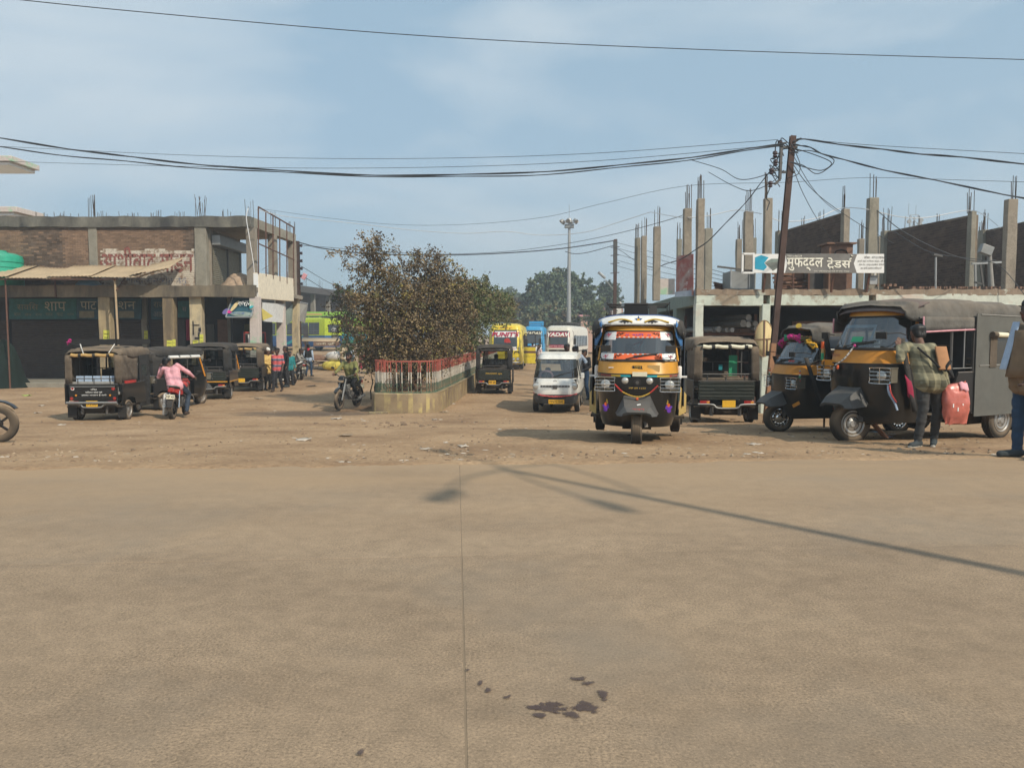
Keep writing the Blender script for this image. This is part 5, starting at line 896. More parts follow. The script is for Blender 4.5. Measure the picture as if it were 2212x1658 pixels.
b = B(); b.obox((.36, -.1, h_-1.95), (.22, .16, .34), 'c_pink', (0, .5, 0)); b.build('meter', t, bevel=.02)
# tall flood light mast
t = thing('light_mast', 'tall pale tapered light mast with a ring of floodlights above the buses', 'light mast', (X(1228, 76), 76, -.85)); h_ = Z(478, 76)+.85; b = B(); b.cyl((0, 0, 0), (0, 0, h_), .26, 'galv', .12, 14); b.build('mast', t); b = B(); b.tube([(.62*math.cos(i*math.pi/8), .62*math.sin(i*math.pi/8), h_-.05) for i in range(17)], .05, 'galv'); b.cyl((0, 0, h_-.1), (0, 0, h_+.25), .3, 'galv', .22); b.box(-.45, .45, -.3, .3, h_-.65, h_-.3, 'steel_grey'); b.cyl((0, 0, h_+.2), (0, 0, h_+1.6), .02, 'galv'); b.build('ring', t)
for k in range(6): a = k*math.pi/3+.3; x, y = .78*math.cos(a), .78*math.sin(a); b = B(); b.cyl((x*.8, y*.8, h_+.1), (x*1.1, y*1.1, h_-.12), .13, 'steel_grey', .23, 12); b.build('floodlight', t)
t = thing('street_lamp', 'street lamp pole standing outside the picture whose shadow crosses the road', 'street lamp', (0, 0, 0)); Tp = G(1078, 1011); Tp.z = 0; hp = 8.0; top = Tp+Vector((-light_dir.x, -light_dir.y, 0))/(-light_dir.z)*hp; bs = Tp+Vector((.656, -.755, 0))*9.25; t.location = (bs.x, bs.y, 0); tl = Vector((top.x-bs.x, top.y-bs.y, hp))
b = B(); b.tube([(0, 0, -.1), tl*.5, tl], [.075, .06, .045], 'galv', n=10); b.build('pole', t)
for (px, py), lift in (((950, 974), .0), ((959, 1070), .0), ((1315, 1092), 0)):
    s_ = G(px, py); off = Vector((s_.x-Tp.x, s_.y-Tp.y, 0)); zz = -s_.z; off += Vector((-light_dir.x, -light_dir.y, 0))/(-light_dir.z)*0-Vector((SHADOW.x, SHADOW.y, 0))*(zz/math.tan(SUN_EL)); b = B(); b.tube(catmull([tl-Vector((0, 0, .1)), tl+off*.45+Vector((0, 0, .12)), tl+off*.9+Vector((0, 0, .05))], 6), .026, 'galv', n=8); b.build('arm', t)
    d = off.normalized(); b = B(); c = tl+off; b.loft([[tuple(c+d*s2+Vector((-d.y, d.x, 0))*w2*u2+Vector((0, 0, v2))) for u2, v2 in ((-1, -.05), (1, -.05), (.8, .06), (-.8, .06))] for s2, w2 in ((-.26, .04), (-.12, .085), (.12, .09), (.26, .05))], 'steel_grey'); b.build('lamp_head', t)
b = B(); sA = G(1195, 1003); oA = Vector((sA.x-Tp.x, sA.y-Tp.y, 0)); sB = G(1385, 1066); oB = Vector((sB.x-Tp.x, sB.y-Tp.y, 0)); b.tube(catmull([tl+oA*.02, tl+oA*.5, tl+oA, tl+(oA+oB)*.55, tl+oB*1.02], 5), .022, 'galv'); b.build('brace', t)

# ---------------------------------------------------------------- cables
def cable(pts, r, label, m='wire', strands=0, seed=0, name='power_cable'):
    line = catmull([P(*p) for p in pts], 14); b = B()
    if strands:
        g = random.Random(seed)
        for k in range(strands):
            ph = g.random()*6.3; b.tube([p+Vector((0, math.cos(i*.42+ph)*r*.8, math.sin(i*.42+ph)*r*.8)) for i, p in enumerate(line)], r*.62, m, n=4)
    else: b.tube(line, r, m, n=4)
    o = b.build(name); c = line[len(line)//2].copy(); o.data.transform(Matrix.Translation(-c)); o.location = c; return tag(o, label, 'cable')
cable([(-90, -14, 14), (300, 26, 14.5), (900, 77, 15), (1500, 107, 15.5), (2300, 132, 16)], .0085, 'single thin cable across the top of the sky')
cable([(-90, 285, 15.5), (180, 326, 16), (450, 357, 16.3), (800, 378, 16.8), (1150, 372, 17), (1450, 345, 17.2), (1690, 311, 17.35)], 0.0152, 'upper of the two thick twisted cables sagging to the leaning pole', strands=3, seed=1)
cable([(-90, 307, 15.5), (180, 340, 16), (450, 364, 16.3), (820, 381, 16.8), (1150, 378, 17), (1450, 350, 17.2), (1690, 314, 17.35)], 0.0152, 'lower of the two thick twisted cables sagging to the leaning pole', strands=3, seed=2)
cable([(-90, 312, 24), (420, 336, 22), (830, 343, 20), (1250, 333, 18.5), (1680, 302, 17.4)], .006, 'thin upper wire running just above the thick twisted cables')
cable([(-90, 346, 24), (420, 360, 22), (830, 363, 20), (1250, 350, 18.5), (1690, 313, 17.4)], .006, 'thin wire running just under the thick twisted cables at the left')
cable([(1712, 307, 17.35), (1740, 302, 17.3), (1900, 323, 16.5), (2060, 339, 16), (2300, 362, 15)], 0.0168, 'thick twisted cable leaving the leaning pole to the right', strands=3, seed=3)
cable([(1712, 312, 17.35), (1745, 318, 17.3), (1800, 340, 17), (1960, 378, 16.4), (2211, 428, 15.6), (2300, 446, 15.3)], 0.0152, 'lower thick twisted cable sloping down right from the leaning pole', strands=3, seed=4)
cable([(1720, 300, 17.4), (1900, 315, 17), (2300, 337, 16.5)], .006, 'fine wire above the thick cable right of the leaning pole')
cable([(1690, 315, 17.35), (1672, 355, 17.8), (1620, 425, 18.6), (1545, 505, 19.7), (1490, 548, 20.6), (1440, 570, 26), (1395, 575, 33), (1345, 545, 42), (1327, 533, 45)], 0.0192, 'heavy cable dropping from the leaning pole toward the far lamp pole', strands=2, seed=5)
cable([(1690, 352, 17.35), (1660, 375, 17.6), (1600, 388, 18), (1555, 365, 19), (1490, 345, 21)], .009, 'slack wire looping left from the leaning pole bracket')
cable([(1692, 368, 17.35), (1665, 395, 17.6), (1620, 412, 18), (1580, 400, 19), (1530, 372, 21)], .009, 'second slack wire hanging lower left of the leaning pole')
cable([(1700, 316, 17.35), (1760, 335, 17.2), (1795, 352, 17.1), (1775, 368, 17.1), (1740, 362, 17.2), (1705, 350, 17.3)], .010, 'large wire loop right of the leaning pole top')
cable([(1705, 330, 17.35), (1750, 326, 17.2), (1800, 345, 17.1), (1782, 368, 17.1), (1760, 375, 17.1), (1735, 358, 17.2), (1708, 350, 17.3)], .010, 'second wire coil crossing the large loop at the pole top')
cable([(1708, 310, 17.35), (1726, 350, 17.3), (1724, 375, 17.2), (1700, 385, 17.35)], .009, 'small wire loop hugging the right side of the pole top')
cable([(1706, 346, 17.35), (1745, 400, 18.5), (1790, 440, 20), (1865, 490, 21.9), (1930, 526, 23)], .010, 'service wire sloping from the pole to the tall middle roof column')
cable([(1707, 348, 17.35), (1735, 420, 19), (1775, 490, 21), (1812, 535, 22.8)], .008, 'service wire dropping from the pole to the brown cupboard')
cable([(1712, 335, 17.35), (1750, 400, 19), (1785, 440, 21), (1820, 465, 23.5)], .008, 'thin wire from the pole to the brick wall column')
cable([(1886, 448, 22), (1950, 500, 21.5), (2040, 545, 21), (2110, 565, 21), (2150, 562, 21.8)], .012, 'dark wire hanging between the right hand roof columns')
cable([(1930, 500, 23), (2010, 545, 22), (2120, 562, 21.6), (2165, 580, 21.7), (2215, 640, 21.4)], .010, 'dark wire sagging over the parapet toward the right edge')
cable([(1650, 462, 22), (1690, 478, 22), (1760, 472, 22.5), (1815, 450, 23.8), (1870, 452, 22), (1940, 468, 22.5), (2000, 470, 23), (2085, 455, 23.9), (2120, 462, 23), (2160, 492, 22)], .011, 'white water pipe draped over the tops of the roof columns', 'wire_white', name='hose_pipe')
cable([(1405, 458, 27.4), (1440, 465, 25.5), (1478, 470, 23.6), (1530, 466, 23.5), (1590, 454, 23.6), (1645, 462, 22)], .011, 'white pipe running over the left group of roof columns', 'wire_white', name='hose_pipe')
cable([(552, 452, 34), (620, 468, 34), (760, 482, 33), (880, 496, 32), (1000, 504, 31), (1090, 500, 30), (1170, 508, 30), (1260, 502, 29), (1330, 482, 28.5), (1405, 458, 27.4)], .011, 'long white wire crossing the street from the sign frame to the shop', 'wire_white')
cable([(556, 450, 34), (700, 470, 32), (850, 485, 31), (1000, 485, 29), (1170, 470, 27), (1300, 440, 25), (1480, 402, 23.7), (1700, 394, 22.3), (1873, 384, 22), (2100, 390, 20), (2300, 396, 19)], .006, 'very thin high wire crossing the whole street over the roof columns')
cable([(647, 524, 43), (700, 537, 43), (800, 548, 43), (960, 551, 44), (1100, 546, 44.5), (1220, 536, 45), (1326, 520, 45)], .03, 'dark sagging cable between the two far utility poles')
cable([(652, 530, 43), (900, 548, 43), (1070, 545, 43), (1200, 530, 40), (1330, 505, 34), (1460, 470, 27), (1480, 455, 24)], .012, 'thin wire rising from the far left pole to the roof columns')
cable([(1326, 530, 45), (1270, 545, 45), (1240, 548, 45), (1220, 543, 45)], .02, 'short slack wire curling left of the far lamp pole')
for k, dy in enumerate((0, 12, 25, 38, 50)): cable([(1328, 523+dy, 45), (1420, 548+dy*1.0, 38), (1540, 583+dy*.7, 30), (1600, 598+dy*.5, 26.5)], .010, ['topmost', 'second', 'middle', 'fourth', 'lowest'][k]+' of the parallel service wires behind the roof columns', seed=k)
cable([(660, 600, 43), (740, 650, 60), (800, 690, 75)], .02, 'thin wire slanting down across the shaded far block')
cable([(650, 575, 43), (720, 615, 60), (800, 650, 80)], .02, 'another thin wire slanting down toward the bush from the far pole')
cable([(565, 583, 36), (600, 560, 38), (640, 520, 42)], .008, 'thin wire seen through the open corner of the brick building')
cable([(549, 589, 33.9), (546, 560, 33.9), (538, 510, 34), (532, 470, 34.4), (536, 450, 34.6)], .018, 'white pipe bending up past the corner column of the brick building', 'wire_white', name='hose_pipe')
# ---------------------------------------------------------------- vehicle parts
def wheel(parent, x, y, z, r, w, rim='rim_steel', tyre='tyre', holes=0, steer=0, grooves=True, spokes=0, lean=0):
    b = B(); h = w/2; prof = [(-h*.8, r*.6), (-h, r*.72), (-h*1.02, r*.84), (-h*.92, r*.94), (-h*.74, r*.985)]
    if grooves:
        for k in range(5):
            a = -h*.66+k*h*.30; prof += [(a, r), (a+h*.2, r), (a+h*.21, r*.965), (a+h*.29, r*.965)]
        prof = prof[:-2]
    else: prof += [(-h*.3, r*1.0), (h*.3, r*1.0)]
    prof += [(h*.74, r*.985), (h*.92, r*.94), (h*1.02, r*.84), (h, r*.72), (h*.8, r*.6)]
    if spokes: prof = [(a, q) for a, q in prof] + [(h*.5, r*.8), (-h*.5, r*.8), prof[0]]
    if spokes:
        rings = [[(a, q*math.cos(2*math.pi*i/28), q*math.sin(2*math.pi*i/28)) for i in range(28)] for a, q in prof]; b.loft(rings, tyre, cap=False)
    else: b.lathe(prof, tyre, n=30)
    o = b.build('wheel', parent, ang=45); o.location = (x, y, z); o.rotation_euler = (0, lean, steer)
    b = B()
    if spokes:
        b.loft([[(a, q*math.cos(2*math.pi*i/28), q*math.sin(2*math.pi*i/28)) for i in range(28)] for a, q in ((-h*.55, r*.82), (-h*.55, r*.74), (h*.55, r*.74), (h*.55, r*.82))], rim, cap=False)
        for k in range(spokes): a = 2*math.pi*k/spokes; b.bar((0, 0, 0), (0, r*.76*math.cos(a), r*.76*math.sin(a)), .03, .035, rim)
        b.cyl((-h*.9, 0, 0), (h*.9, 0, 0), r*.2, rim, n=14)
    else:
        b.lathe([(-h*1.02, .006), (-h*1.02, r*.15), (-h*.9, r*.18), (-h*.78, r*.34), (-h*.88, r*.46), (-h*.72, r*.54), (-h*1.0, r*.6), (-h*.98, r*.64), (h*.98, r*.64), (h*1.0, r*.6), (h*.72, r*.54), (h*.88, r*.46), (h*.78, r*.34), (h*.9, r*.18), (h*1.02, r*.15), (h*1.02, .006)], rim, n=30)
        for k in range(holes):
            a = 2*math.pi*k/holes
            for s in (-1, 1): b.cyl((s*h*.8, r*.44*math.cos(a), r*.44*math.sin(a)), (s*h*.93, r*.44*math.cos(a), r*.44*math.sin(a)), r*.065, 'ink', n=10)
        for k in range(5):
            a = 2*math.pi*k/5
            for s in (-1, 1): b.cyl((s*h*.7, r*.27*math.cos(a), r*.27*math.sin(a)), (s*h*.93, r*.27*math.cos(a), r*.27*math.sin(a)), r*.035, 'steel_dark', n=6)
    b.build('rim', o, ang=40); return o
def plate(parent, c, w, h, m, s, rot=0, ink='ink', name='number_plate', tilt=0):
    b = B(); b.box(-w/2, w/2, -.006, .006, -h/2, h/2, m); o = b.build(name, parent, bevel=.003); o.location = c; o.rotation_euler = (tilt, 0, rot)
    if s: text(s, ink, o, (0, -.010, 0), w=w*.86, h=h*.55)
    return o
def lamp(parent, c, r, name='headlight', rot=0, guard=0, box=None, lensm='lens_clear', housing='black_dusty'):
    b = B()
    if box:
        w, h, d = box; b.loft([[(-w/2, d, -h/2), (w/2, d, -h/2), (w/2, d, h/2), (-w/2, d, h/2)], [(-w/2, 0, -h/2), (w/2, 0, -h/2), (w/2, 0, h/2), (-w/2, 0, h/2)], [(-w*.46, -.0, -h*.45), (w*.46, -.0, -h*.45), (w*.46, -.0, h*.45), (-w*.46, -.0, h*.45)], [(-w*.40, .03, -h*.38), (w*.40, .03, -h*.38), (w*.40, .03, h*.38), (-w*.40, .03, h*.38)]], housing)
        b.box(-w/2-.01, w/2+.01, -.03, d, h/2, h/2+.012, housing)
    else: b.lathe([(r*.9, r*.5), (r*.3, r*1.0), (-.01, r*1.08), (-.015, r*1.0)], housing, 'Y', n=20)
    o = b.build(name, parent, bevel=0); o.location = c; o.rotation_euler.z = rot
    b = B(); b.lathe([(.02, r), (-.012, r*.97), (-.022, r*.75), (-.03, r*.4), (-.032, .004)], lensm, 'Y', n=20); b.build('lens', o)
    b = B(); b.lathe([(-.005, r*1.06), (-.018, r*1.03), (-.018, r*.95), (-.005, r*.95)], 'chrome', 'Y', n=20)
    if not box: b.build('bezel', o)
    if guard:
        w, h, _ = box; b = B(); w2, h2 = w/2+.01, h/2+.008; b.tube(catmull([(-w2, -.05, -h2*.7), (-w2*.9, -.06, -h2), (w2*.9, -.06, -h2), (w2, -.05, -h2*.7), (w2, -.05, h2*.7), (w2*.9, -.06, h2), (-w2*.9, -.06, h2), (-w2, -.05, h2*.7), (-w2, -.05, -h2*.7)], 3), .005, 'chrome', n=5)
        for k in range(1, 4): zz = -h2+2*h2*k/4; b.tube([(-w2, -.055, zz), (w2, -.055, zz)], .004, 'chrome', n=5)
        b.tube([(0, -.06, -h2), (0, -.06, h2)], .004, 'chrome', n=5)
        for s in (-1, 1): b.tube([(s*w2, -.05, 0), (s*w2*.9, .06, 0)], .005, 'chrome', n=4)
        b.build('guard', o)
    return o
def auto(label, loc, rot, scale=1.0, group='auto rickshaws standing on the dirt', cowl='black_paint', band='yellow_auto', canopy='canvas_black', side='black_dusty', tail='green_black', front=True, curtain=.72, rear_curtain=True, tailtext=None, tailcol='gold', plate_rear=None, plate_front=None, lift=0, rims='rim_steel', holes=0, blind=None, steer=0, wheel_r=.27, glass='glass_dark', tilt=0, rest='black', stripe=None, interior='wood_brown', hood=None):
    t = thing('auto_rickshaw', label, 'auto rickshaw', loc, rot, group); t.scale = (scale,)*3; t.rotation_euler.y = tilt
    S = Shell([(.30, .50, -.96, -.30), (.45, .545, -1.04, -.30), (.75, .57, -1.10, -.30), (1.08, .58, -1.09, -.30), (1.27, .565, -1.01, -.30), (1.72, .50, -.76, -.26), (1.80, .49, -.71, -.26)], 2.9)
    b = B(); S.body(b, cowl, .30, 1.08, cap=False); b.build('front_cowl', t)
    b = B(); S.body(b, band, 1.083, 1.27, cap=False); b.build('front_panel', t)
    b = B()
    for z in (1.082, 1.268): b.tube([Vector(S.F(-.985+1.97*i/24, z, .006)) for i in range(25)], .009, 'rubber', n=5)
    b.build('trim', t)
    b = B(); S.front(b, glass, -.955, .955, 1.285, 1.705, .0, 18, 6); b.build('windshield', t)
    b = B(); cor = [S.F(x, z, .004) for x, z in [(-.90+1.8*i/12, 1.285) for i in range(13)]+[(.95, 1.33), (.955, 1.5), (.95, 1.66), (.90, 1.703)]+[(.84-1.68*i/12, 1.708) for i in range(13)]+[(-.90, 1.703), (-.95, 1.66), (-.955, 1.5), (-.95, 1.33), (-.90, 1.285)]]; b.tube(cor, .012, 'rubber', n=5); b.build('windshield_seal', t)
    b = B()
    for s in (-1, 1): b.tube([S.F(s*.985, 1.26, 0), S.F(s*.985, 1.5, 0), S.F(s*.985, 1.78, 0)], .022, band, n=7)
    S.front(b, band, -.985, .985, 1.71, 1.785, .004, 16, 2); b.build('windshield_frame', t)
    # canopy
    up = lift; secs = [(-.74, .53, 1.72, 1.80+up), (-.60, .60, 1.63, 1.87+up), (-.2, .665, 1.60, 1.90+up), (.4, .685, 1.60, 1.91+up), (.95, .685, 1.62, 1.89+up), (1.24, .68, 1.63, 1.86+up), (1.38, .66, 1.66, 1.79+up)]; rows = []
    for k, (y, hw, zs, zr) in enumerate(secs):
        j = lambda: rnd.uniform(-.008, .008); mid = (zs+zr)/2
        half = [(hw*1.0, zs), (hw*1.012, zs+(zr-zs)*.45), (hw*.965, zr-.07), (hw*.86, zr-.025), (hw*.5, zr-.004), (0, zr+.008)]
        rows.append([(-x+j(), y, z+j()) for x, z in half]+[(x+j(), y, z+j()) for x, z in half[-2::-1]])
    fine = []
    sd_ = rnd.random()*50
    def dens(r): return [tuple((np.array(r[i])*(2-j)+np.array(r[min(i+1, len(r)-1)])*j)/2) for i in range(len(r)-1) for j in (0, 1)]+[r[-1]]
    rows = [dens(r) for r in rows]
    for a, c in zip(rows, rows[1:]):
        for i in range(6): q = i/6; sag = -.022*math.sin(math.pi*q); fine.append([tuple(np.array(u)*(1-q)+np.array(v)*q+np.array((.018*noise.noise((sd_, u[1]*3+q*2, u[2]*5)), 0, sag+.018*noise.noise((u[0]*3, (u[1]*(1-q)+v[1]*q)*5, sd_))))) for u, v in zip(a, c)])
    fine.append(rows[-1]); b = B(); b.grid(fine, canopy); b.build('canopy', t, solid=.012, ang=60)
    if rear_curtain:
        for s in (-1, 1):
            b = B(); yy = [curtain+(1.37-curtain)*i/8 for i in range(9)]; b.grid([[(s*(.683-.012*math.sin(y*22)*(1-q)), y, .955+(1.68-.955)*q) for y in yy]+[(s*(.683-.055*k), 1.375+.008*math.sin(k*3+q*5), .955+(1.70-.955)*q) for k in range(1, 4)] for q in (0, .25, .5, .75, 1)], canopy); b.build('side_curtain', t, solid=.01, ang=60)
    b = B(); b.tube([(-.52+.104*i, 1.395, 1.69+up*.6+.012*math.sin(i*2)) for i in range(11)], .042, canopy if not blind else blind, n=8)
    if blind:
        for x in (-.4, -.05, .3): b.cyl((x-.035, 1.395, 1.69+up*.6), (x+.035, 1.395, 1.69+up*.6), .048, 'canvas_black', n=8)
    b.build('rolled_blind', t)
    # tub
    for s in (-1, 1):
        b = B(); b.prism([(s*.69, y, z) for y, z in ((.0, .42), (.62, .42), (.68, .56), (.80, .60), (1.12, .60), (1.22, .54), (1.27, .44), (1.37, .46), (1.37, .955), (.10, .955), (.0, .7))], (s*.03, 0, 0), side); b.tube([(s*.705, .1, .96), (s*.705, 1.37, .96)], .014, 'steel_dark', n=5); b.build('side_panel', t, smooth=False)
        if stripe:
            b = B()
            for k, m in enumerate(stripe): z = .86-.055*k; b.prism([(s*.7215, .15, z), (s*.7215, 1.3, z-.03), (s*.7215, 1.3, z-.06), (s*.7215, .15, z-.03)], (s*.002, 0, 0), m)
            b.build('side_stripe', t, smooth=False)
    b = B(); b.box(-.68, .68, -.34, 1.36, .37, .41, 'underside'); b.box(-.2, .2, -.9, 1.3, .26, .369, 'underside'); b.cyl((-.58, .95, .27), (.58, .95, .27), .05, 'underside'); b.box(-.42, .42, .6, 1.2, .2, .369, 'underside'); b.bar((.12, -1.0, .3), (.05, -.9, .62), .06, .05, 'steel_dark'); b.build('chassis', t, smooth=False)
    b = B(); b.box(-.60, .60, 1.372, 1.40, .55, .945, tail)
    for k in range(5): z = .60+.075*k; b.box(-.575, .575, 1.401, 1.413, z, z+.035, tail)
    b.box(-.61, .61, 1.36, 1.415, .947, .965, 'steel_dark'); b.build('tailgate', t, smooth=False, bevel=.004)
    if tailtext: text(tailtext[0], tailcol, t, (0, 1.418, .80), w=tailtext[1], h=.075, rot=math.pi, bold=.02)
    for s in (-1, 1):
        b = B(); b.box(-.105, .105, -.02, .02, -.042, .042, 'lens_red'); b.box(.035, .10, -.022, -.005, -.03, .03, 'lens_amber'); o = b.build('tail_light', t, bevel=.006); o.location = (s*.47, 1.42, .49); o.rotation_euler.z = math.pi
        b = B(); b.box(s*.62-.11, s*.62+.11, 1.22, 1.232, .10, .44, 'rubber'); b.build('mud_flap', t)
    b = B(); b.tube(catmull([(-.62, 1.44, .46), (-.3, 1.47, .45), (-.2, 1.48, .38), (.2, 1.48, .38), (.3, 1.47, .45), (.62, 1.44, .46)], 4), .018, 'steel_grey', n=6)
    for x in (-.3, .3): b.bar((x, 1.38, .42), (x, 1.47, .45), .05, .03, 'steel_dark'); b.bar((x, 1.35, .40), (x+.01, 1.36, .2), .06, .05, 'steel_dark')
    b.build('rear_bumper', t)
    if plate_rear: plate(t, (plate_rear[0], 1.495, .47), .28, .15, plate_rear[1], plate_rear[2], math.pi)
    # frame and seats
    b = B()
    for s in (-1, 1):
        for y in (.04, 1.34): b.tube([(s*.655, y, .95), (s*.655, y, 1.66+up*.5)], .018, 'steel_dark', n=6)
        b.tube([(s*.655, -.62, 1.68), (s*.655, .04, 1.67+up*.5), (s*.655, 1.34, 1.66+up*.5)], .015, 'steel_dark', n=6)
        b.tube([(s*.655, .7, 1.0), (s*.655, .7, 1.64+up*.5)], .012, 'steel_dark', n=5)
    b.tube([(-.655, 1.34, 1.1), (.655, 1.34, 1.1)], .014, 'steel_dark', n=6); b.tube([(-.655, .04, 1.32), (.655, .04, 1.32)], .014, 'steel_dark', n=6)
    for x in (-.4, 0, .4): b.tube([(x, 1.34, .96), (x, 1.34, 1.1)], .012, 'steel_dark', n=5); b.tube([(x, .04, 1.0), (x, .04, 1.32)], .012, 'steel_dark', n=5)
    b.build('roof_frame', t)
    b = B(); b.box(-.6, .6, .06, .12, .42, 1.0, rest); b.box(-.6, .6, .12, .5, .68, .76, rest); b.build('bench', t, bevel=.02); b = B(); b.box(-.6, .6, .95, 1.3, .68, .76, rest); b.box(-.58, .58, 1.27, 1.335, .76, 1.02, rest); b.build('bench', t, bevel=.02)
    b = B(); b.box(-.42, .42, -.12, .03, .42, .74, rest); b.box(-.42, .42, -.25, .03, .742, .82, rest); b.box(-.36, .36, .0, .05, .86, 1.1, rest); b.build('driver_seat', t, bevel=.02)
    b = B(); b.tube(catmull([(-.3, -.42, 1.03), (-.24, -.48, 1.06), (0, -.56, 1.02), (.24, -.48, 1.06), (.3, -.42, 1.03)], 4), .016, 'rubber', n=6); b.bar((0, -.56, 1.02), (0, -.85, .6), .05, .05, 'steel_dark'); b.build('handlebar', t)
    # wheels
    wheel(t, 0, -1.06, wheel_r, wheel_r, .145, rims, holes=holes, steer=steer)
    for s in (-1, 1): wheel(t, s*.60, .95, wheel_r, wheel_r, .145, rims, holes=holes)
    if front:
        b = B(); prof = [(-1.42, .16, .50, .56), (-1.34, .21, .50, .64), (-1.12, .235, .52, .75), (-1.02, .20, .56, .82), (-1.0, .16, .60, .90)]
        b.loft([[(-w*1.25, y, z0), (-w*1.15, y, z0+.04), (-w*.8, y, z1), (w*.8, y, z1), (w*1.15, y, z0+.04), (w*1.25, y, z0), (w*.7, y+.02, z0+.03), (-w*.7, y+.02, z0+.03)] for y, w, z0, z1 in prof], 'mudguard_grey'); b.build('mudguard', t, ang=25)
        for s in (-1, 1):
            y = S.F(.76, .93).__getitem__(1); lamp(t, (s*.435, y-.075, .935), .066, rot=s*.16, guard=1, box=(.25, .185, .16), housing='lamp_housing')
            b = B(); b.tube([(s*.56, -.74, 1.46), (s*.60, -.92, 1.49), (s*.50, -1.04, 1.48)], .008, 'rubber', n=5); b.obox((s*.44, -1.06, 1.455), (.14, .03, .09), 'rubber', (0, 0, s*.2)); b.build('mirror', t, bevel=.01)
        b = B(); b.tube([S.F(-.3, 1.30, .02), S.F(-.1, 1.33, .03), S.F(.45, 1.37, .02)], .008, 'rubber', n=5); b.bar(S.F(-.1, 1.345, .025), S.F(.5, 1.385, .02), .012, .012, 'rubber'); b.build('wiper', t)
    if plate_front: plate(t, (plate_front[0], S.F(plate_front[0]/.58, 1.08)[1]-.02, plate_front[1]), plate_front[2], plate_front[3], plate_front[4], plate_front[5])
    return t, S
mk('black', (.02, .02, .022), .8, dust=.3); mk('lamp_housing', (.17, .155, .12), .4, .3, dust=.2)
def on(px, py): return G(px, py)
def side_of(t, S, name, m, sd, y0, y1, z0, z1, off=.008): b = B(); S.side(b, m, sd, y0, y1, z0, z1, off); return b.build(name, t)

# ---- decorated auto rickshaw driving toward the road
w = on(1374, 959); rt_ = -math.atan2(w.x, w.y)-.005; loc = Vector((w.x, w.y, w.z))+Matrix.Rotation(rt_, 3, 'Z') @ Vector((0, 1.06, .07))*1.03; loc.z = gz(loc.x, loc.y+.2)+.03
A, SA = auto('black auto rickshaw with painted white canvas brow and orange stickered windshield facing the road', loc, rt_, 1.035, cowl='black_paint', canopy='canvas_black', lift=.03, side='green_black', plate_front=(.03, 1.085, .20, .065, 'plate_white', None), stripe=('c_pink', 'white_plain', 'green_paint'), tilt=.006)
A.scale = (1.06, 1.035, 1.0)
hood = lambda x, t: (x*(.515+.06*t), -.76+.16*t*t+.10*(abs(x)**3)-.02, 1.79+.150*t-.075*abs(x)**4*(.4+.6*t)+.012)
b = B(); b.grid([[hood(-1+2*i/20, j/5) for i in range(21)] for j in range(6)], 'canvas_white'); b.build('canvas_brow', A, solid=.006)
b = B(); hp_ = lambda x, t: Vector(hood(x, t))+Vector((0, -.008, 0))
for s in (-1, 1):
    top_ = [hp_(s*(.16+.62*i/10), .42+.22*math.sin(i/10*4.4-.6)*(1-i/14)) for i in range(11)]; b.tube(top_, .014, 'gold', n=4); b.tube([p-Vector((0, 0, .018)) for p in top_], .008, 'ink', n=4)
    b.add([hp_(s*x, t_) for x, t_ in ((.22, .36), (.36, .52), (.52, .36), (.44, .22), (.40, .30), (.36, .10), (.32, .28), (.27, .2))], [tuple(range(8))], 'ink')
b.add([(x, y, z) for x, y, z in [(q[0], hood(q[0]/.55, .5)[1]-.012, q[2]) for q in star(0, 1.88, .062, .026, 0)]], [tuple(range(10))], 'blue_paint'); b.add([(.02*math.cos(i*.63), hood(0, .5)[1]-.016, 1.88+.02*math.sin(i*.63)) for i in range(10)], [tuple(range(10))], 'plate_yellow')
b.tube([hp_(-1+2*i/20, 1.0) for i in range(21)], .009, 'blue_paint', n=4); b.build('painted_motif', A)
for s in (-1, 1):
    b = B(); b.grid([[(s*(.52+.035*i), -.72+.10*i, 1.86-.05*i-.055*j-.006*i*j) for i in range(4)] for j in range(5)], 'canvas_blue'); b.build('canvas_flap', A, solid=.008); b = B(); b.tube([(s*.56, -.66, 1.70), (s*.60, -.56, 1.76), (s*.63, -.47, 1.66)], .016, 'canvas_white', n=4); b.build('flap_print', A)
for z0, z1, nm in ((1.61, 1.70, 'sticker'), (1.29, 1.38, 'sticker')):
    b = B(); SA.front(b, 'white_plain', -.945, -.60, z0-.03, z1, .006, 6, 2, 0); SA.front(b, 'white_plain', .60, .945, z0-.03, z1, .006, 6, 2, 0); SA.front(b, 'orange_red', -.60, .60, z0, z1, .006, 12, 2); b.build(nm, A)
    zc_ = (z0+z1)/2
    for s in (-1, 1):
        b = B(); p = Vector(SA.F(s*.52, zc_, .012)); b.tube([p+Vector((.024*math.cos(i*.7), 0, .024*math.sin(i*.7))) for i in range(10)], .006, 'ink', n=4)
        for k in range(5): b.add([p-Vector((s*.03, .002, .02-.01*k)), p-Vector((s*(.09+.03*(k % 2)), .002, .024-.012*k)), p-Vector((s*.035, .002, .008-.01*k))], [(0, 1, 2)], 'ink')
        b.build('flame_print', A); b = B(); q = Vector(SA.F(s*.78, zc_, .012))
        for k in range(6): a = k*1.05; b.tube([q+Vector((.05*math.cos(a)*f, -.004*f, .03*math.sin(a)*f+.008*math.sin(f*6))) for f in (.2, .5, .8, 1)], .005, 'maroon', n=4)
        b.build('scroll_print', A)
    text('॥ श्री ॥' if z0 > 1.5 else 'शुभ', 'purple', A, Vector(SA.F(0, zc_, .012)), w=.34 if z0 > 1.5 else .12, h=.045, tilt=-.45)
b = B()
for k in range(11): x = -.62+1.24*k/10; b.obox(SA.F(x, 1.618, .008), (.03, .004, .012), 'white_plain'); b.obox(SA.F(x, 1.372, .008), (.03, .004, .012), 'white_plain')
b.build('sticker_edge', A)
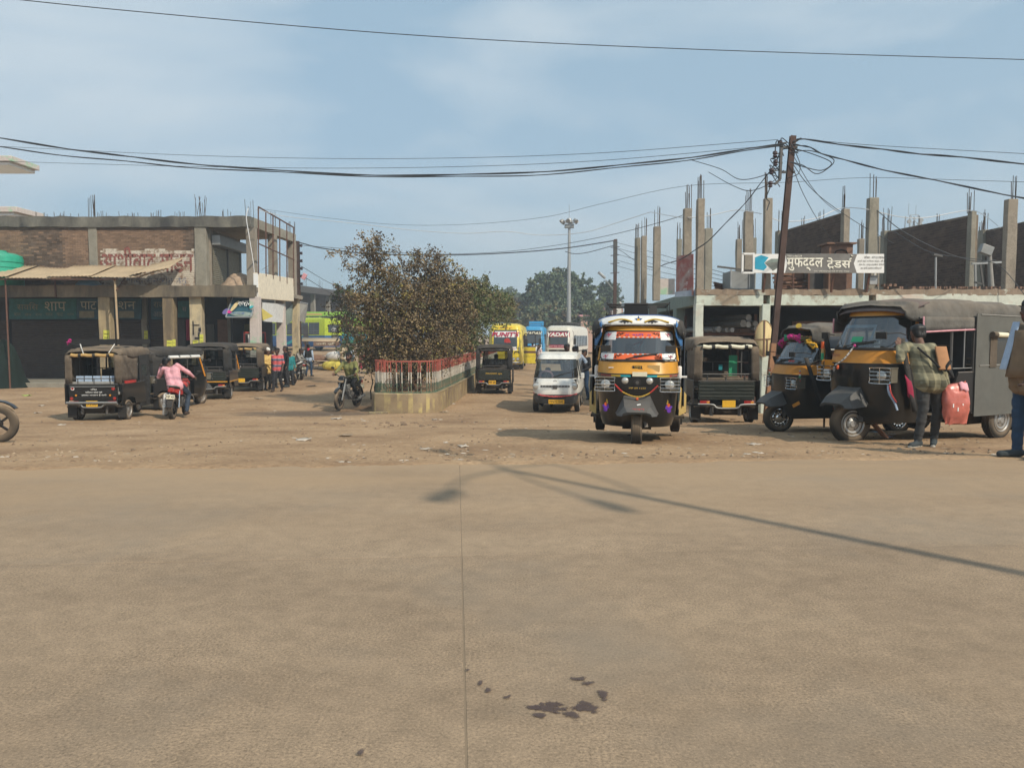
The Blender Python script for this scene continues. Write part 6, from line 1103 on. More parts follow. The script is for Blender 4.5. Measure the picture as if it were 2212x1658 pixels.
b = B(); c = Vector(SA.F(0, 1.5, -.25)); b.add([c+Vector(v) for v in ((-.07, 0, .02), (.08, 0, .09), (.06, 0, .02), (-.01, 0, -.07))], [(0, 1, 2, 3)], 'red_paint'); b.add([c+Vector(v) for v in ((-.065, -.005, -.01), (.03, -.005, .03), (.0, -.005, -.075), (-.04, -.005, -.065))], [(0, 1, 2, 3)], 'white_plain'); b.build('hanging_cloth', A, solid=.004)
b = B(); b.box(.14, .30, SA.F(.38, 1.18)[1]-.012, SA.F(.38, 1.18)[1]-.004, 1.125, 1.215, 'c_tan'); b.build('patch', A); b = B(); b.box(-.40, -.29, SA.F(-.6, 1.18)[1]-.01, SA.F(-.6, 1.18)[1]+.01, 1.168, 1.178, 'white_plain'); b.build('badge', A)
b = B(); y_ = SA.F(.1, 1.19)[1]; b.box(-.07, .06, y_-.012, y_, 1.165, 1.205, 'ink'); b.box(.0, .07, y_-.013, y_-.001, 1.125, 1.164, 'ink'); b.build('badge', A); text('जय', 'gold', A, (-.0, y_-.016, 1.185), w=.1, h=.028)
for x0, x1, m in ((-.95, -.62, 'rail_red'), (-.62, -.4, 'gold'), (-.4, -.16, 'teal'), (.2, .46, 'teal'), (.46, .75, 'gold'), (.75, .95, 'rail_red')): b = B(); SA.front(b, m, x0, x1, 1.045, 1.078, .006, 4, 1); b.build('trim_strip', A)
for s in (-1, 1): lamp(A, (s*.165, SA.F(.28, .99)[1]-.05, .995), .047, 'fog_lamp')
b = B(); b.cyl((0, SA.F(0, .97)[1]-.04, .965), (0, SA.F(0, .97)[1]+.02, .965), .05, 'black_dusty'); b.cyl((0, SA.F(0, .97)[1]-.05, .965), (0, SA.F(0, .97)[1]-.03, .965), .025, 'steel_dark'); b.build('horn', A); plate(A, (0, SA.F(0, .88)[1]-.03, .885), .26, .045, 'ink', 'MP 09 1233', ink='gold')
b = B(); ch = catmull([(-.30, -1.12, .93), (-.18, -1.16, .82), (0, -1.20, .765), (.15, -1.17, .81), (.27, -1.12, .92)], 10)
for i, p in enumerate(ch): b.ball(p, .011 if i % 2 else .013, 'gold' if 8 < i < 32 else 'red_paint', 6, 4)
b.ball(ch[20]-Vector((0, 0, .03)), .02, 'orange_red', 6, 5); b.build('bead_garland', A)
for s in (-1, 1):
    p = Vector(SA.F(s*.72, .60, .008)); b = B()
    for (dx, dz, r1, r2, a, m) in ((0, 0, .05, .03, .5, 'purple'), (.03, .06, .018, .06, -.4, 'purple'), (-.035, -.05, .03, .03, 0, 'purple'), (.05, -.03, .035, .016, .6, 'magenta'), (-.01, .075, .015, .035, .1, 'gold'), (-.03, .03, .02, .03, 0, 'orange_red'), (-.05, -.005, .02, .035, .8, 'purple'), (.05, .02, .016, .045, -.9, 'purple')): b.add([p+Vector((-s*(dx+r1*math.cos(k*.7)*math.cos(a)-r2*math.sin(k*.7)*math.sin(a)), -.003-abs(dx)*.02, dz+r1*math.cos(k*.7)*math.sin(a)+r2*math.sin(k*.7)*math.cos(a))) for k in range(9)], [tuple(range(9))], m)
    b.build('flower_decal', A, smooth=False)
    b = B(); b.prism([(s*.60, -.26, .40), (s*.72, .0, .44), (s*.72, .0, .72), (s*.62, -.26, .86)], (0, .02, 0), 'tan_panel'); b.build('door_panel', A, smooth=False); b = B(); b.box(s*.60-.03, s*.60+.03, -.33, -.25, .98, 1.18, 'white_plain'); b.build('side_lamp', A, bevel=.02); b = B(); b.box(s*.65-.06, s*.65+.06, -.28, -.2, 1.0, 1.025, 'white_plain'); b.build('step_trim', A)
    b = B(); b.grid([[(s*(.665+.012*math.sin(i*2.2)), -.22+.05*i, .55+(1.66-.55)*j/5) for i in range(6)] for j in range(6)], 'canvas_black' if s < 0 else 'navy_cloth'); b.build('side_curtain', A, solid=.008)
b = B(); b.tube([(-.0, SA.F(0, .66)[1]-.24, .655), (.05, SA.F(0, .66)[1]-.235, .665)], .012, 'white_plain', n=5); b.build('badge', A); text('पवन', 'red_paint', A, (0.02, -1.37, .61), w=.17, h=.06, tilt=-.9)
rk = thing('roof_rack', 'black steel luggage rack carrying a dark box on the decorated auto rickshaw', 'roof rack', A.location+Vector((0, .0, 1.93))); rk.rotation_euler.z = rt_; b = B()
for y in (-.25, .55, 1.2): b.tube([(-.48, y, .0), (-.48, y, .2), (.48, y, .2), (.48, y, .0)], .012, 'black_dusty', n=5)
for s in (-1, 1): [b.tube([(s*.48, -.25, z), (s*.48, 1.2, z)], .012, 'black_dusty', n=5) for z in (.02, .22)]
for k in range(9): b.bar((-.48, -.25+.18*k, .03), (.48, -.25+.18*k, .03), .03, .02, 'black_dusty')
b.build('frame', rk); b = B(); b.box(-.22, .16, .1, .5, .05, .235, 'black_dusty'); b.build('box', rk, bevel=.01); b = B(); b.box(.18, .30, .3, .7, .05, .2, 'steel_dark'); b.build('box', rk)

# ---- big grey canopied auto rickshaw at the right, front to the left
w = on(1838, 953); rb2 = R(-63); fv = Matrix.Rotation(rb2, 3, 'Z') @ Vector((0, -1.06*1.12, 0)); loc = Vector((w.x, w.y+.06, 0))-fv; loc.z = gz(loc.x, loc.y)
D, SD = auto('large auto rickshaw with grey canopy and grey side door at the right edge', loc, rb2, 1.12, cowl='black_paint', band='orange_auto', canopy='canvas_grey', lift=.05, side='black_dusty', rear_curtain=False, glass='glass', rims='rim_steel', steer=R(-16), wheel_r=.275)
b = B(); b.grid([[(x*(.52+.05*j), -.775+.09*j+.06*abs(x)**3, 1.785+.05*j-.05*abs(x)**3) for x in [-1+.1*i for i in range(21)]] for j in range(4)], 'canvas_mauve'); b.build('canvas_brow', D, solid=.01)
for s in (-1, 1):
    b = B(); b.grid([[(s*(.70+.008*math.sin(i*1.7+j)), -.60+.065*i, 1.70-.065*j*(1-.012*i)) for i in range(16)] for j in range(4)], 'canvas_grey'); b.build('canopy_valance', D, solid=.008); b = B(); b.tube([(s*.706, -.60+.065*i, 1.70-.2*(1-.012*i)) for i in range(16)], .011, 'c_pink', n=5); b.tube([(s*.70, -.6, 1.70), (s*.706, -.6, 1.50)], .011, 'c_pink', n=5); b.build('canopy_hem', D)
    b = B(); b.prism([(s*.726, y, z) for y, z in ((.36, .36), (1.38, .36), (1.38, 1.72), (.36, 1.75))], (s*.012, 0, 0), 'door_grey'); o = b.build('side_door', D, smooth=False)
    b = B(); b.box(s*.733-.012, s*.733+.010, .70, 1.16, 1.08, 1.42, 'dark_glass'); b.build('window', o); b = B()
    for y in (.62, .68): b.bar((s*.745, y, 1.02), (s*.745, y, 1.48), .008, .06, 'canvas_brown')
    b.bar((s*.742, .42, 1.05), (s*.742, 1.38, 1.05), .01, .012, 'c_grey'); b.bar((s*.742, .42, 1.74), (s*.742, 1.38, 1.715), .012, .012, 'c_grey'); b.build('seam', o)
    b = B(); b.cyl((s*.775, .60, 1.47), (s*.775, 1.24, 1.445), .036, 'plate_white', n=10)
    for y in (.62, .88, 1.19): b.cyl((s*.775, y-.035, 1.469), (s*.775, y+.035, 1.466), .041, 'canvas_brown', n=10)
    b.build('rolled_blind', o)
    b = B(); b.bar((s*.70, .36, .40), (s*.70, .36, 1.5), .03, .04, 'steel_dark'); b.bar((s*.70, .20, 1.02), (s*.70, .20, 1.55), .012, .012, 'steel_grey'); b.bar((s*.70, .02, 1.02), (s*.70, .36, 1.02), .012, .012, 'steel_grey'); b.build('door_frame', D)
b = B(); b.box(-.6, .6, .34, .36, .42, 1.7, 'shop_dark'); b.build('partition', D)
b = B(); SD.front(b, 'c_ltblue', -.75, .3, 1.56, 1.60, -.05, 8, 1); SD.front(b, 'c_ltblue', .24, .30, 1.4, 1.56, -.05, 2, 2); SD.front(b, 'green_paint', -.2, .12, 1.37, 1.44, .006, 4, 2); b.build('sticker', D); b = B(); b.box(-.46, -.24, SD.F(-.6, 1.0)[1]-.02, SD.F(-.6, 1.0)[1]-.005, .985, 1.12, 'orange_auto'); b.build('sticker', D); text('मेघनगर', 'rail_red', D, Vector(SD.F(-.5, 1.19, .012)), w=.2, h=.05, rot=-.35)
b = B(); ch = catmull([Vector(SD.F(-.4, 1.05, .03)), Vector(SD.F(-.15, 1.15, .035)), Vector(SD.F(0, 1.32, .03))], 10)
for i, p in enumerate(ch): b.ball(p, .013, 'c_white' if i % 3 else 'c_grey', 6, 4)
b.ball(ch[0]-Vector((0, .02, .05)), (.02, .02, .04), 'c_grey', 6, 5); b.ball(ch[4]-Vector((0, .02, .06)), (.02, .02, .035), 'orange_red', 6, 5); b.ball(ch[-1], .022, 'magenta', 6, 5); b.build('bead_garland', D)
for s in (-1, 1): b = B(); c = Vector((s*.60, -.93, 1.37)); b.cyl(c, c+Vector((0, 0, -.10)), .022, 'orange_red', n=8); b.cyl(c-Vector((0, 0, .1)), c-Vector((0, 0, .16)), .02, 'c_tan', n=8); b.cyl(c-Vector((0, 0, .16)), c-Vector((0, 0, .26)), .02, 'green_paint', n=8); b.build('tassel', D)
b = B(); b.grid([[(.60+.01*math.sin(j), -.80+.045*i+.02*j, .95-.07*j-.03*i) for i in range(4)] for j in range(5)], 'c_maroon'); b.build('red_cloth', D, solid=.006)
b = B(); b.tube(catmull([(.50, -.98, .83), (.53, -1.0, .72), (.60, -.98, .60), (.64, -.97, .5)], 5), .014, 'c_ltblue', n=5); b.tube(catmull([(.52, -.98, .83), (.56, -1.0, .72), (.63, -.98, .60)], 5), .01, 'red_paint', n=5); b.build('ribbon', D)
for s in (-1, 1): b = B(); b.grid([[(s*(.60+.01*math.sin(i*3)), -.92+.05*i+.05*j, 1.42-.16*j) for i in range(3)] for j in range(7)], 'canvas_black'); b.build('door_strap', D, solid=.006)
b = B(); b.bar((.1, -.93, .42), (.2, -.6, .08), .12, .02, 'wood_brown'); b.build('mud_flap', D)
def stretch(t, k):
    for o in t.children:
        if o.location.y > .05: o.location.y *= k; continue
        if o.location.length > .01: continue
        for q in [o]+list(o.children):
            for v in q.data.vertices:
                if v.co.y > .0: v.co.y *= k
stretch(D, 1.28)
# ---- garlanded auto rickshaw, side on
w = on(1676, 932); rg = R(-80); sc_g = 1.0; loc = Vector((w.x+.05, w.y+.05, 0))-(Matrix.Rotation(rg, 3, 'Z') @ Vector((0, -1.06*sc_g, 0))); loc.z = gz(loc.x, loc.y)
E_, SE = auto('auto rickshaw with pink and yellow flower garland over its windshield', loc, rg, sc_g, cowl='black_paint', band='orange_auto', canopy='canvas_grey', lift=.13, side='red_paint', rear_curtain=False, rims='chrome', holes=12, steer=R(-8), rest='rail_red')
b = B(); ar = catmull([Vector((x*.54, -.80+.08*abs(x)**2, 1.765-.13*abs(x)**2.5)) for x in (-1.05, -.8, -.5, -.2, .1, .4, .7, .95, 1.05)], 9); r = random.Random(9)
for i, p in enumerate(ar):
    m = ('magenta', 'magenta', 'green_paint', 'magenta', 'magenta', 'magenta', 'lf_olive', 'plate_yellow', 'plate_yellow')[min(8, i*9//len(ar))]
    for k in range(6): b.ball(p+Vector((r.gauss(0, .018), r.gauss(0, .025), r.gauss(0, .02))), .026, m if r.random() < .85 else 'lf_olive', 5, 4)
b.build('flower_garland', E_, smooth=False)
for s in (-1, 1):
    b = B(); b.grid([[(s*(.70+.01*math.sin(i*1.3+j)), -.55+.10*i, 1.78-.08*j) for i in range(20)] for j in range(4)], 'navy_cloth'); b.build('canopy_valance', E_, solid=.008); b = B(); b.tube([(s*.706, -.55+.1*i, 1.545) for i in range(20)], .012, 'c_white', n=5); b.build('canopy_hem', E_)
    b = B(); b.grid([[(s*.712, .35+.1*i, 1.70-.05*j) for i in range(10)] for j in range(4)], 'canvas_white'); b.build('valance_print', E_)
    b = B(); b.grid([[(s*(.56+.01*math.sin(i*3)), -.90+.04*i+.055*j, 1.40-.15*j) for i in range(3)] for j in range(7)], 'canvas_black'); b.build('door_strap', E_, solid=.006)
    b = B(); c = Vector((s*.54, -.96, 1.16)); [b.ball(c-Vector((0, 0, .035*k)), .02, ('c_grey', 'orange_red', 'c_white', 'green_paint', 'c_grey', 'red_paint')[k % 6], 6, 4) for k in range(6)]; b.build('tassel', E_)
b = B(); b.cyl((.05, -.72, 1.98), (.0, -.66, 1.93), .055, 'gold', .03, 12); b.cyl((0, -.66, 1.93), (-.05, -.45, 1.90), .03, 'gold', .02); b.build('horn', E_)
b = B(); SE.front(b, 'c_bluegrey', -.9, .9, 1.37, 1.385, .006, 10, 1); SE.front(b, 'c_bluegrey', -.8, .8, 1.655, 1.665, .006, 10, 1); SE.front(b, 'red_paint', .3, .55, 1.32, 1.345, .006, 3, 1); b.build('sticker', E_); text('RAJU', 'c_bluegrey', E_, Vector(SE.F(-.35, 1.325, .012)), w=.22, h=.06, rot=-.25, tilt=-.5)
b = B(); b.obox((.42, -.95, .55), (.16, .01, .06), 'orange_auto', (0, -.5, .4)); b.build('sticker', E_)
for k, x in enumerate((.0, .14, .27)): b = B(); b.box(-.5, .5, .06+x, .10+x, .76, 1.28+.05*k, ('green_wash', 'rail_green', 'teal')[k]); b.build('seat_back', E_)
b = B()
for k in range(9): b.box(.25+.04*k, .27+.04*k, -.3+.1*k, -.27+.1*k, .1+.03*(k % 3), .3, 'rust')
b.build('under_stay', E_)

# ---- rear view tempos
def rear_auto(label, px, py, dirx, **k):
    """px, py: where the middle of its rear axle meets the ground; dirx: heading in degrees from straight away"""
    w = on(px, py); rot = math.pi-R(dirx); q = k.get('scale', 1.0); loc = w-Matrix.Rotation(rot, 3, 'Z') @ Vector((0, .95*q, 0)); loc.z = gz(w.x, w.y)
    return auto(label, loc, rot, **k)
C1, _ = rear_auto('black auto rickshaw seen from behind driving away beside the median railing', 1068, 850, 2.0, tailtext=('PIAGGIO ape', .62), tailcol='gold', plate_rear=(.06, 'plate_yellow', 'MP 09'), glass='glass', front=False, canopy='canvas_black', curtain=1.05, band='black_paint')
C2, _ = rear_auto('dusty brown auto rickshaw parked with its slatted tailgate toward us before the shop', 1557, 913, 2, scale=1.06, tailtext=('MAHINDRA', .5), tailcol='green_black', plate_rear=(-.03, 'plate_yellow', None), canopy='canvas_brown', blind='plate_white', side='black_dusty', curtain=.55, front=False, rest='canvas_brown', band='black_paint')
b = B(); b.box(-.3, -.12, 1.05, 1.07, 1.05, 1.5, 'green_paint'); b.build('hanging_bag', C2); b = B(); b.box(.03, .11, 1.1, 1.11, 1.18, 1.3, 'c_teal'); b.build('hanging_cloth', C2)
# ---- four tempos in a row at the left
T1, _ = rear_auto('black auto rickshaw nearest in the left row with Hindi writing on its tailgate', 222, 907, -3, scale=1.0, tail='black_paint', plate_rear=(.0, 'plate_yellow', '3208'), canopy='canvas_brown', side='black_paint', blind='c_tan', curtain=.35, rest='c_grey', glass='glass', band='black_paint')
for s, z, w_ in (('निर्भर'.replace('र्', ''), .83, .16), ('जिसका कोई नहीं', .755, .42), ('उसका भगवान है यारो', .685, .62)): text(s, 'ink_white', T1, (-.02, 1.42, z), w=w_, h=.05, rot=math.pi)
b = B()
for s in (-1, 1): b.cyl((s*.50, 1.41, .85), (s*.50, 1.42, .85), .045, 'white_plain' if s > 0 else 'lens_red', n=12); b.cyl((s*.50, 1.415, .85), (s*.50, 1.424, .85), .03, 'lens_red', n=12); b.cyl((s*.42, 1.41, .68), (s*.42, 1.424, .68), .025, 'lens_amber', n=10); b.cyl((s*.53, 1.41, .60), (s*.53, 1.424, .60), .04, 'lens_red', n=10)
b.build('reflector', T1); b = B(); b.tube([(-.62, 1.5, .5), (.62, 1.5, .5)], .03, 'steel_grey', n=8); b.tube([(-.55, 1.44, .90), (.55, 1.44, .90)], .01, 'steel_grey', n=6); b.build('bumper_bar', T1)
b = B()
for k in range(5): b.box(-.52+.21*k, -.34+.21*k, 1.2, 1.22, .98, 1.16, 'c_ltblue')
b.build('seat_panel', T1); b = B(); b.box(.69, .727, .6, 1.2, .962, 1.03, 'red_paint'); b.build('side_band', T1); b = B(); b.box(-.727, -.69, .6, 1.2, .962, 1.03, 'red_paint'); b.build('side_band', T1)
for s in (-1, 1): b = B(); b.prism([(s*.70, y, z) for y, z in ((-.28, .3), (.34, .3), (.34, 1.66), (-.28, 1.68))], (s*.012, 0, 0), 'canvas_black'); o = b.build('side_door', T1, smooth=False); b = B(); b.box(s*.706-.012, s*.706+.014, -.1, .22, 1.12, 1.4, 'dark_glass'); b.build('window', o)
rk = thing('roof_rack', 'black flat luggage rack roped on top of the nearest left auto rickshaw', 'roof rack', T1.location+Vector((0, 0, 1.95))); rk.rotation_euler.z = T1.rotation_euler.z; b = B()
for s in (-1, 1): b.box(s*.55-.015, s*.55+.015, -.75, 1.25, .0, .14, 'black_dusty')
b.box(-.53, .53, 1.23, 1.26, .0, .14, 'black_dusty'); b.box(-.53, .53, -.75, -.72, .0, .14, 'black_dusty'); [b.bar((-.53, y, .02), (.53, y, .02), .04, .02, 'black_dusty') for y in (-.4, 0, .4, .8)]; b.build('frame', rk)
b = B(); b.tube([(-.5, 1.26, .02), (-.42, 1.42, -.2)], .012, 'c_white', n=4); b.tube([(.35, 1.26, .02), (.2, 1.42, -.22)], .012, 'c_white', n=4); b.build('rope', rk); b = B(); r = random.Random(2)
for k in range(7): b.tube(catmull([(.55, 1.2, .1), (.60+r.uniform(0, .05), 1.2, .1+r.uniform(-.03, .05)), (.64+r.uniform(0, .12), 1.2+r.uniform(-.05, .05), .05+r.uniform(-.06, .06))], 4), .008, 'magenta', n=4)
b.build('ribbon', rk)
T2, _ = rear_auto('black auto rickshaw with white rolled side blind behind the pink shirted rider', 322, 884, 24, canopy='canvas_black', blind='canvas_white', curtain=.9, glass='glass', plate_rear=(0, 'plate_yellow', None), band='black_paint')
b = B()
for k in range(3): b.cyl((-.70, -.4+.42*k, 1.60), (-.70, -.04+.42*k, 1.60), .05, 'canvas_white', n=10)
for k in range(3): b.cyl((.70, -.4+.42*k, 1.60), (.70, -.04+.42*k, 1.60), .05, 'canvas_white', n=10)
b.build('rolled_side_blind', T2)
T3, _ = rear_auto('black auto rickshaw with yellow waist stripe and wide black canopy in the left row', 455, 862, -8, scale=1.05, canopy='canvas_black', curtain=.85, side='black_paint', glass='glass', band='black_paint')
b = B(); b.box(-.66, .66, 1.418, 1.43, .60, .635, 'yellow_auto'); [b.box(s*.722-.004, s*.722+.004, .1, 1.36, .60, .635, 'yellow_auto') for s in (-1, 1)]; b.box(-.05, .25, 1.425, 1.44, .64, .655, 'red_paint'); b.build('stripe', T3)
T4, _ = rear_auto('dusty brown canopied auto rickshaw last in the left row by the standing men', 532, 845, -5, scale=1.02, canopy='canvas_brown', blind='c_tan', plate_rear=(.05, 'plate_yellow', None), curtain=.8, side='black_dusty', glass='glass', band='black_paint')
for t_ in (T3, T4, T2):
    for s in (-1, 1): b = B(); b.tube([(s*.60, -.72, .95), (s*.52, -.60, 1.5), (s*.50, -.55, 1.72)], .024, 'orange_auto', n=6); b.build('door_pillar', t_)

# ---------------------------------------------------------------- white mini van
w = on(1199, 893); V = thing('mini_van', 'dusty white mini van with yellow number plate driving toward us', 'van', (w.x, w.y+.1, gz(w.x, w.y)), R(-7)); VS = Shell([(.28, .66, .0, 3.2), (.40, .71, -.07, 3.2), (.62, .735, -.10, 3.2), (.90, .735, -.06, 3.2), (1.02, .73, .06, 3.2), (1.58, .645, .50, 3.15), (1.68, .60, .62, 3.1), (1.74, .48, .8, 3.0)], 6)
V.scale = (.98, .98, .98)
b = B(); VS.body(b, 'white_paint', .58, 1.02, 40, cap=False); b.build('body', V); b = B(); VS.body(b, 'mudguard_grey', .28, .578, 40, cap=True); b.build('bumper', V)
b = B(); VS.body(b, 'white_paint', 1.56, 1.74, 40, cap=True)
for s in (-1, 1):
    for yf in (0,): b.loft([[VS.F(s*.975, z, .0), VS.F(s*.90, z, .004), tuple(np.array(VS.F(s*.90, z))+np.array((0, .05, 0))), tuple(np.array(VS.F(s*.975, z))+np.array((-s*.02, .06, 0)))] for z in (1.0, 1.2, 1.4, 1.6)], 'white_paint')
    for y in (1.1, 2.0, 3.1): b.grid([[VS.S(s, y+d, z, 0) for d in (0, .1)] for z in (1.0, 1.3, 1.6)], 'white_paint')
b.build('roof', V); b = B(); [b.box(-.55, .55, .75+.28*k, .77+.28*k, 1.742, 1.752, 'white_paint') for k in range(7)]; b.build('roof_rib', V)
b = B(); VS.front(b, 'glass', -.90, .90, 1.03, 1.56, -.004, 14, 5); b.build('windshield', V); b = B(); b.tube([VS.F(x, z, .006) for x, z in [(-.88+1.76*i/14, 1.035) for i in range(15)]+[(.9, 1.1), (.9, 1.5)]+[(.87-1.74*i/14, 1.56) for i in range(15)]+[(-.9, 1.5), (-.9, 1.1), (-.88, 1.035)]], .011, 'rubber', n=5); b.build('windshield_seal', V)
for s in (-1, 1):
    for y0, y1 in ((.75, 1.1), (1.2, 2.0), (2.1, 3.05)): b = B(); VS.side(b, 'glass_dark', s, y0, y1, 1.04, 1.54, -.004); b.build('window', V)
b = B(); b.box(-.66, .66, .3, 3.1, .55, .62, 'black'); b.box(-.64, .64, 1.3, 1.42, .6, 1.18, 'black'); b.box(-.64, .64, 1.0, 1.42, .6, .82, 'black'); b.box(-.6, .6, 3.0, 3.1, .6, 1.1, 'door_grey'); b.box(-.62, .62, .12, .4, .7, 1.0, 'black'); b.build('interior', V)
b = B(); b.tube([(-.30+.19*math.cos(i*math.pi/10), .52-.06*math.sin(i*math.pi/10), 1.05+.17*math.sin(i*math.pi/10)) for i in range(21)], .03, 'c_pink', n=7); b.build('steering_wheel', V); b = B(); b.box(-.1, .12, .7, .73, 1.42, 1.48, 'black'); b.build('inside_mirror', V)
for s in (-1, 1):
    o = lamp(V, (s*.545, VS.F(.76, .80)[1]-.03, .80), .098, rot=s*.12, housing='black'); o.scale = (1.2, 1, 1); b = B(); c = VS.F(s*.72, .46, .004); b.lathe([(-.01, .055), (-.005, .04), (0.02, .035)], 'steel_dark', 'Y', c, 14); b.build('fog_lamp', V)
    if s > 0: b = B(); b.bar((s*.70, .28, 1.02), (s*.80, .22, 1.06), .03, .03, 'rubber'); b.obox((s*.79, .2, 1.10), (.10, .06, .16), 'white_paint' if s > 0 else 'rubber'); b.build('mirror', V, bevel=.015)
b = B(); VS.front(b, 'steel_dark', -.58, .58, .765, .825, .006, 12, 2); [b.obox(VS.F(-.5+.125*k, .795, .012), (.035, .012, .05), 'steel_grey', (0, .4, 0)) for k in range(9)]; b.obox(VS.F(0, .78, .02), (.13, .03, .10), 'steel_dark'); b.build('grille', V); b = B(); c = VS.F(0, .935, .008); b.tube([(c[0]+.05*math.cos(i*.52), c[1], c[2]+.035*math.sin(i*.52)) for i in range(13)], .006, 'chrome', n=5); b.tube([(c[0]-.04, c[1], c[2]), (c[0], c[1], c[2]+.012), (c[0]+.04, c[1], c[2])], .005, 'chrome', n=4); b.build('emblem', V)
b = B(); VS.front(b, 'white_paint', -.86, .86, .555, .585, .012, 12, 1); b.build('bumper_trim', V); b = B(); ch = catmull([Vector(VS.F(x, .60-.10*(1-x*x), .03)) for x in (-.9, -.6, -.3, 0, .3, .6, .85)], 8); r = random.Random(1); [b.ball(p+Vector((r.gauss(0, .006), 0, r.gauss(0, .006))), .022, 'c_coral', 6, 4) for p in ch]; b.build('garland', V)
b = B(); VS.front(b, 'shop_dark', -.45, .45, .44, .505, .004, 8, 1); b.build('air_intake', V); plate(V, (.04, VS.F(0, .34)[1]-.03, .345), .46, .125, 'plate_yellow', 'MP67G 1645')
b = B(); b.tube([VS.F(-.1, 1.06, .02), VS.F(.2, 1.13, .02), VS.F(.62, 1.2, .015)], .009, 'rubber', n=5); b.build('wiper', V)
for s in (-1, 1):
    for y in (.62, 2.65): wheel(V, s*.62, y, .27, .27, .15, tyre='tyre')

# ---------------------------------------------------------------- buses
def bus(label, loc, rot, L_=9.5, low='bus_white', top='bus_white', split=1.2, banner=None, banner2=None, word=None, wordm='ink_white', rack=True, group='buses standing at the bus stand', winm='dark_glass', sidem=None, rear=False, hh=1.0, name='bus', windows=7, wz=(1.35, 2.25), grille='bus_black'):
    t = thing(name, label, 'bus', loc, rot, group); S = Shell([(.38, 1.14, .02, L_), (.55, 1.2, -.06, L_), (1.15, 1.22, -.10, L_), (1.5, 1.22, -.04, L_), (2.65*hh, 1.17, .20, L_-.02), (2.92*hh, 1.08, .36, L_-.1), (3.06*hh, .85, .75, L_-.4)], 9)
    b = B(); S.body(b, low, .38, split, 44, cap=False); b.build('lower_body', t); b = B(); S.body(b, top, split, 3.06*hh, 44); b.build('upper_body', t)
    b = B(); S.front(b, winm, -.93, .93, 1.42, 2.62*hh, .008, 12, 5); b.build('windshield', t); b = B(); b.tube([S.F(x, z, .012) for x, z in [(-.9+1.8*i/10, 1.42) for i in range(11)]+[(.93, 1.5), (.93, 2.55*hh)]+[(.9-1.8*i/10, 2.62*hh) for i in range(11)]+[(-.93, 2.55*hh), (-.93, 1.5), (-.9, 1.42)]], .02, 'rubber', n=5); b.tube([S.F(0, 1.42, .014), S.F(0, 2.3*hh, .014)], .014, 'rubber', n=5); b.build('windshield_seal', t)
    if banner: b = B(); S.front(b, banner, -.94, .94, 2.15*hh, 2.54*hh, .014, 10, 2); b.build('banner', t)
    if banner2: b = B(); S.front(b, banner2, -.95, .95, 1.30, 1.52, .014, 10, 2); b.build('banner', t)
    if word: text(word, wordm, t, Vector(S.F(0, 2.345*hh, .05)), w=1.8, h=.31, tilt=-.2, shear=.2, bold=.035)
    wn = (L_-1.6)/windows
    for s in (-1, 1):
        for k in range(windows): y0 = 1.0+k*wn; b = B(); S.side(b, winm, s, y0+.05, y0+wn-.05, wz[0], wz[1]*hh, .006, 2, 2); o = b.build('window', t); b = B(); b.tube([S.S(s, y0+wn/2, wz[0], .012), S.S(s, y0+wn/2, wz[1]*hh, .012)], .02, 'steel_dark', n=4); [b.tube([S.S(s, y0+.05, wz[0]+q, .016), S.S(s, y0+wn-.05, wz[0]+q, .016)], .011, 'steel_grey', n=4) for q in (.18, .36)]; b.build('window_bar', o)
        if sidem: b = B(); S.side(b, sidem, s, .5, L_-.2, .95, 1.05, .008, 4, 1); b.build('side_band', t)
        lamp(t, (s*.82, S.F(.68, .72)[1]-.02, .72), .11); b = B(); b.tube([S.F(s*.98, 2.3, 0), (s*1.38, -.35, 2.25), (s*1.38, -.4, 2.0)], .025, 'rubber', n=5); b.obox((s*1.38, -.4, 1.8), (.2, .1, .45), 'rubber'); b.build('mirror', t, bevel=.02)
        for y in (1.5, L_-2.6): wheel(t, s*1.02, y, .48, .48, .26, grooves=False)
    b = B(); S.front(b, grille, -.75, .75, .98, 1.16, .01, 8, 1); b.build('grille', t); b = B(); S.front(b, low, -.98, .98, .42, .58, .06, 10, 1); b.tube([S.F(-.98+1.96*i/10, .5, .07) for i in range(11)], .06, 'steel_grey', n=6); b.build('bumper', t)
    if rack:
        b = B(); z = 3.06*hh
        for s in (-1, 1): b.tube([(s*.8, 1.2, z+.25), (s*.8, L_-.8, z+.25)], .03, 'steel_dark', n=5)
        for k in range(9): y = 1.2+k*(L_-2)/8; b.tube([(-.8, y, z-.02), (-.8, y, z+.25), (.8, y, z+.25), (.8, y, z-.02)], .025, 'steel_dark', n=5)
        b.build('roof_rack', t)
    return t, S
pl_ = lambda px, Y: Vector((X(px, Y), Y, gz(X(px, Y), Y)))
Y1, S1 = bus('yellow bus with red lettering on a white windshield strip and open door', pl_(1091, 50.5), R(-2.5), 9.5, 'bus_yellow', 'bus_yellow', 1.3, 'white_plain', 'white_plain', "PUNIT'S", 'maroon', rack=True, grille='bus_yellow')
b = B(); c = Vector(S1.F(.12, 1.85, .02)); b.add([c+Vector((.22*math.cos(i*.63)*(1+.2*math.sin(i*5)), 0, .26*math.sin(i*.63))) for i in range(10)], [tuple(range(10))], 'red_paint'); b.build('red_cloth', Y1)
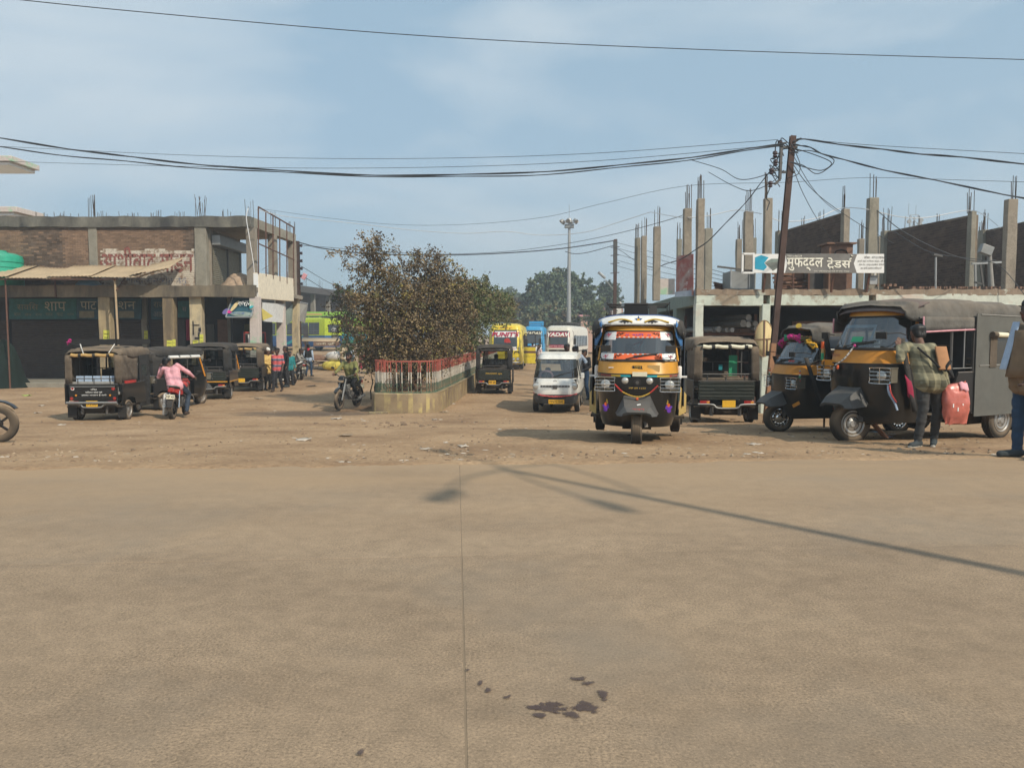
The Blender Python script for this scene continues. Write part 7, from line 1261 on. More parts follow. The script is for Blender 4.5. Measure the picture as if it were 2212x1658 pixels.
b = B(); [b.tube([c_+Vector((.07*math.cos(i*.4), 0, .08*math.sin(i*.4))) for i in range(8)], .015, 'bus_blue', n=4) for c_ in (Vector(S1.F(-.78, 2.37, .03)), Vector(S1.F(.78, 2.37, .03)))]; b.build('emblem', Y1); text('शिव  शक्ति  ट्रेवल्स'.replace('ट्रे', 'टे').replace('ल्स', 'लस'), 'orange_red', Y1, Vector(S1.F(0, 1.41, .03)), w=1.3, h=.11); text('जय माता दी', 'orange_red', Y1, Vector(S1.F(0, 2.78, .05)), w=.9, h=.12, tilt=-.5)
b = B(); b.box(1.22, 2.0, -.12, -.06, .45, 1.38, 'bus_yellow'); b.box(1.24, 1.98, -.13, -.05, 1.381, 1.5, 'bus_yellow'); b.box(1.22, 2.0, -.128, -.121, 1.12, 1.26, 'brown_band'); [b.bar((x, -.09, 1.45), (x, -.09, 2.35), .06, .06, 'rubber') for x in (1.25, 1.97)]; b.bar((1.25, -.09, 2.35), (1.97, -.09, 2.35), .06, .06, 'rubber'); b.box(1.22, 2.0, -.126, -.121, .90, .915, 'brown_band'); b.build('door', Y1); b = B(); b.tube(catmull([Vector(S1.F(.5, 1.1, .03)), Vector(S1.F(.52, 1.2, .03)), Vector(S1.F(.62, 1.22, .03)), Vector(S1.F(.72, 1.2, .03)), Vector(S1.F(.74, 1.1, .03))], 4), .03, 'ink', n=5); b.build('handle', Y1)
for s in (-1, 1): lamp(Y1, (s*.55, S1.F(.5, .72)[1]-.02, .72), .10); lamp(Y1, (s*.68, S1.F(.5, .46)[1]-.05, .47), .09, 'fog_lamp')
Y2, S2 = bus('sky blue bus with pale lettering standing between the yellow and the white bus', pl_(1153, 84), R(-4), 10, 'bus_sky', 'bus_sky', 1.2, 'bus_black', None, 'YADAV', 'plate_white', hh=1.08)
b = B(); b.box(-.6, .95, 1.4, 4, 3.35, 3.85, 'bus_sky'); b.build('roof_box', Y2); b = B(); S2.front(b, 'white_plain', -.2, .9, .6, 1.3, .02, 5, 3); b.build('panel', Y2); b = B(); [b.ball(Vector(S2.F(x, z, .03)), (.12, .02, .1), 'ink', 8, 5) for x, z in ((.2, 1.2), (.55, 1.15), (.4, .85), (.7, .8))]; b.build('print', Y2)
Y3, S3 = bus('white bus with maroon windshield banner and white lettering, its long side visible', pl_(1205, 61), R(-12), 10.5, 'bus_white', 'bus_white', 1.2, 'maroon', 'maroon', 'YADAV', 'ink_white', sidem='bus_black', windows=8)
text('पूजा बस सर्विस'.replace('र्', ''), 'ink_white', Y3, Vector(S3.F(-.1, 1.41, .03)), w=1.3, h=.13); b = B(); S3.front(b, 'bus_black', -.9, .9, 2.54, 2.64, .014, 8, 1); S3.front(b, 'gold', -.5, .5, 2.18, 2.22, .014, 6, 1); b.build('strip', Y3); b = B()
for s in (-1, 1): b.prism([S3.F(s*.6, .66, .02), S3.F(s*.95, .60, .02), S3.F(s*.97, .86, .02), S3.F(s*.80, .84, .02)], (0, -.01, 0), 'lens_clear')
b.build('headlight_panel', Y3, smooth=False); text('TATA', 'c_white', Y3, Vector(S3.F(0, 1.08, .03)), w=.24, h=.06); b = B(); [b.ball(Vector(S3.F(x, z, .01)), (.05, .01, .04), 'ink', 8, 5) for x, z in ((.05, .9), (.18, .86), (.0, .75), (.1, .72))]; b.build('print', Y3)
b = B(); [b.obox((-.3+.25*k, 2.2+.9*k, 3.22), (.5, 1.0, .28), 'black_dusty', (0, 0, .1*k)) for k in range(4)]; b.build('luggage', Y3)
# left buses on the raised bus stand
loc = pl_(716, 71); ra = math.atan2(-.89, -.45); loc3 = loc+Vector((-.89, .45, 0))*9.3; loc3.z = gz(loc.x, loc.y)
Y4, S4 = bus('lime and blue bus showing its rear ladder and side behind the food cart', loc3, ra, 9.5, 'bus_blue', 'lime', 1.42, rack=False, windows=6, wz=(1.5, 2.6))
S4n = S4; b = B(); b.box(-.72, .72, 9.49, 9.53, 1.72, 2.42, 'dark_glass'); b.build('rear_window', Y4); text('विजय', 'ink_white', Y4, (.0, 9.56, 2.0), w=.7, h=.4, rot=math.pi); b = B()
for x in (-.5, .3): b.tube([(x, 9.6, .5), (x, 9.62, 2.6), (x, 9.4, 3.05), (x, 8.9, 3.15)], .025, 'ink', n=5)
for k in range(9): b.tube([(-.5, 9.61, .6+.27*k), (.3, 9.61, .6+.27*k)], .018, 'ink', n=4)
b.tube([(-1.1, 9.3, 3.05), (1.1, 9.3, 3.05)], .03, 'ink', n=5); b.build('ladder', Y4); b = B(); b.box(-.45, .25, 9.52, 9.58, 1.0, 1.5, 'door_grey'); b.build('rear_box', Y4); b = B(); [b.box(-.9+.3*k, -.85+.3*k, 9.0, 9.05, 3.0, 3.2, 'ink') for k in range(7)]; b.build('roof_rail', Y4)
for sd in (-1, 1): b = B(); b.prism([(sd*1.225, y, z) for y, z in ((6.2, 1.3), (7.0, 1.3), (5.2, .6), (4.6, .6))], (sd*.006, 0, 0), 'teal'); b.build('side_print', Y4); b = B(); b.box(sd*1.225-.01, sd*1.225+.01, 7.0, 7.6, .6, 2.3, 'far_dark'); b.build('side_door', Y4)
loc = pl_(868, 78); loc.z = gz(loc.x, loc.y); Y5, S5 = bus('cyan and green bus standing broadside behind the lime and blue one', loc, R(80), 9.5, 'bus_cyan', 'lime_green', 1.35, rack=False, windows=6, wz=(1.5, 2.15), hh=.98)
b = B(); [b.prism([(sd*1.235, y+d, z) for y, z in ((1.0, .95), (1.18, .95), (1.4, 1.32), (1.22, 1.32))], (sd*.006, 0, 0), 'red_paint') for sd in (-1, 1) for d in (0, .35)]; [S5.side(b, 'bus_cyan', sd, .3, 9.3, .5, .7, .008) or 0 for sd in (-1, 1)]; b.build('side_print', Y5); b = B(); [S5.side(b, 'green_paint', sd, .3, 9.3, .40, .72, .012) for sd in (-1, 1)]; b.build('skirt', Y5)
loc = pl_(764, 88); loc.z = gz(loc.x, loc.y)+.1; Y6, S6 = bus('rear most green bus with pale roof seen above the other parked buses', loc, R(86), 10.5, 'lime_green', 'lime_green', 1.4, rack=False, windows=7, wz=(1.9, 2.6), hh=1.12)
b = B(); [S6.side(b, 'c_tan', sd, .4, 10, 3.05, 3.22, .02) for sd in (-1, 1)]; b.build('roof_edge', Y6)

# ---------------------------------------------------------------- motorcycles
def moto(label, loc, rot, tank='black_paint', lean=0, steer=0, plate_rear='plate_white', ptxt=None, group='motorcycles on the dirt yard', cover=None, front_on=False, name='motorcycle'):
    t = thing(name, label, 'motorcycle', loc, rot, group); t.rotation_euler = (0, lean, rot)
    wheel(t, 0, -.66, .30, .30, .085, 'black_dusty', 'tyre', grooves=False, spokes=5, steer=steer); wheel(t, 0, .64, .30, .30, .105, 'black_dusty', 'tyre', grooves=False, spokes=5)
    b = B(); [b.tube([(s*.085, -.66, .30), (s*.085, -.52, .62), (s*.08, -.40, .92)], [.022, .03, .024], 'steel_grey', n=7) for s in (-1, 1)]; b.build('fork', t)
    b = B(); b.loft([[(-w, -.66-.37*math.sin(a), .30+.37*math.cos(a)), (0, -.66-.385*math.sin(a), .30+.385*math.cos(a)), (w, -.66-.37*math.sin(a), .30+.37*math.cos(a)), (w*.8, -.66-.35*math.sin(a), .30+.35*math.cos(a)), (-w*.8, -.66-.35*math.sin(a), .30+.35*math.cos(a))] for a, w in [(-.9+.25*k, .06) for k in range(8)]], tank); b.build('front_mudguard', t)
    b = B(); b.tube(catmull([(-.36, -.22, 1.00), (-.28, -.30, 1.04), (-.1, -.42, .98), (.1, -.42, .98), (.28, -.30, 1.04), (.36, -.22, 1.00)], 5), .013, 'steel_dark', n=6); [b.cyl((s*.36, -.21, 1.0), (s*.25, -.31, 1.035), .019, 'rubber', n=8) for s in (-1, 1)]; b.build('handlebar', t)
    for s in (-1, 1): b = B(); b.tube([(s*.26, -.32, 1.04), (s*.34, -.36, 1.2)], .006, 'rubber', n=5); b.ball((s*.36, -.37, 1.23), (.06, .015, .038), 'rubber', 10, 6); b.build('mirror', t)
    b = B(); b.loft([[(-.09, -.50, .80), (.09, -.50, .80), (.12, -.50, .92), (.07, -.47, 1.02), (-.07, -.47, 1.02), (-.12, -.50, .92)], [(-.07, -.56, .80), (.07, -.56, .80), (.10, -.57, .90), (.05, -.54, 1.0), (-.05, -.54, 1.0), (-.10, -.57, .90)]], tank); o = b.build('headlight', t, bevel=.01); b = B(); b.loft([[(-.07, -.565, .81), (.07, -.565, .81), (.095, -.572, .89), (-.095, -.572, .89)], [(-.05, -.585, .825), (.05, -.585, .825), (.06, -.59, .88), (-.06, -.59, .88)]], 'reflector'); b.build('lens', o)
    b = B(); b.loft([[(w*c, y, z+h*s_) for c, s_ in [(math.cos(k*.7), math.sin(k*.7)) for k in range(9)]] for y, w, z, h in ((-.36, .07, .84, .06), (-.28, .13, .86, .10), (-.10, .145, .86, .11), (.06, .11, .83, .08), (.12, .08, .80, .05))], tank); b.build('fuel_tank', t)
    b = B(); b.loft([[(-w, y, z), (w, y, z), (w*.9, y, z+.07), (-w*.9, y, z+.07)] for y, w, z in ((.08, .09, .78), (.3, .13, .77), (.55, .12, .80), (.80, .09, .84))], 'rubber'); b.build('seat', t, bevel=.02)
    b = B(); b.loft([[(-w, y, z0), (w, y, z0), (w, y, z1), (-w, y, z1)] for y, w, z0, z1 in ((.15, .12, .62, .78), (.5, .13, .64, .79), (.85, .06, .76, .85))], tank); b.build('tail_panel', t, bevel=.02)
    b = B(); b.box(-.12, .12, -.22, .14, .30, .56, 'steel_dark'); b.cyl((-.2, -.02, .40), (.2, -.02, .40), .10, 'steel_dark', n=14); b.loft([[(-.1, -.22, .52), (.1, -.22, .52), (.1, -.05, .62), (-.1, -.05, .62)], [(-.09, -.30, .74), (.09, -.30, .74), (.09, -.12, .76), (-.09, -.12, .76)]], 'steel_grey'); b.build('engine', t, bevel=.015)
    b = B(); b.tube([(0, -.38, .94), (0, -.30, .5), (0, .1, .34), (0, .28, .36)], .026, 'black_dusty', n=6); b.tube([(0, -.36, .86), (0, .2, .74), (0, .8, .82)], .024, 'black_dusty', n=6); [b.tube([(s*.1, .28, .36), (s*.1, .64, .30)], .022, 'steel_dark', n=6) for s in (-1, 1)]; [b.tube([(s*.13, .6, .32), (s*.11, .52, .76)], .028, 'chrome', n=8) for s in (-1, 1)]; [b.bar((s*.08, .1, .32), (s*.26, .12, .31), .03, .03, 'rubber') for s in (-1, 1)]; b.build('frame', t)
    b = B(); b.tube([(.13, -.2, .42), (.16, .0, .26), (.17, .3, .27), (.18, .78, .36)], [.02, .025, .045, .05], 'steel_grey', n=10); b.build('exhaust', t)
    b = B(); b.loft([[(-.07, .62+.37*math.sin(a), .30+.37*math.cos(a)), (.07, .62+.37*math.sin(a), .30+.37*math.cos(a)), (.06, .62+.35*math.sin(a), .30+.35*math.cos(a)), (-.06, .62+.35*math.sin(a), .30+.35*math.cos(a))] for a in [-.1+.22*k for k in range(8)]], 'black_dusty'); b.build('rear_mudguard', t)
    b = B(); b.box(-.08, .08, .84, .90, .74, .82, 'lens_red'); b.build('tail_light', t, bevel=.015); plate(t, (0, .93, .62), .21, .12, plate_rear, ptxt, math.pi); b = B(); b.tube(catmull([(-.11, .5, .84), (-.12, .86, .9), (0, .95, .91), (.12, .86, .9), (.11, .5, .84)], 4), .012, 'steel_grey', n=5); b.build('grab_rail', t)
    b = B(); b.tube(catmull([(-.1, -.3, .62), (-.26, -.33, .55), (-.27, -.32, .35), (-.1, -.25, .3)], 4), .013, 'steel_dark', n=5); b.tube(catmull([(.1, -.3, .62), (.26, -.33, .55), (.27, -.32, .35), (.1, -.25, .3)], 4), .013, 'steel_dark', n=5); b.build('crash_guard', t)
    return t
w = on(372, 906); mrot = math.pi-R(-9); MP = moto('red and black motorcycle with white number plate under the pink shirted rider', w-Matrix.Rotation(mrot, 3, 'Z') @ Vector((0, .64, 0)), mrot, 'red_paint', ptxt='MP 45', lean=R(-4))
b = B(); b.grid([[(.22+.03*math.sin(i*2), .30+.07*i, .66-.11*j+.01*math.sin(i)) for i in range(5)] for j in range(6)], 'c_white'); b.build('bag', MP, solid=.07, bevel=.02)
w = spot(750, 23.3); MG = moto('black motorcycle with bright headlight coming toward us under the green shirted rider', Vector((w.x, w.y, w.z+.05)), R(-12), 'black_paint', lean=R(2))
w = on(-2, 957); r_ = R(99); ML = moto('black motorcycle at the left edge, only its front wheel in the picture', Vector((w.x, w.y, 0))-Matrix.Rotation(r_, 3, 'Z') @ Vector((0, -.66, 0)), r_, 'black_paint'); ML.location.z = gz(ML.location.x, ML.location.y)
w = spot(644, 39.5); MW = moto('white sheet covered motorcycle parked on its stand in front of the seated man', Vector((w.x, w.y, w.z)), R(205), 'white_paint', lean=R(-9)); b = B(); b.grid([[(x, y, .90-.9*abs(x)**1.6+.03*math.sin(y*9)) for x in (-.3, -.18, -.06, .06, .18, .3)] for y in (-.2, .0, .2, .4, .6, .8)], 'c_white'); b.build('cloth_cover', MW, solid=.01, ang=70)
w = on(576, 835); MB = moto('dark motorcycle standing sideways behind the man in the striped shirt', Vector((w.x+.2, w.y+1.6, w.z)), R(60), 'black_paint', lean=R(-6))
w = on(800, 806); MR = moto('red motorcycle with lit tail light riding away beside the median bush', Vector((w.x, w.y, w.z)), R(178), 'red_paint', plate_rear='plate_white'); m_ = bpy.data.materials.new('lit_tail'); m_.use_nodes = True; m_.node_tree.nodes['Principled BSDF'].inputs['Base Color'].default_value = (.6, .02, .02, 1); m_.node_tree.nodes['Principled BSDF'].inputs['Emission Color'].default_value = (1, .05, .03, 1); m_.node_tree.nodes['Principled BSDF'].inputs['Emission Strength'].default_value = 2.2
for c_ in MR.children:
    if c_.name.startswith('tail_light'): c_.data.materials[0] = m_
# ---------------------------------------------------------------- people
def capsule(a, b, ra, rb, n=12):
    """closed round-ended cone from a to b"""
    a, b = Vector(a), Vector(b); q = b-a; L_ = max(q.length, 1e-4); T = Matrix.Translation(a) @ q.to_track_quat('Z', 'Y').to_matrix().to_4x4(); vs = []; fs = []; rings = []
    for j in range(1, 4): t = math.pi/2*(1-j/4); rings.append((-ra*math.sin(t), ra*math.cos(t)))
    rings.append((0, ra)); rings.append((L_, rb))
    for j in range(1, 4): t = math.pi/2*j/4; rings.append((L_+rb*math.sin(t), rb*math.cos(t)))
    for z, r in rings: vs += [T @ Vector((r*math.cos(2*math.pi*i/n), r*math.sin(2*math.pi*i/n), z)) for i in range(n)]
    for j in range(len(rings)-1): fs += [(j*n+i, j*n+(i+1) % n, (j+1)*n+(i+1) % n, (j+1)*n+i) for i in range(n)]
    fs += [tuple(range(n-1, -1, -1)), tuple((len(rings)-1)*n+i for i in range(n))]; return vs, fs
BASE = dict(pelvis=(0, 0, .94), chest=(0, .0, 1.26), neck=(0, .01, 1.45), head=(0, -.015, 1.585), sh=(.185, .01, 1.395), el=(.235, .03, 1.12), wr=(.25, -.04, .88), hp=(.09, 0, .92), kn=(.10, -.015, .50), an=(.10, .03, .09), toe=(.115, -.14, .03))
def pose(**k):
    d = {}
    for n, v in BASE.items():
        if n in ('pelvis', 'chest', 'neck', 'head'): d[n] = Vector(v)
        else: d[n+'R'] = Vector(v); d[n+'L'] = Vector((-v[0], v[1], v[2]))
    for n, v in k.items(): d[n] = Vector(v)
    return d
def person(label, loc, rot, p, shirt='c_grey', pants='c_dark', skin='skin', shoe='c_shoe', hair='hair', sleeve='long', h=1.70, voxel=.016, hem=None, paint=None, cap=None, build_=1.0, collar=None, group=None, sole=None, look=(0, 0), loose=0, legs='pants', beard=False, name='person', fing=True, bald=False):
    """one continuous body: rounded limbs fused by a voxel remesh, clothes told apart by which limb a face belongs to"""
    t = thing(name, label, 'person', loc, rot, group); k = h/1.70; t.scale = (k, k, k); prim = []
    def C_(lab, a, b_, ra, rb): prim.append((lab, Vector(a), Vector(b_), ra, rb))
    pv, ch, nk, hd = p['pelvis'], p['chest'], p['neck'], p['head']; bw = build_
    ax = (p['shR']-p['shL']).normalized(); hx = (p['hpR']-p['hpL']).normalized(); up = (nk-pv).normalized(); fw = ax.cross(up)
    if fw.length < .1: fw = Vector((0, -1, 0))
    fw.normalize()
    for s in (-1, 1):
        C_('hip', pv+hx*.065*s, pv+hx*.055*s+up*.10, .108*bw, .108*bw); C_('torso', pv+hx*.06*s+up*.06, ch+ax*.075*s, .104*bw+loose, .118*bw+loose*.6); C_('torso', ch+ax*.075*s, ch+ax*.09*s+up*.07, .112*bw, .085*bw)
        S_, E, W_ = (p[n+('R' if s > 0 else 'L')] for n in ('sh', 'el', 'wr')); C_('torso', ch+ax*.05*s+up*.1, S_, .07, .062); C_('uparm', S_, E, .056+loose*.4, .045+loose*.4); C_('forearm', E, W_, .043+(loose*.3 if sleeve == 'long' else 0), .031+(.006 if sleeve == 'long' else 0))
        d = (W_-E).normalized(); side_ = d.cross(fw); side_ = side_.normalized() if side_.length > .1 else ax; pn = d.cross(side_)
        C_('hand', W_, W_+d*.075, .028, .034); C_('hand', W_+d*.02-side_*.012, W_+d*.085-side_*.016, .022, .022); C_('hand', W_+d*.02+side_*.012, W_+d*.085+side_*.016, .022, .022)
        if fing:
            for i, ln in enumerate((.065, .075, .07, .055)):
                r0_ = W_+d*.095+side_*(-.03+.02*i); m1 = r0_+d*ln*.55+pn*ln*.18*-1; C_('hand', r0_, m1, .0095, .009); C_('hand', m1, m1+d*ln*.4-pn*ln*.4, .009, .0075)
            C_('hand', W_+d*.03+side_*-.03, W_+d*.075+side_*-.055-pn*.02, .012, .010)
        H, K, A_, To = (p[n+('R' if s > 0 else 'L')] for n in ('hp', 'kn', 'an', 'toe')); C_('thigh', H-up*.02, K, .092*bw, .068); C_('calf', K, A_+Vector((0, 0, .03)), .066 if legs == 'pants' else .055, .054 if legs == 'pants' else .04)
        fd = (To-A_); fd.z = 0; fd = fd.normalized() if fd.length > .01 else Vector((0, -1, 0)); C_('shoe', A_-fd*.04-Vector((0, 0, .035)), To-Vector((0, 0, -.012)), .044, .038); C_('shoe', A_-Vector((0, 0, .0)), A_-Vector((0, 0, .04)), .046, .046)
        if sole: C_('sole', A_-fd*.045-Vector((0, 0, .06)), To+fd*.01-Vector((0, 0, .008)), .036, .032)
    C_('neck', nk-up*.03, hd-Vector((0, 0, .03)), .054, .050)
    ly, lp = look; fx = Matrix.Rotation(ly, 3, 'Z') @ Vector((fw.x, fw.y, 0)).normalized(); rgt = fx.cross(Vector((0, 0, 1))); fu = (Vector((0, 0, 1))*math.cos(lp)+fx*math.sin(lp)).normalized(); ff = (fx*math.cos(lp)-Vector((0, 0, 1))*math.sin(lp)).normalized()
    Hq = lambda x, y, z: hd+rgt*x+ff*y+fu*z
    for s in (-1, 1): C_('head', Hq(.018*s, -.02, .035), Hq(.018*s, .015, .025), .078, .068); C_('head', Hq(.022*s, .045, -.03), Hq(.012*s, .052, -.085), .045, .032); C_('head', Hq(.076*s, -.01, .005), Hq(.080*s, -.015, -.03), .014, .010); C_('brow', Hq(.02*s, .083, .028), Hq(.045*s, .074, .028), .009, .008)
    C_('head', Hq(0, .09, .005), Hq(0, .108, -.022), .010, .016); C_('lips', Hq(-.015, .088, -.057), Hq(.015, .088, -.057), .010, .010); C_('head', Hq(0, .055, -.09), Hq(0, .06, -.1), .03, .024)
    for s in (-1, 1): C_('eye', Hq(.032*s, .074, .006), Hq(.036*s, .073, .006), .011, .010)
    if not bald:
        for s in (-1, 1): C_('hair', Hq(.02*s, -.035, .05), Hq(.02*s, .025, .075), .080, .058); C_('hair', Hq(.035*s, -.045, .0), Hq(.03*s, -.05, -.04), .055, .045)
    if beard: C_('hair', Hq(-.035, .05, -.075), Hq(.035, .05, -.075), .04, .04); C_('hair', Hq(0, .065, -.09), Hq(0, .06, -.11), .032, .025)
    if cap: C_('cap', Hq(0, -.02, .085), Hq(0, .02, .08), .088, .082); C_('cap', Hq(0, .08, .062), Hq(0, .11, .055), .04, .03)
    if collar: C_('collar', nk-up*.035-ff*.01, nk+up*.015, .073, .062)
    if hem:
        for s in (-1, 1): C_('torso', pv+hx*.06*s+up*.06, pv+hx*.066*s-up*hem, .112*bw+loose, .116*bw+loose)
    if legs == 'skirt':
        for s in (-1, 1): C_('thigh', pv, p['kn'+'LR'[s > 0]]*.5+p['an'+'LR'[s > 0]]*.5+Vector((.02*s, 0, -.1)), .13, .13)
    V = []; F_ = []
    for lab, a, b_, ra, rb in prim: v, f = capsule(a, b_, ra, rb); o = len(V); V += v; F_ += [tuple(o+i for i in q) for q in f]
    me = bpy.data.meshes.new('body'); me.from_pydata([tuple(v) for v in V], [], F_); ob = bpy.data.objects.new('body', me); C.objects.link(ob)
    md_ = ob.modifiers.new('r', 'REMESH'); md_.mode = 'VOXEL'; md_.voxel_size = voxel; md_.use_smooth_shade = True; sm_ = ob.modifiers.new('s', 'SMOOTH'); sm_.factor = .5; sm_.iterations = 2
    dg = bpy.context.evaluated_depsgraph_get(); me2 = bpy.data.meshes.new_from_object(ob.evaluated_get(dg)); bpy.data.objects.remove(ob); bpy.data.meshes.remove(me)
    nv = len(me2.vertices); co = np.zeros(nv*3, np.float32); no = np.zeros(nv*3, np.float32); me2.vertices.foreach_get('co', co); me2.vertices.foreach_get('normal', no); co = co.reshape(-1, 3); no = no.reshape(-1, 3); sd = rnd.random()*90
    hw = np.linalg.norm(co-np.array(p['head']), axis=1) > .17; hw &= np.minimum(np.linalg.norm(co-np.array(p['wrR']), axis=1), np.linalg.norm(co-np.array(p['wrL']), axis=1)) > .13; hw &= co[:, 2] > min(p['anR'].z, p['anL'].z)+.04
    amp = np.array([.011*noise.noise((a*7+sd, b_*7, c*13))+.007*noise.noise((a*16, b_*16+sd, c*24)) if h_ else 0 for (a, b_, c), h_ in zip(co.tolist(), hw)]); me2.vertices.foreach_set('co', (co+no*amp[:, None]).astype(np.float32).ravel())
    n = len(me2.polygons); ctr = np.zeros(n*3, np.float32); me2.polygons.foreach_get('center', ctr); ctr = ctr.reshape(-1, 3); best = np.full(n, 1e9); lab_i = np.zeros(n, int); labs = []
    for i, (lab, a, b_, ra, rb) in enumerate(prim):
        a_ = np.array(a); d = np.array(b_)-a_; L2 = max(float(d@d), 1e-8); tt = np.clip(((ctr-a_)@d)/L2, 0, 1); dist_ = np.linalg.norm(ctr-(a_+tt[:, None]*d), axis=1)-(ra+(rb-ra)*tt)
        if lab in ('eye', 'brow', 'lips', 'hair', 'cap', 'collar'): dist_ = dist_-.004
        m = dist_ < best; best[m] = dist_[m]; lab_i[m] = i
    short = {'short': {'forearm': skin}, 'roll': {'forearm': skin}, 'long': {}}[sleeve]
    cm = dict(hip=pants, torso=shirt, uparm=shirt, forearm=short.get('forearm', shirt), hand=skin, thigh=pants, calf=pants, shoe=shoe, sole=sole or shoe, neck=skin, head=skin, brow=hair, lips='lip', eye='ink', hair=hair, cap=cap, collar=collar)
    mats = []; mi = np.zeros(n, np.int32)
    def idx(m):
        if m not in mats: mats.append(m)
        return mats.index(m)
    for j in range(n):
        lab = prim[lab_i[j]][0]; m = cm[lab]
        if paint: m = paint(lab, ctr[j], m) or m
        mi[j] = idx(m)
    me2.materials.clear(); [me2.materials.append(M[m]) for m in mats]; me2.polygons.foreach_set('material_index', mi); me2.polygons.foreach_set('use_smooth', np.ones(n, bool)); me2.name = 'body'; link('body', me2, t); return t
mk('lip', (.12, .045, .04), .5)
def side_vals(**k): return k
WALK = dict(knL=(-.10, -.13, .51), anL=(-.10, -.20, .10), toeL=(-.11, -.36, .06), knR=(.10, .02, .50), anR=(.10, .19, .13), toeR=(.11, .05, .03), elR=(.25, -.02, 1.12), wrR=(.26, -.17, .92), elL=(-.25, .10, 1.13), wrL=(-.26, .10, .88))
STAND2 = dict(knL=(-.13, -.02, .50), anL=(-.15, .02, .09), toeL=(-.20, -.14, .03), anR=(.13, .05, .09), toeR=(.18, -.11, .03))
RIDE = dict(pelvis=(0, .30, .90), chest=(0, .16, 1.20), neck=(0, .11, 1.40), head=(0, .07, 1.53), shR=(.185, .13, 1.345), shL=(-.185, .13, 1.345), elR=(.30, -.02, 1.13), elL=(-.30, -.02, 1.13), wrR=(.33, -.18, 1.05), wrL=(-.33, -.18, 1.05), hpR=(.10, .28, .88), hpL=(-.10, .28, .88), knR=(.21, -.10, .76), knL=(-.21, -.10, .76), anR=(.20, .12, .40), anL=(-.20, .12, .40), toeR=(.21, -.06, .35), toeL=(-.21, -.06, .35))
w = on
# nearest: man with the salmon bag at the big auto rickshaw, bending in with his back to us
def plaid(lab, c, m):
    if m == 'c_plaid' : return 'c_plaid'
def plaid_mat():
    m = mat('c_plaid', (.27, .245, .155), .9, bump=.35, bscale=18); t = m.node_tree; b = t.nodes['Principled BSDF']; L = t.links.new; src = b.inputs['Base Color'].links[0].from_socket
    tcn = N(t, 'ShaderNodeTexCoord'); sx = N(t, 'ShaderNodeSeparateXYZ'); L(tcn.outputs['Object'], sx.inputs[0]); outs = []
    for ax_, per, wd in ((0, .085, .5), (2, .095, .5)):
        mm = N(t, 'ShaderNodeMath', operation='PINGPONG'); mm.inputs[1].default_value = per; L(sx.outputs[ax_], mm.inputs[0]); g = N(t, 'ShaderNodeMath', operation='GREATER_THAN'); g.inputs[1].default_value = per*wd; L(mm.outputs[0], g.inputs[0]); outs.append(g.outputs[0])
    a = N(t, 'ShaderNodeMath', operation='ADD'); L(outs[0], a.inputs[0]); L(outs[1], a.inputs[1]); q = N(t, 'ShaderNodeMath', operation='MULTIPLY'); q.inputs[1].default_value = .42; L(a.outputs[0], q.inputs[0])
    mxn = N(t, 'ShaderNodeMixRGB'); mxn.inputs[2].default_value = (.03, .03, .02, 1); L(q.outputs[0], mxn.inputs[0]); L(src, mxn.inputs[1]); L(mxn.outputs[0], b.inputs['Base Color']); M['c_plaid'] = m
    m = mat('c_pinkcheck', (.62, .36, .36), .9); t = m.node_tree; b = t.nodes['Principled BSDF']; L = t.links.new; src = b.inputs['Base Color'].links[0].from_socket; tcn = N(t, 'ShaderNodeTexCoord'); ck = N(t, 'ShaderNodeTexChecker'); ck.inputs['Scale'].default_value = 14; L(tcn.outputs['Object'], ck.inputs[0]); mxn = N(t, 'ShaderNodeMixRGB'); mxn.inputs[2].default_value = (.68, .62, .6, 1); L(ck.outputs[1], mxn.inputs[0]); L(src, mxn.inputs[1]); L(mxn.outputs[0], b.inputs['Base Color']); M['c_pinkcheck'] = m
plaid_mat()
q = w(2003, 966); man = person('man in checked shirt bending into the big auto rickshaw, holding a salmon plastic bag', (q.x, q.y, q.z), R(8),
    pose(pelvis=(0, .02, .95), chest=(.015, .16, 1.23), neck=(.03, .27, 1.40), head=(.06, .36, 1.51), shR=(.20, .26, 1.33), shL=(-.19, .26, 1.34), elR=(.32, .20, 1.06), wrR=(.33, .10, .84), elL=(-.37, .10, 1.17), wrL=(-.27, .28, 1.33), hpR=(.09, .03, .93), hpL=(-.09, .03, .93), knR=(.17, .06, .50), anR=(.19, .14, .09), toeR=(.06, -.02, .03), knL=(-.10, -.02, .50), anL=(-.13, .02, .09), toeL=(-.29, -.06, .03)), 'c_plaid', 'c_charcoal', 'skin', 'c_shoe', sleeve='long', h=1.72, voxel=.0105, hem=.10, sole='c_sole', look=(math.pi, .35), loose=.014, build_=1.08)
b = B(); b.grid([[(.02+.055*i+.012*j, -.135+.042*j-.03*(1-abs(i-1.5)/2.2), 1.04+.075*j) for i in range(4)] for j in range(5)], 'c_rustbag'); b.build('shoulder_cloth', man, solid=.03, bevel=.01)
b = B(); b.grid([[(.19+.05*i, -.10+.045*j+.03*i, 1.00+.085*j-.03*i) for i in range(4)] for j in range(5)], 'c_black'); b.build('jacket', man, solid=.035, bevel=.015); b = B(); b.tube(catmull([(.04, -.14, 1.06), (-.05, -.07, 1.18), (-.16, .05, 1.33)], 6), .014, 'c_black', n=6); b.build('strap', man)
b = B(); b.tube(catmull([(.20, -.12, 1.15), (.12, -.15, 1.08), (.10, -.15, 1.02)], 3), .02, 'c_black', n=6); b.build('strap_end', man)
bag = thing('carrier_bag', 'crumpled shiny salmon pink plastic bag hanging from the checked shirt man\'s hand', 'bag', (q.x+.33, q.y-.02, q.z+.80), R(8)); rows = []
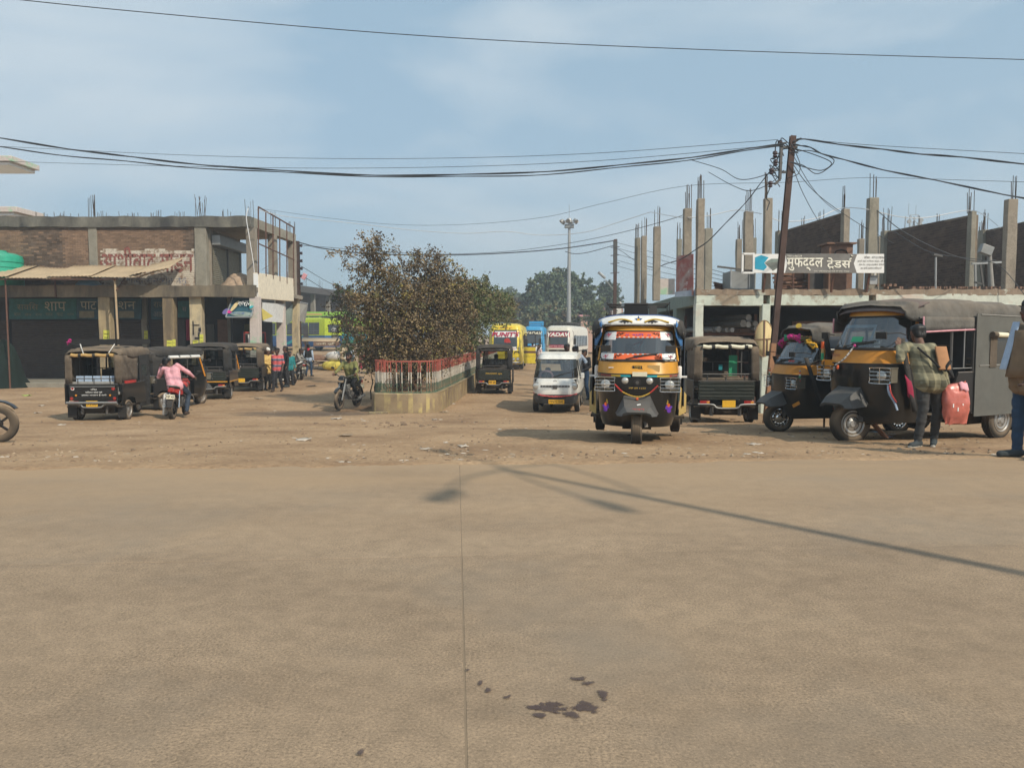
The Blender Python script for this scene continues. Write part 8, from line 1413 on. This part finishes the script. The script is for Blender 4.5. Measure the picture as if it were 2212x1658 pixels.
for j in range(15):
    t_ = j/14; wd = .155+.035*math.sin(t_*3.1)-.02*(1-t_)*0; dp = .015+.075*math.sin(math.pi*min(1, t_*1.05))**.8 if t_ < .97 else .01; z = -.54*t_+.06
    rows.append([(wd*math.copysign(abs(math.cos(a))**.6, math.cos(a))+.03*t_+.014*noise.noise((a*2, t_*6, 1)), dp*math.sin(a)*(1+.3*noise.noise((a*2.5, t_*7, 5)))+.008*noise.noise((a*4, t_*12, 9)), z+.02*noise.noise((a*2, t_*3, 3))+(.035*math.cos(a) if j == 0 else 0)) for a in [2*math.pi*i/30 for i in range(30)]])
b = B(); b.loft(rows, 'plastic_salmon', cap=True); b.build('bag', bag, ang=30); b = B(); b.grid([[(.03+.04*i, -.03-.015*j+.01*math.sin(i*3), .08-.035*j+.015*math.sin(i*2)) for i in range(4)] for j in range(4)], 'c_pink'); b.build('bag_lip', bag, solid=.004)
b = B(); [b.box(-.09+.07*k, -.075+.07*k, -.088, -.08, -.25-.05*(k % 2), -.20-.05*(k % 2), 'white_plain') for k in range(3)]; b.build('print', bag)
# right edge: man walking out of the picture
q = w(2206, 991); edge = person('man in brown shirt with pale scarf and blue jeans cut by the right edge', (q.x+.05, q.y, max(q.z, 0)), R(-88), pose(**{**WALK, **dict(knL=(-.09, -.04, .5), anL=(-.09, -.04, .09), toeL=(-.1, -.22, .03), anR=(.1, .12, .09), toeR=(.1, -.05, .03), knR=(.1, .02, .5))}), 'c_brown', 'c_denim', 'skin_dark', 'c_shoe', sleeve='long', h=1.80, voxel=.0105, hem=.12, loose=.03, build_=1.08)
b = B(); b.grid([[(-.115+.03*i, -.115-.012*j-.015*math.sin(i*1.2)-.01*j, 1.47-.085*j) for i in range(4)] for j in range(7)], 'c_ltblue'); b.build('scarf', edge, solid=.02, bevel=.006); b = B(); b.grid([[(.135*math.sin(-1.5+.5*i)*1.15, -.03-(.12+.016*j)*math.cos(-1.5+.5*i), 1.38-.10*j) for i in range(7)] for j in range(6)], 'c_brown'); b.build('waistcoat', edge, solid=.02)
# walking man in the striped T-shirt
def stripes(lab, c, m):
    if m == 'c_coral': z = c[2]; k = (1.36-z)/.078; return 'c_navygrey' if int(k) % 3 == 1 and 0 < k else ('c_bluegrey' if abs(k-round(k)) < .1 and int(round(k)) % 3 in (1, 2) else None)
q = w(600, 846); person('man in coral and grey striped T-shirt walking toward us by the auto rickshaws', q, R(-4), pose(**WALK), 'c_coral', 'c_dark', 'skin_dark', 'c_sandal', sleeve='short', h=1.76, voxel=.013, hem=.06, paint=stripes, beard=False, loose=.012)
q = w(620, 826); person('man in white trousers stepping out behind the striped T-shirt man', q, R(170), pose(**WALK), 'c_grey', 'c_white', 'skin', 'c_sandal', h=1.66, hem=.2)
q = spot(577, 31.8); person('man in yellow shirt and white cap beside the last left auto rickshaw', q, R(60), pose(**{**STAND2, **dict(elR=(.26, -.05, 1.12), wrR=(.12, -.26, 1.10), wrL=(-.1, -.25, 1.06), elL=(-.25, -.03, 1.12))}), 'c_yellow', 'c_black', 'skin', 'c_black', cap='c_white', h=1.72, hem=.16, loose=.02)
q = spot(588, 33); person('man in olive shirt standing behind the yellow shirted man', q, R(20), pose(**STAND2), 'c_olive', 'c_dark', 'skin', h=1.70)
q = spot(616, 33.6); person('tall dark haired man in black shirt behind the striped T-shirt man', q, R(-60), pose(**STAND2), 'c_black', 'c_dark', 'skin', h=1.80, loose=.01)
q = spot(625, 34.8); person('person in teal shirt half hidden behind the black shirted man', q, R(30), pose(**STAND2), 'c_teal', 'c_dark', 'skin', h=1.55, hem=.1)
SEAT = dict(pelvis=(0, .1, .86), chest=(0, .02, 1.15), neck=(0, -.08, 1.33), head=(0, -.14, 1.45), shR=(.18, -.03, 1.28), shL=(-.18, -.03, 1.28), elR=(.2, -.16, 1.05), wrR=(.1, -.33, .98), elL=(-.2, -.16, 1.05), wrL=(-.1, -.33, .98), hpR=(.1, .08, .85), hpL=(-.1, .08, .85), knR=(.16, -.28, .72), knL=(-.16, -.28, .72), anR=(.2, -.18, .33), anL=(-.2, -.18, .33), toeR=(.2, -.34, .28), toeL=(-.2, -.34, .28))
q = MW.location; person('man in grey shirt hunched on the white covered motorcycle', (q.x, q.y, q.z+.02), R(75), pose(**SEAT), 'c_grey', 'c_dark', 'skin_dark', h=1.7)
q = spot(646, 42.3); person('person in long black garment standing beside the food cart', q, R(150), pose(**STAND2), 'c_black', 'c_black', 'skin', legs='skirt', h=1.75, hem=.3, cap='c_black', loose=.03)
def vest(lab, c, m):
    if lab == 'torso' and c[2] > 1.0: return 'c_black'
q = w(667, 813); person('man in black waistcoat with pale blue sleeves and red scarf, back to us', q, R(172), pose(**{**STAND2, **dict(elR=(.25, .05, 1.13), wrR=(.22, -.1, .92))}), 'c_ltblue', 'c_denim', 'skin_dark', 'c_black', h=1.78, hem=.06, collar='c_red', paint=vest, loose=.012)
q = spot(739, 48); person('man in beige jacket leaning by the sacks with folded arms', q, R(55), pose(**{**STAND2, **dict(elR=(.24, -.06, 1.12), wrR=(-.02, -.20, 1.16), elL=(-.24, -.06, 1.12), wrL=(.02, -.2, 1.13))}), 'c_beige', 'c_charcoal', 'skin_dark', h=1.72, hem=.14, loose=.015)
q = spot(757, 46); person('man in blue grey check shirt standing behind the motorcycle rider', q, R(-30), pose(**STAND2), 'c_bluegrey', 'c_navygrey', 'skin_dark', h=1.62)
q = w(782, 795); person('woman in dark pink sari seated on the ground near the median', (q.x, q.y, q.z-.42), R(20), pose(**SEAT), 'c_maroon', 'c_maroon', 'skin', legs='skirt', h=1.6, loose=.02)
q = MR.location; person('rider in red shirt on the red motorcycle beyond the bush', (q.x, q.y, q.z), R(178), pose(**RIDE), 'c_red', 'c_black', 'skin', h=1.7)
q = MG.location; person('bearded man in olive green shirt riding the black motorcycle toward us', (q.x, q.y+.0, q.z), R(-12), pose(**RIDE), 'c_olive', 'c_black', 'skin', 'c_sandal', h=1.74, voxel=.012, beard=True, hem=.05, loose=.02)
q = MP.location; person('man in pink shirt on the red motorcycle leaning toward the nearest auto rickshaw', (q.x, q.y, q.z), mrot, pose(**{**RIDE, **dict(pelvis=(.0, .32, .90), chest=(.10, .14, 1.17), neck=(.19, .03, 1.34), head=(.28, -.05, 1.42), shR=(.33, .05, 1.26), shL=(-.02, .12, 1.35), elR=(.50, -.10, 1.05), wrR=(.48, -.22, 1.27), elL=(-.26, -.02, 1.16), anR=(.30, .05, .12), toeR=(.32, -.1, .07), knR=(.27, -.16, .60), anL=(-.24, .2, .16), toeL=(-.25, .05, .1), knL=(-.24, -.06, .60))}), 'c_pink', 'c_jeans', 'skin', 'c_sandal', h=1.76, voxel=.012, hem=.08, look=(-.3, .3), loose=.02)
# between the buses and the van
def strap(lab, c, m):
    if lab == 'torso' and c[0] < -.02: return 'c_charcoal'
q = spot(1164, 44); person('bearded man in pink checked shirt and dark waistcoat in front of the white bus', q, R(-62), pose(**STAND2), 'c_pinkcheck', 'c_charcoal', 'skin', h=1.76, beard=True, paint=strap, hem=.06, voxel=.018)
q = w(1150, 786); person('man in violet shirt standing at the open door of the yellow bus', (q.x, q.y, q.z), R(150), pose(**STAND2), 'c_violet', 'c_dark', 'skin', h=1.7, voxel=.02)
q = spot(1243, 25.5); person('man in pale blue grey shirt leaning on the far side of the van roof', q, R(10), pose(**{**STAND2, **dict(elR=(.3, -.1, 1.25), elL=(-.34, -.12, 1.30), wrL=(-.52, -.28, 1.28), wrR=(.2, -.28, 1.2))}), 'c_bluegrey', 'c_dark', 'skin_dark', h=1.90, voxel=.014, look=(.3, 0))
q = spot(1224, 29); person('man in dark grey shirt standing behind the one leaning on the van', q, R(40), pose(**STAND2), 'c_charcoal', 'c_dark', 'skin_dark', h=1.94, voxel=.018)
q = spot(1262, 27); person('man in dark clothes between the van and the decorated auto rickshaw', q, R(-40), pose(**{**STAND2, **dict(wrR=(.1, -.25, .98), elR=(.26, -.02, 1.13))}), 'c_dark', 'c_denim', 'skin', h=1.76, voxel=.016)
# drivers and passengers
DRV = dict(pelvis=(0, .0, .92), chest=(0, -.02, 1.2), neck=(0, -.02, 1.38), head=(0, -.04, 1.51), shR=(.185, -.02, 1.33), shL=(-.185, -.02, 1.33), elR=(.26, -.14, 1.12), elL=(-.26, -.14, 1.12), wrR=(.26, -.34, 1.10), wrL=(-.26, -.34, 1.10), hpR=(.1, -.02, .9), hpL=(-.1, -.02, .9), knR=(.16, -.38, .84), knL=(-.16, -.38, .84), anR=(.15, -.46, .46), anL=(-.15, -.46, .46), toeR=(.15, -.6, .43), toeL=(-.15, -.6, .43))
def seated(root, dx, dy, dz, label, shirt, pants='c_dark', h=1.6, **kw):
    o = root.matrix_basis @ Vector((dx, dy, dz)); return person(label, o, root.rotation_euler.z, pose(**DRV), shirt, pants, 'skin_dark', h=h, voxel=.018, **kw)
bpy.context.view_layer.update()
seated(A, -.12, -.12, -.02, 'driver seen dimly through the windshield of the decorated auto rickshaw', 'c_navygrey'); seated(V, -.30, 1.12, -.22, 'driver at the pink wheel inside the white mini van', 'c_charcoal', h=1.55)
seated(T4, .38, -.25, -.05, 'driver in pale jeans with one leg out of the last left auto rickshaw', 'c_charcoal', 'c_ltblue'); seated(T2, .0, -.12, -.02, 'driver in dark shirt inside the auto rickshaw with white rolled blind', 'c_dark')
seated(C1, .0, -.12, -.02, 'driver seen from behind in the auto rickshaw by the median', 'c_grey')
# ---------------------------------------------------------------- food cart, sacks, litter
w_ = on(690, 800); fc = thing('food_cart', 'rusty red food cart with a tan sheet roof and spoked wheels', 'food cart', (w_.x-.15, w_.y+1.0, w_.z), R(14)); hw = .95
b = B(); b.add([(-hw-.2, -.75, 1.84), (hw+.25, -.75, 1.80), (hw+.25, .7, 2.02), (-hw-.2, .7, 2.06)], [(0, 1, 2, 3)], 'tin_dust'); b.build('roof', fc, solid=.03)
b = B(); b.box(-hw+.5, hw+.22, -.78, -.75, 1.52, 1.80, 'brick_red'); b.build('signboard', fc); text('पानी पूरी', 'plate_white', fc, (.3, -.79, 1.66), w=1.15, h=.17)
b = B(); [b.bar((x, y, .55), (x, y, 1.84), .05, .05, 'rust') for x in (-hw, hw) for y in (-.6, .6)]; b.build('post', fc); b = B(); b.box(-hw, hw, -.65, .65, .62, .72, 'wood_brown'); b.box(-hw, hw, -.66, -.63, .725, .98, 'brick_red'); b.box(hw-.03, hw, -.6, .6, .725, .98, 'brick_red'); b.build('counter', fc)
b = B(); b.grid([[(-hw-.12-.1*j, -.7+.18*i, 1.84-.28*j) for i in range(8)] for j in range(6)], 'canvas_black'); b.build('side_cloth', fc, solid=.02)
b = B(); b.bar((-hw, 0, .5), (hw, 0, .5), .06, .06, 'rust'); b.bar((-hw, -.5, .3), (hw, -.5, .55), .05, .05, 'rust'); b.bar((-hw, .5, .3), (hw, .5, .55), .05, .05, 'rust'); b.box(-hw+.2, -hw+.5, -.4, .2, .1, .5, 'far_dark'); b.build('axle_frame', fc)
for x, y in ((hw*.75, -.66), (hw*.75, .66), (-hw*.5, -.66)):
    b = B(); b.loft([[(0.33*math.cos(a)*k, d, .33+.33*math.sin(a)*k) for a in [2*math.pi*i/28 for i in range(28)]] for k, d in ((1, -.015), (1, .015), (.9, .015), (.9, -.015), (1, -.015))], 'tyre', cap=False); b.build('wheel', fc).location = (x, y, 0); b = B(); [b.tube([(0, 0, .33), (.3*math.cos(i*.52), 0, .33+.3*math.sin(i*.52))], .006, 'steel_grey', n=4) for i in range(12)]; b.cyl((0, -.04, .33), (0, .04, .33), .03, 'rust'); b.build('spoke', fc).location = (x, y, 0)
b = B(); b.ball((-hw+.55, -.5, 1.4), (.07, .07, .07), 'white_plain', 12, 8); b.build('bulb', fc); b = B(); [b.cyl((-.3+.25*k, -.3, .72), (-.3+.25*k, -.3, .95), .07, ('galv', 'c_coral', 'lime')[k % 3]) for k in range(4)]; b.build('pot', fc)
def sack(label, px, py, Y, l, h, d, m, z=0, yaw=0):
    x = X(px, Y); t = thing('sack', label, 'sack', (x, Y, gz(x, Y)+z), yaw); rows = []
    for j in range(13):
        u = -1+2*j/12; r = (1-abs(u)**3.2)**.5 if abs(u) < 1 else .12; r = max(r, .16); rows.append([(u*l/2, d/2*r*math.copysign(abs(math.cos(a))**.75, math.cos(a))*(1+.06*noise.noise((a, u*3, l))), h/2+h/2*r*math.copysign(abs(math.sin(a))**.75, math.sin(a))*(1+.10*noise.noise((a*1.5, u*4, 7)))) for a in [2*math.pi*i/18 for i in range(18)]])
    b = B(); b.loft(rows, m); b.build('body', t, ang=70)
    for s in (-1, 1): b = B(); b.grid([[(s*(l/2-.03+.09*i), .12*(k-1)*(1+.3*i), h/2+.03*math.sin(k*2+i)) for k in range(3)] for i in range(3)], m); b.build('ear', t, solid=.02)
    b = B(); b.tube([(l*.05, d/2*1.03*math.cos(a), h/2+h/2*1.03*math.sin(a)) for a in [2*math.pi*i/18 for i in range(19)]], .012, 'rust', n=4); b.build('cord', t); return t
Ys = w(720, 800).y; sack('full yellow sack lying on the ground under a white one', 724, 800, Ys, 1.75, .62, .85, 'sack_yellow'); sack('full white sack stacked on top of the yellow one', 728, 770, Ys+.05, 1.45, .60, .8, 'sack_white', .60, .06)
# litter: scraps that can be told apart, and the rest as litter
def scrap(name, label, px, py, s, m, seed, cat='litter', rise=.25):
    q = on(px, py); r = random.Random(seed); b = B(); n = 5; b.grid([[((i/(n-1)-.5)*s+r.gauss(0, s*.06), (j/(n-1)-.5)*s*.7+r.gauss(0, s*.06), abs(r.gauss(.02, .06))*s*rise*4*(1-.5*abs(i/(n-1)-.5)) + .006) for i in range(n)] for j in range(n)], m); o = b.build(name, solid=.003, ang=70); o.location = q+Vector((0, 0, .012)); o.rotation_euler.z = r.uniform(0, 6); return tag(o, label, cat)
for k, a in enumerate([('paper_scrap', 'largest crumpled pale paper on the dirt left of the planter', 655, 952, .30, 'paper'), ('plastic_bag', 'small lime green crumpled bag on the dirt at far left', 58, 855, .34, 'poly_green'), ('paper_scrap', 'torn paper scrap behind the motorcycle wheel at left', 90, 877, .26, 'paper'), ('paper_scrap', 'pale scrap in the dirt right of the left motorcycle wheel', 82, 893, .22, 'paper'), ('paper_scrap', 'flat scrap in front of the nearest left auto rickshaw', 133, 919, .22, 'paper'), ('paper_scrap', 'tan crumpled leaf litter right of the largest paper', 747, 943, .2, 'paper_brown'), ('paper_scrap', 'pale scrap in front of the planter corner', 726, 906, .24, 'paper'), ('paper_scrap', 'light scrap by the right foot of the planter', 975, 873, .28, 'paper'), ('cloth_scrap', 'crumpled brown cloth in front of the planter foot', 960, 891, .3, 'paper_brown'), ('paper_scrap', 'long flat paper strip on dirt ahead of the decorated auto rickshaw', 945, 908, .26, 'paper'), ('paper_scrap', 'scrap near the road edge below the auto rickshaw shadow', 1000, 966, .16, 'paper'), ('paper_scrap', 'pale scrap lying left of the shadow of the street lamp', 920, 972, .14, 'paper'), ('plastic_scrap', 'crumpled clear plastic under the big auto rickshaw', 1915, 945, .16, 'c_ltblue'), ('plastic_scrap', 'second clear plastic scrap between the two right auto rickshaws', 1890, 935, .14, 'c_bluegrey'), ('paper_scrap', 'tan scrap on the road edge under the garlanded auto rickshaw', 1628, 963, .2, 'paper'), ('paper_scrap', 'white paper lying behind the decorated auto rickshaw wheel', 1500, 905, .24, 'paper'), ('dung_pat', 'dark flat clod on the open dirt right of the striped T-shirt man', 673, 835, .42, 'bark'), ('cloth_scrap', 'brown rag on the dirt left of the paper in the middle', 560, 862, .3, 'paper_brown')]): scrap(*a, seed=k)
def scatter(name, n, smin, smax, mats, seed, flat, label):
    g = random.Random(seed); b = B()
    for k in range(n):
        px, py = g.uniform(-20, 2230), 1000-160*g.random()**1.6
        if py < 905 and px > 780 and g.random() < .6: py = g.uniform(905, 990)
        q = on(px, py)
        if q.y < EDGE0+EDGES*q.x+.05 or (-4.3 < q.x < -1.8 and q.y > 21.7): continue
        s = g.uniform(smin, smax)*(1+.02*q.y); rx, ry, rz = s*g.uniform(.6, 1.2), s*g.uniform(.5, 1), s*(g.uniform(.3, .7) if not flat else g.uniform(.05, .2)); a = g.uniform(0, 3); ca, sa = math.cos(a), math.sin(a)
        vs = [(q.x+ca*x*rx-sa*y*ry, q.y+sa*x*rx+ca*y*ry, q.z+.012+z*rz) for x, y, z in ((-1, -.6, -.3), (.7, -1, -.3), (1, .6, -.3), (-.5, 1, -.3), (-.4, -.2, .8), (.5, .1, 1))]; b.add(vs, [(0, 1, 5, 4), (1, 2, 5), (2, 3, 5), (3, 4, 5), (3, 0, 4)], g.choice(mats))
    o = b.build(name, smooth=False, kind='stuff'); o['label'] = label
mk('stone', (.24, .18, .125), .95, var=.3, isl=.3); mk('clod', (.21, .145, .095), .95, var=.3, isl=.3)
scatter('gravel', 1500, .008, .03, ['stone', 'clod', 'clod', 'paper_brown'], 5, False, 'small stones and clods strewn over the dirt yard'); scatter('litter', 420, .015, .05, ['paper', 'paper_brown', 'paper_brown', 'bark', 'paper'], 6, True, 'tiny scraps of paper and leaves strewn over the dirt')
def clods(px, py, n, spread, seed, label):
    g = random.Random(seed); b = B(); c = on(px, py)
    for k in range(n): x, y = c.x+g.gauss(0, spread), c.y+g.gauss(0, spread*1.2); s = g.uniform(.03, .09); b.ball((x, y, gz(x, y)+.01), (s, s*.8, s*.5), 'clod', 7, 4)
    o = b.build('rubble', smooth=True, ang=30, kind='stuff'); o['label'] = label
clods(890, 915, 40, .8, 1, 'dirt clods banked along the foot of the planter'); clods(1500, 912, 26, .7, 2, 'dirt clods between the decorated and the parked auto rickshaw')
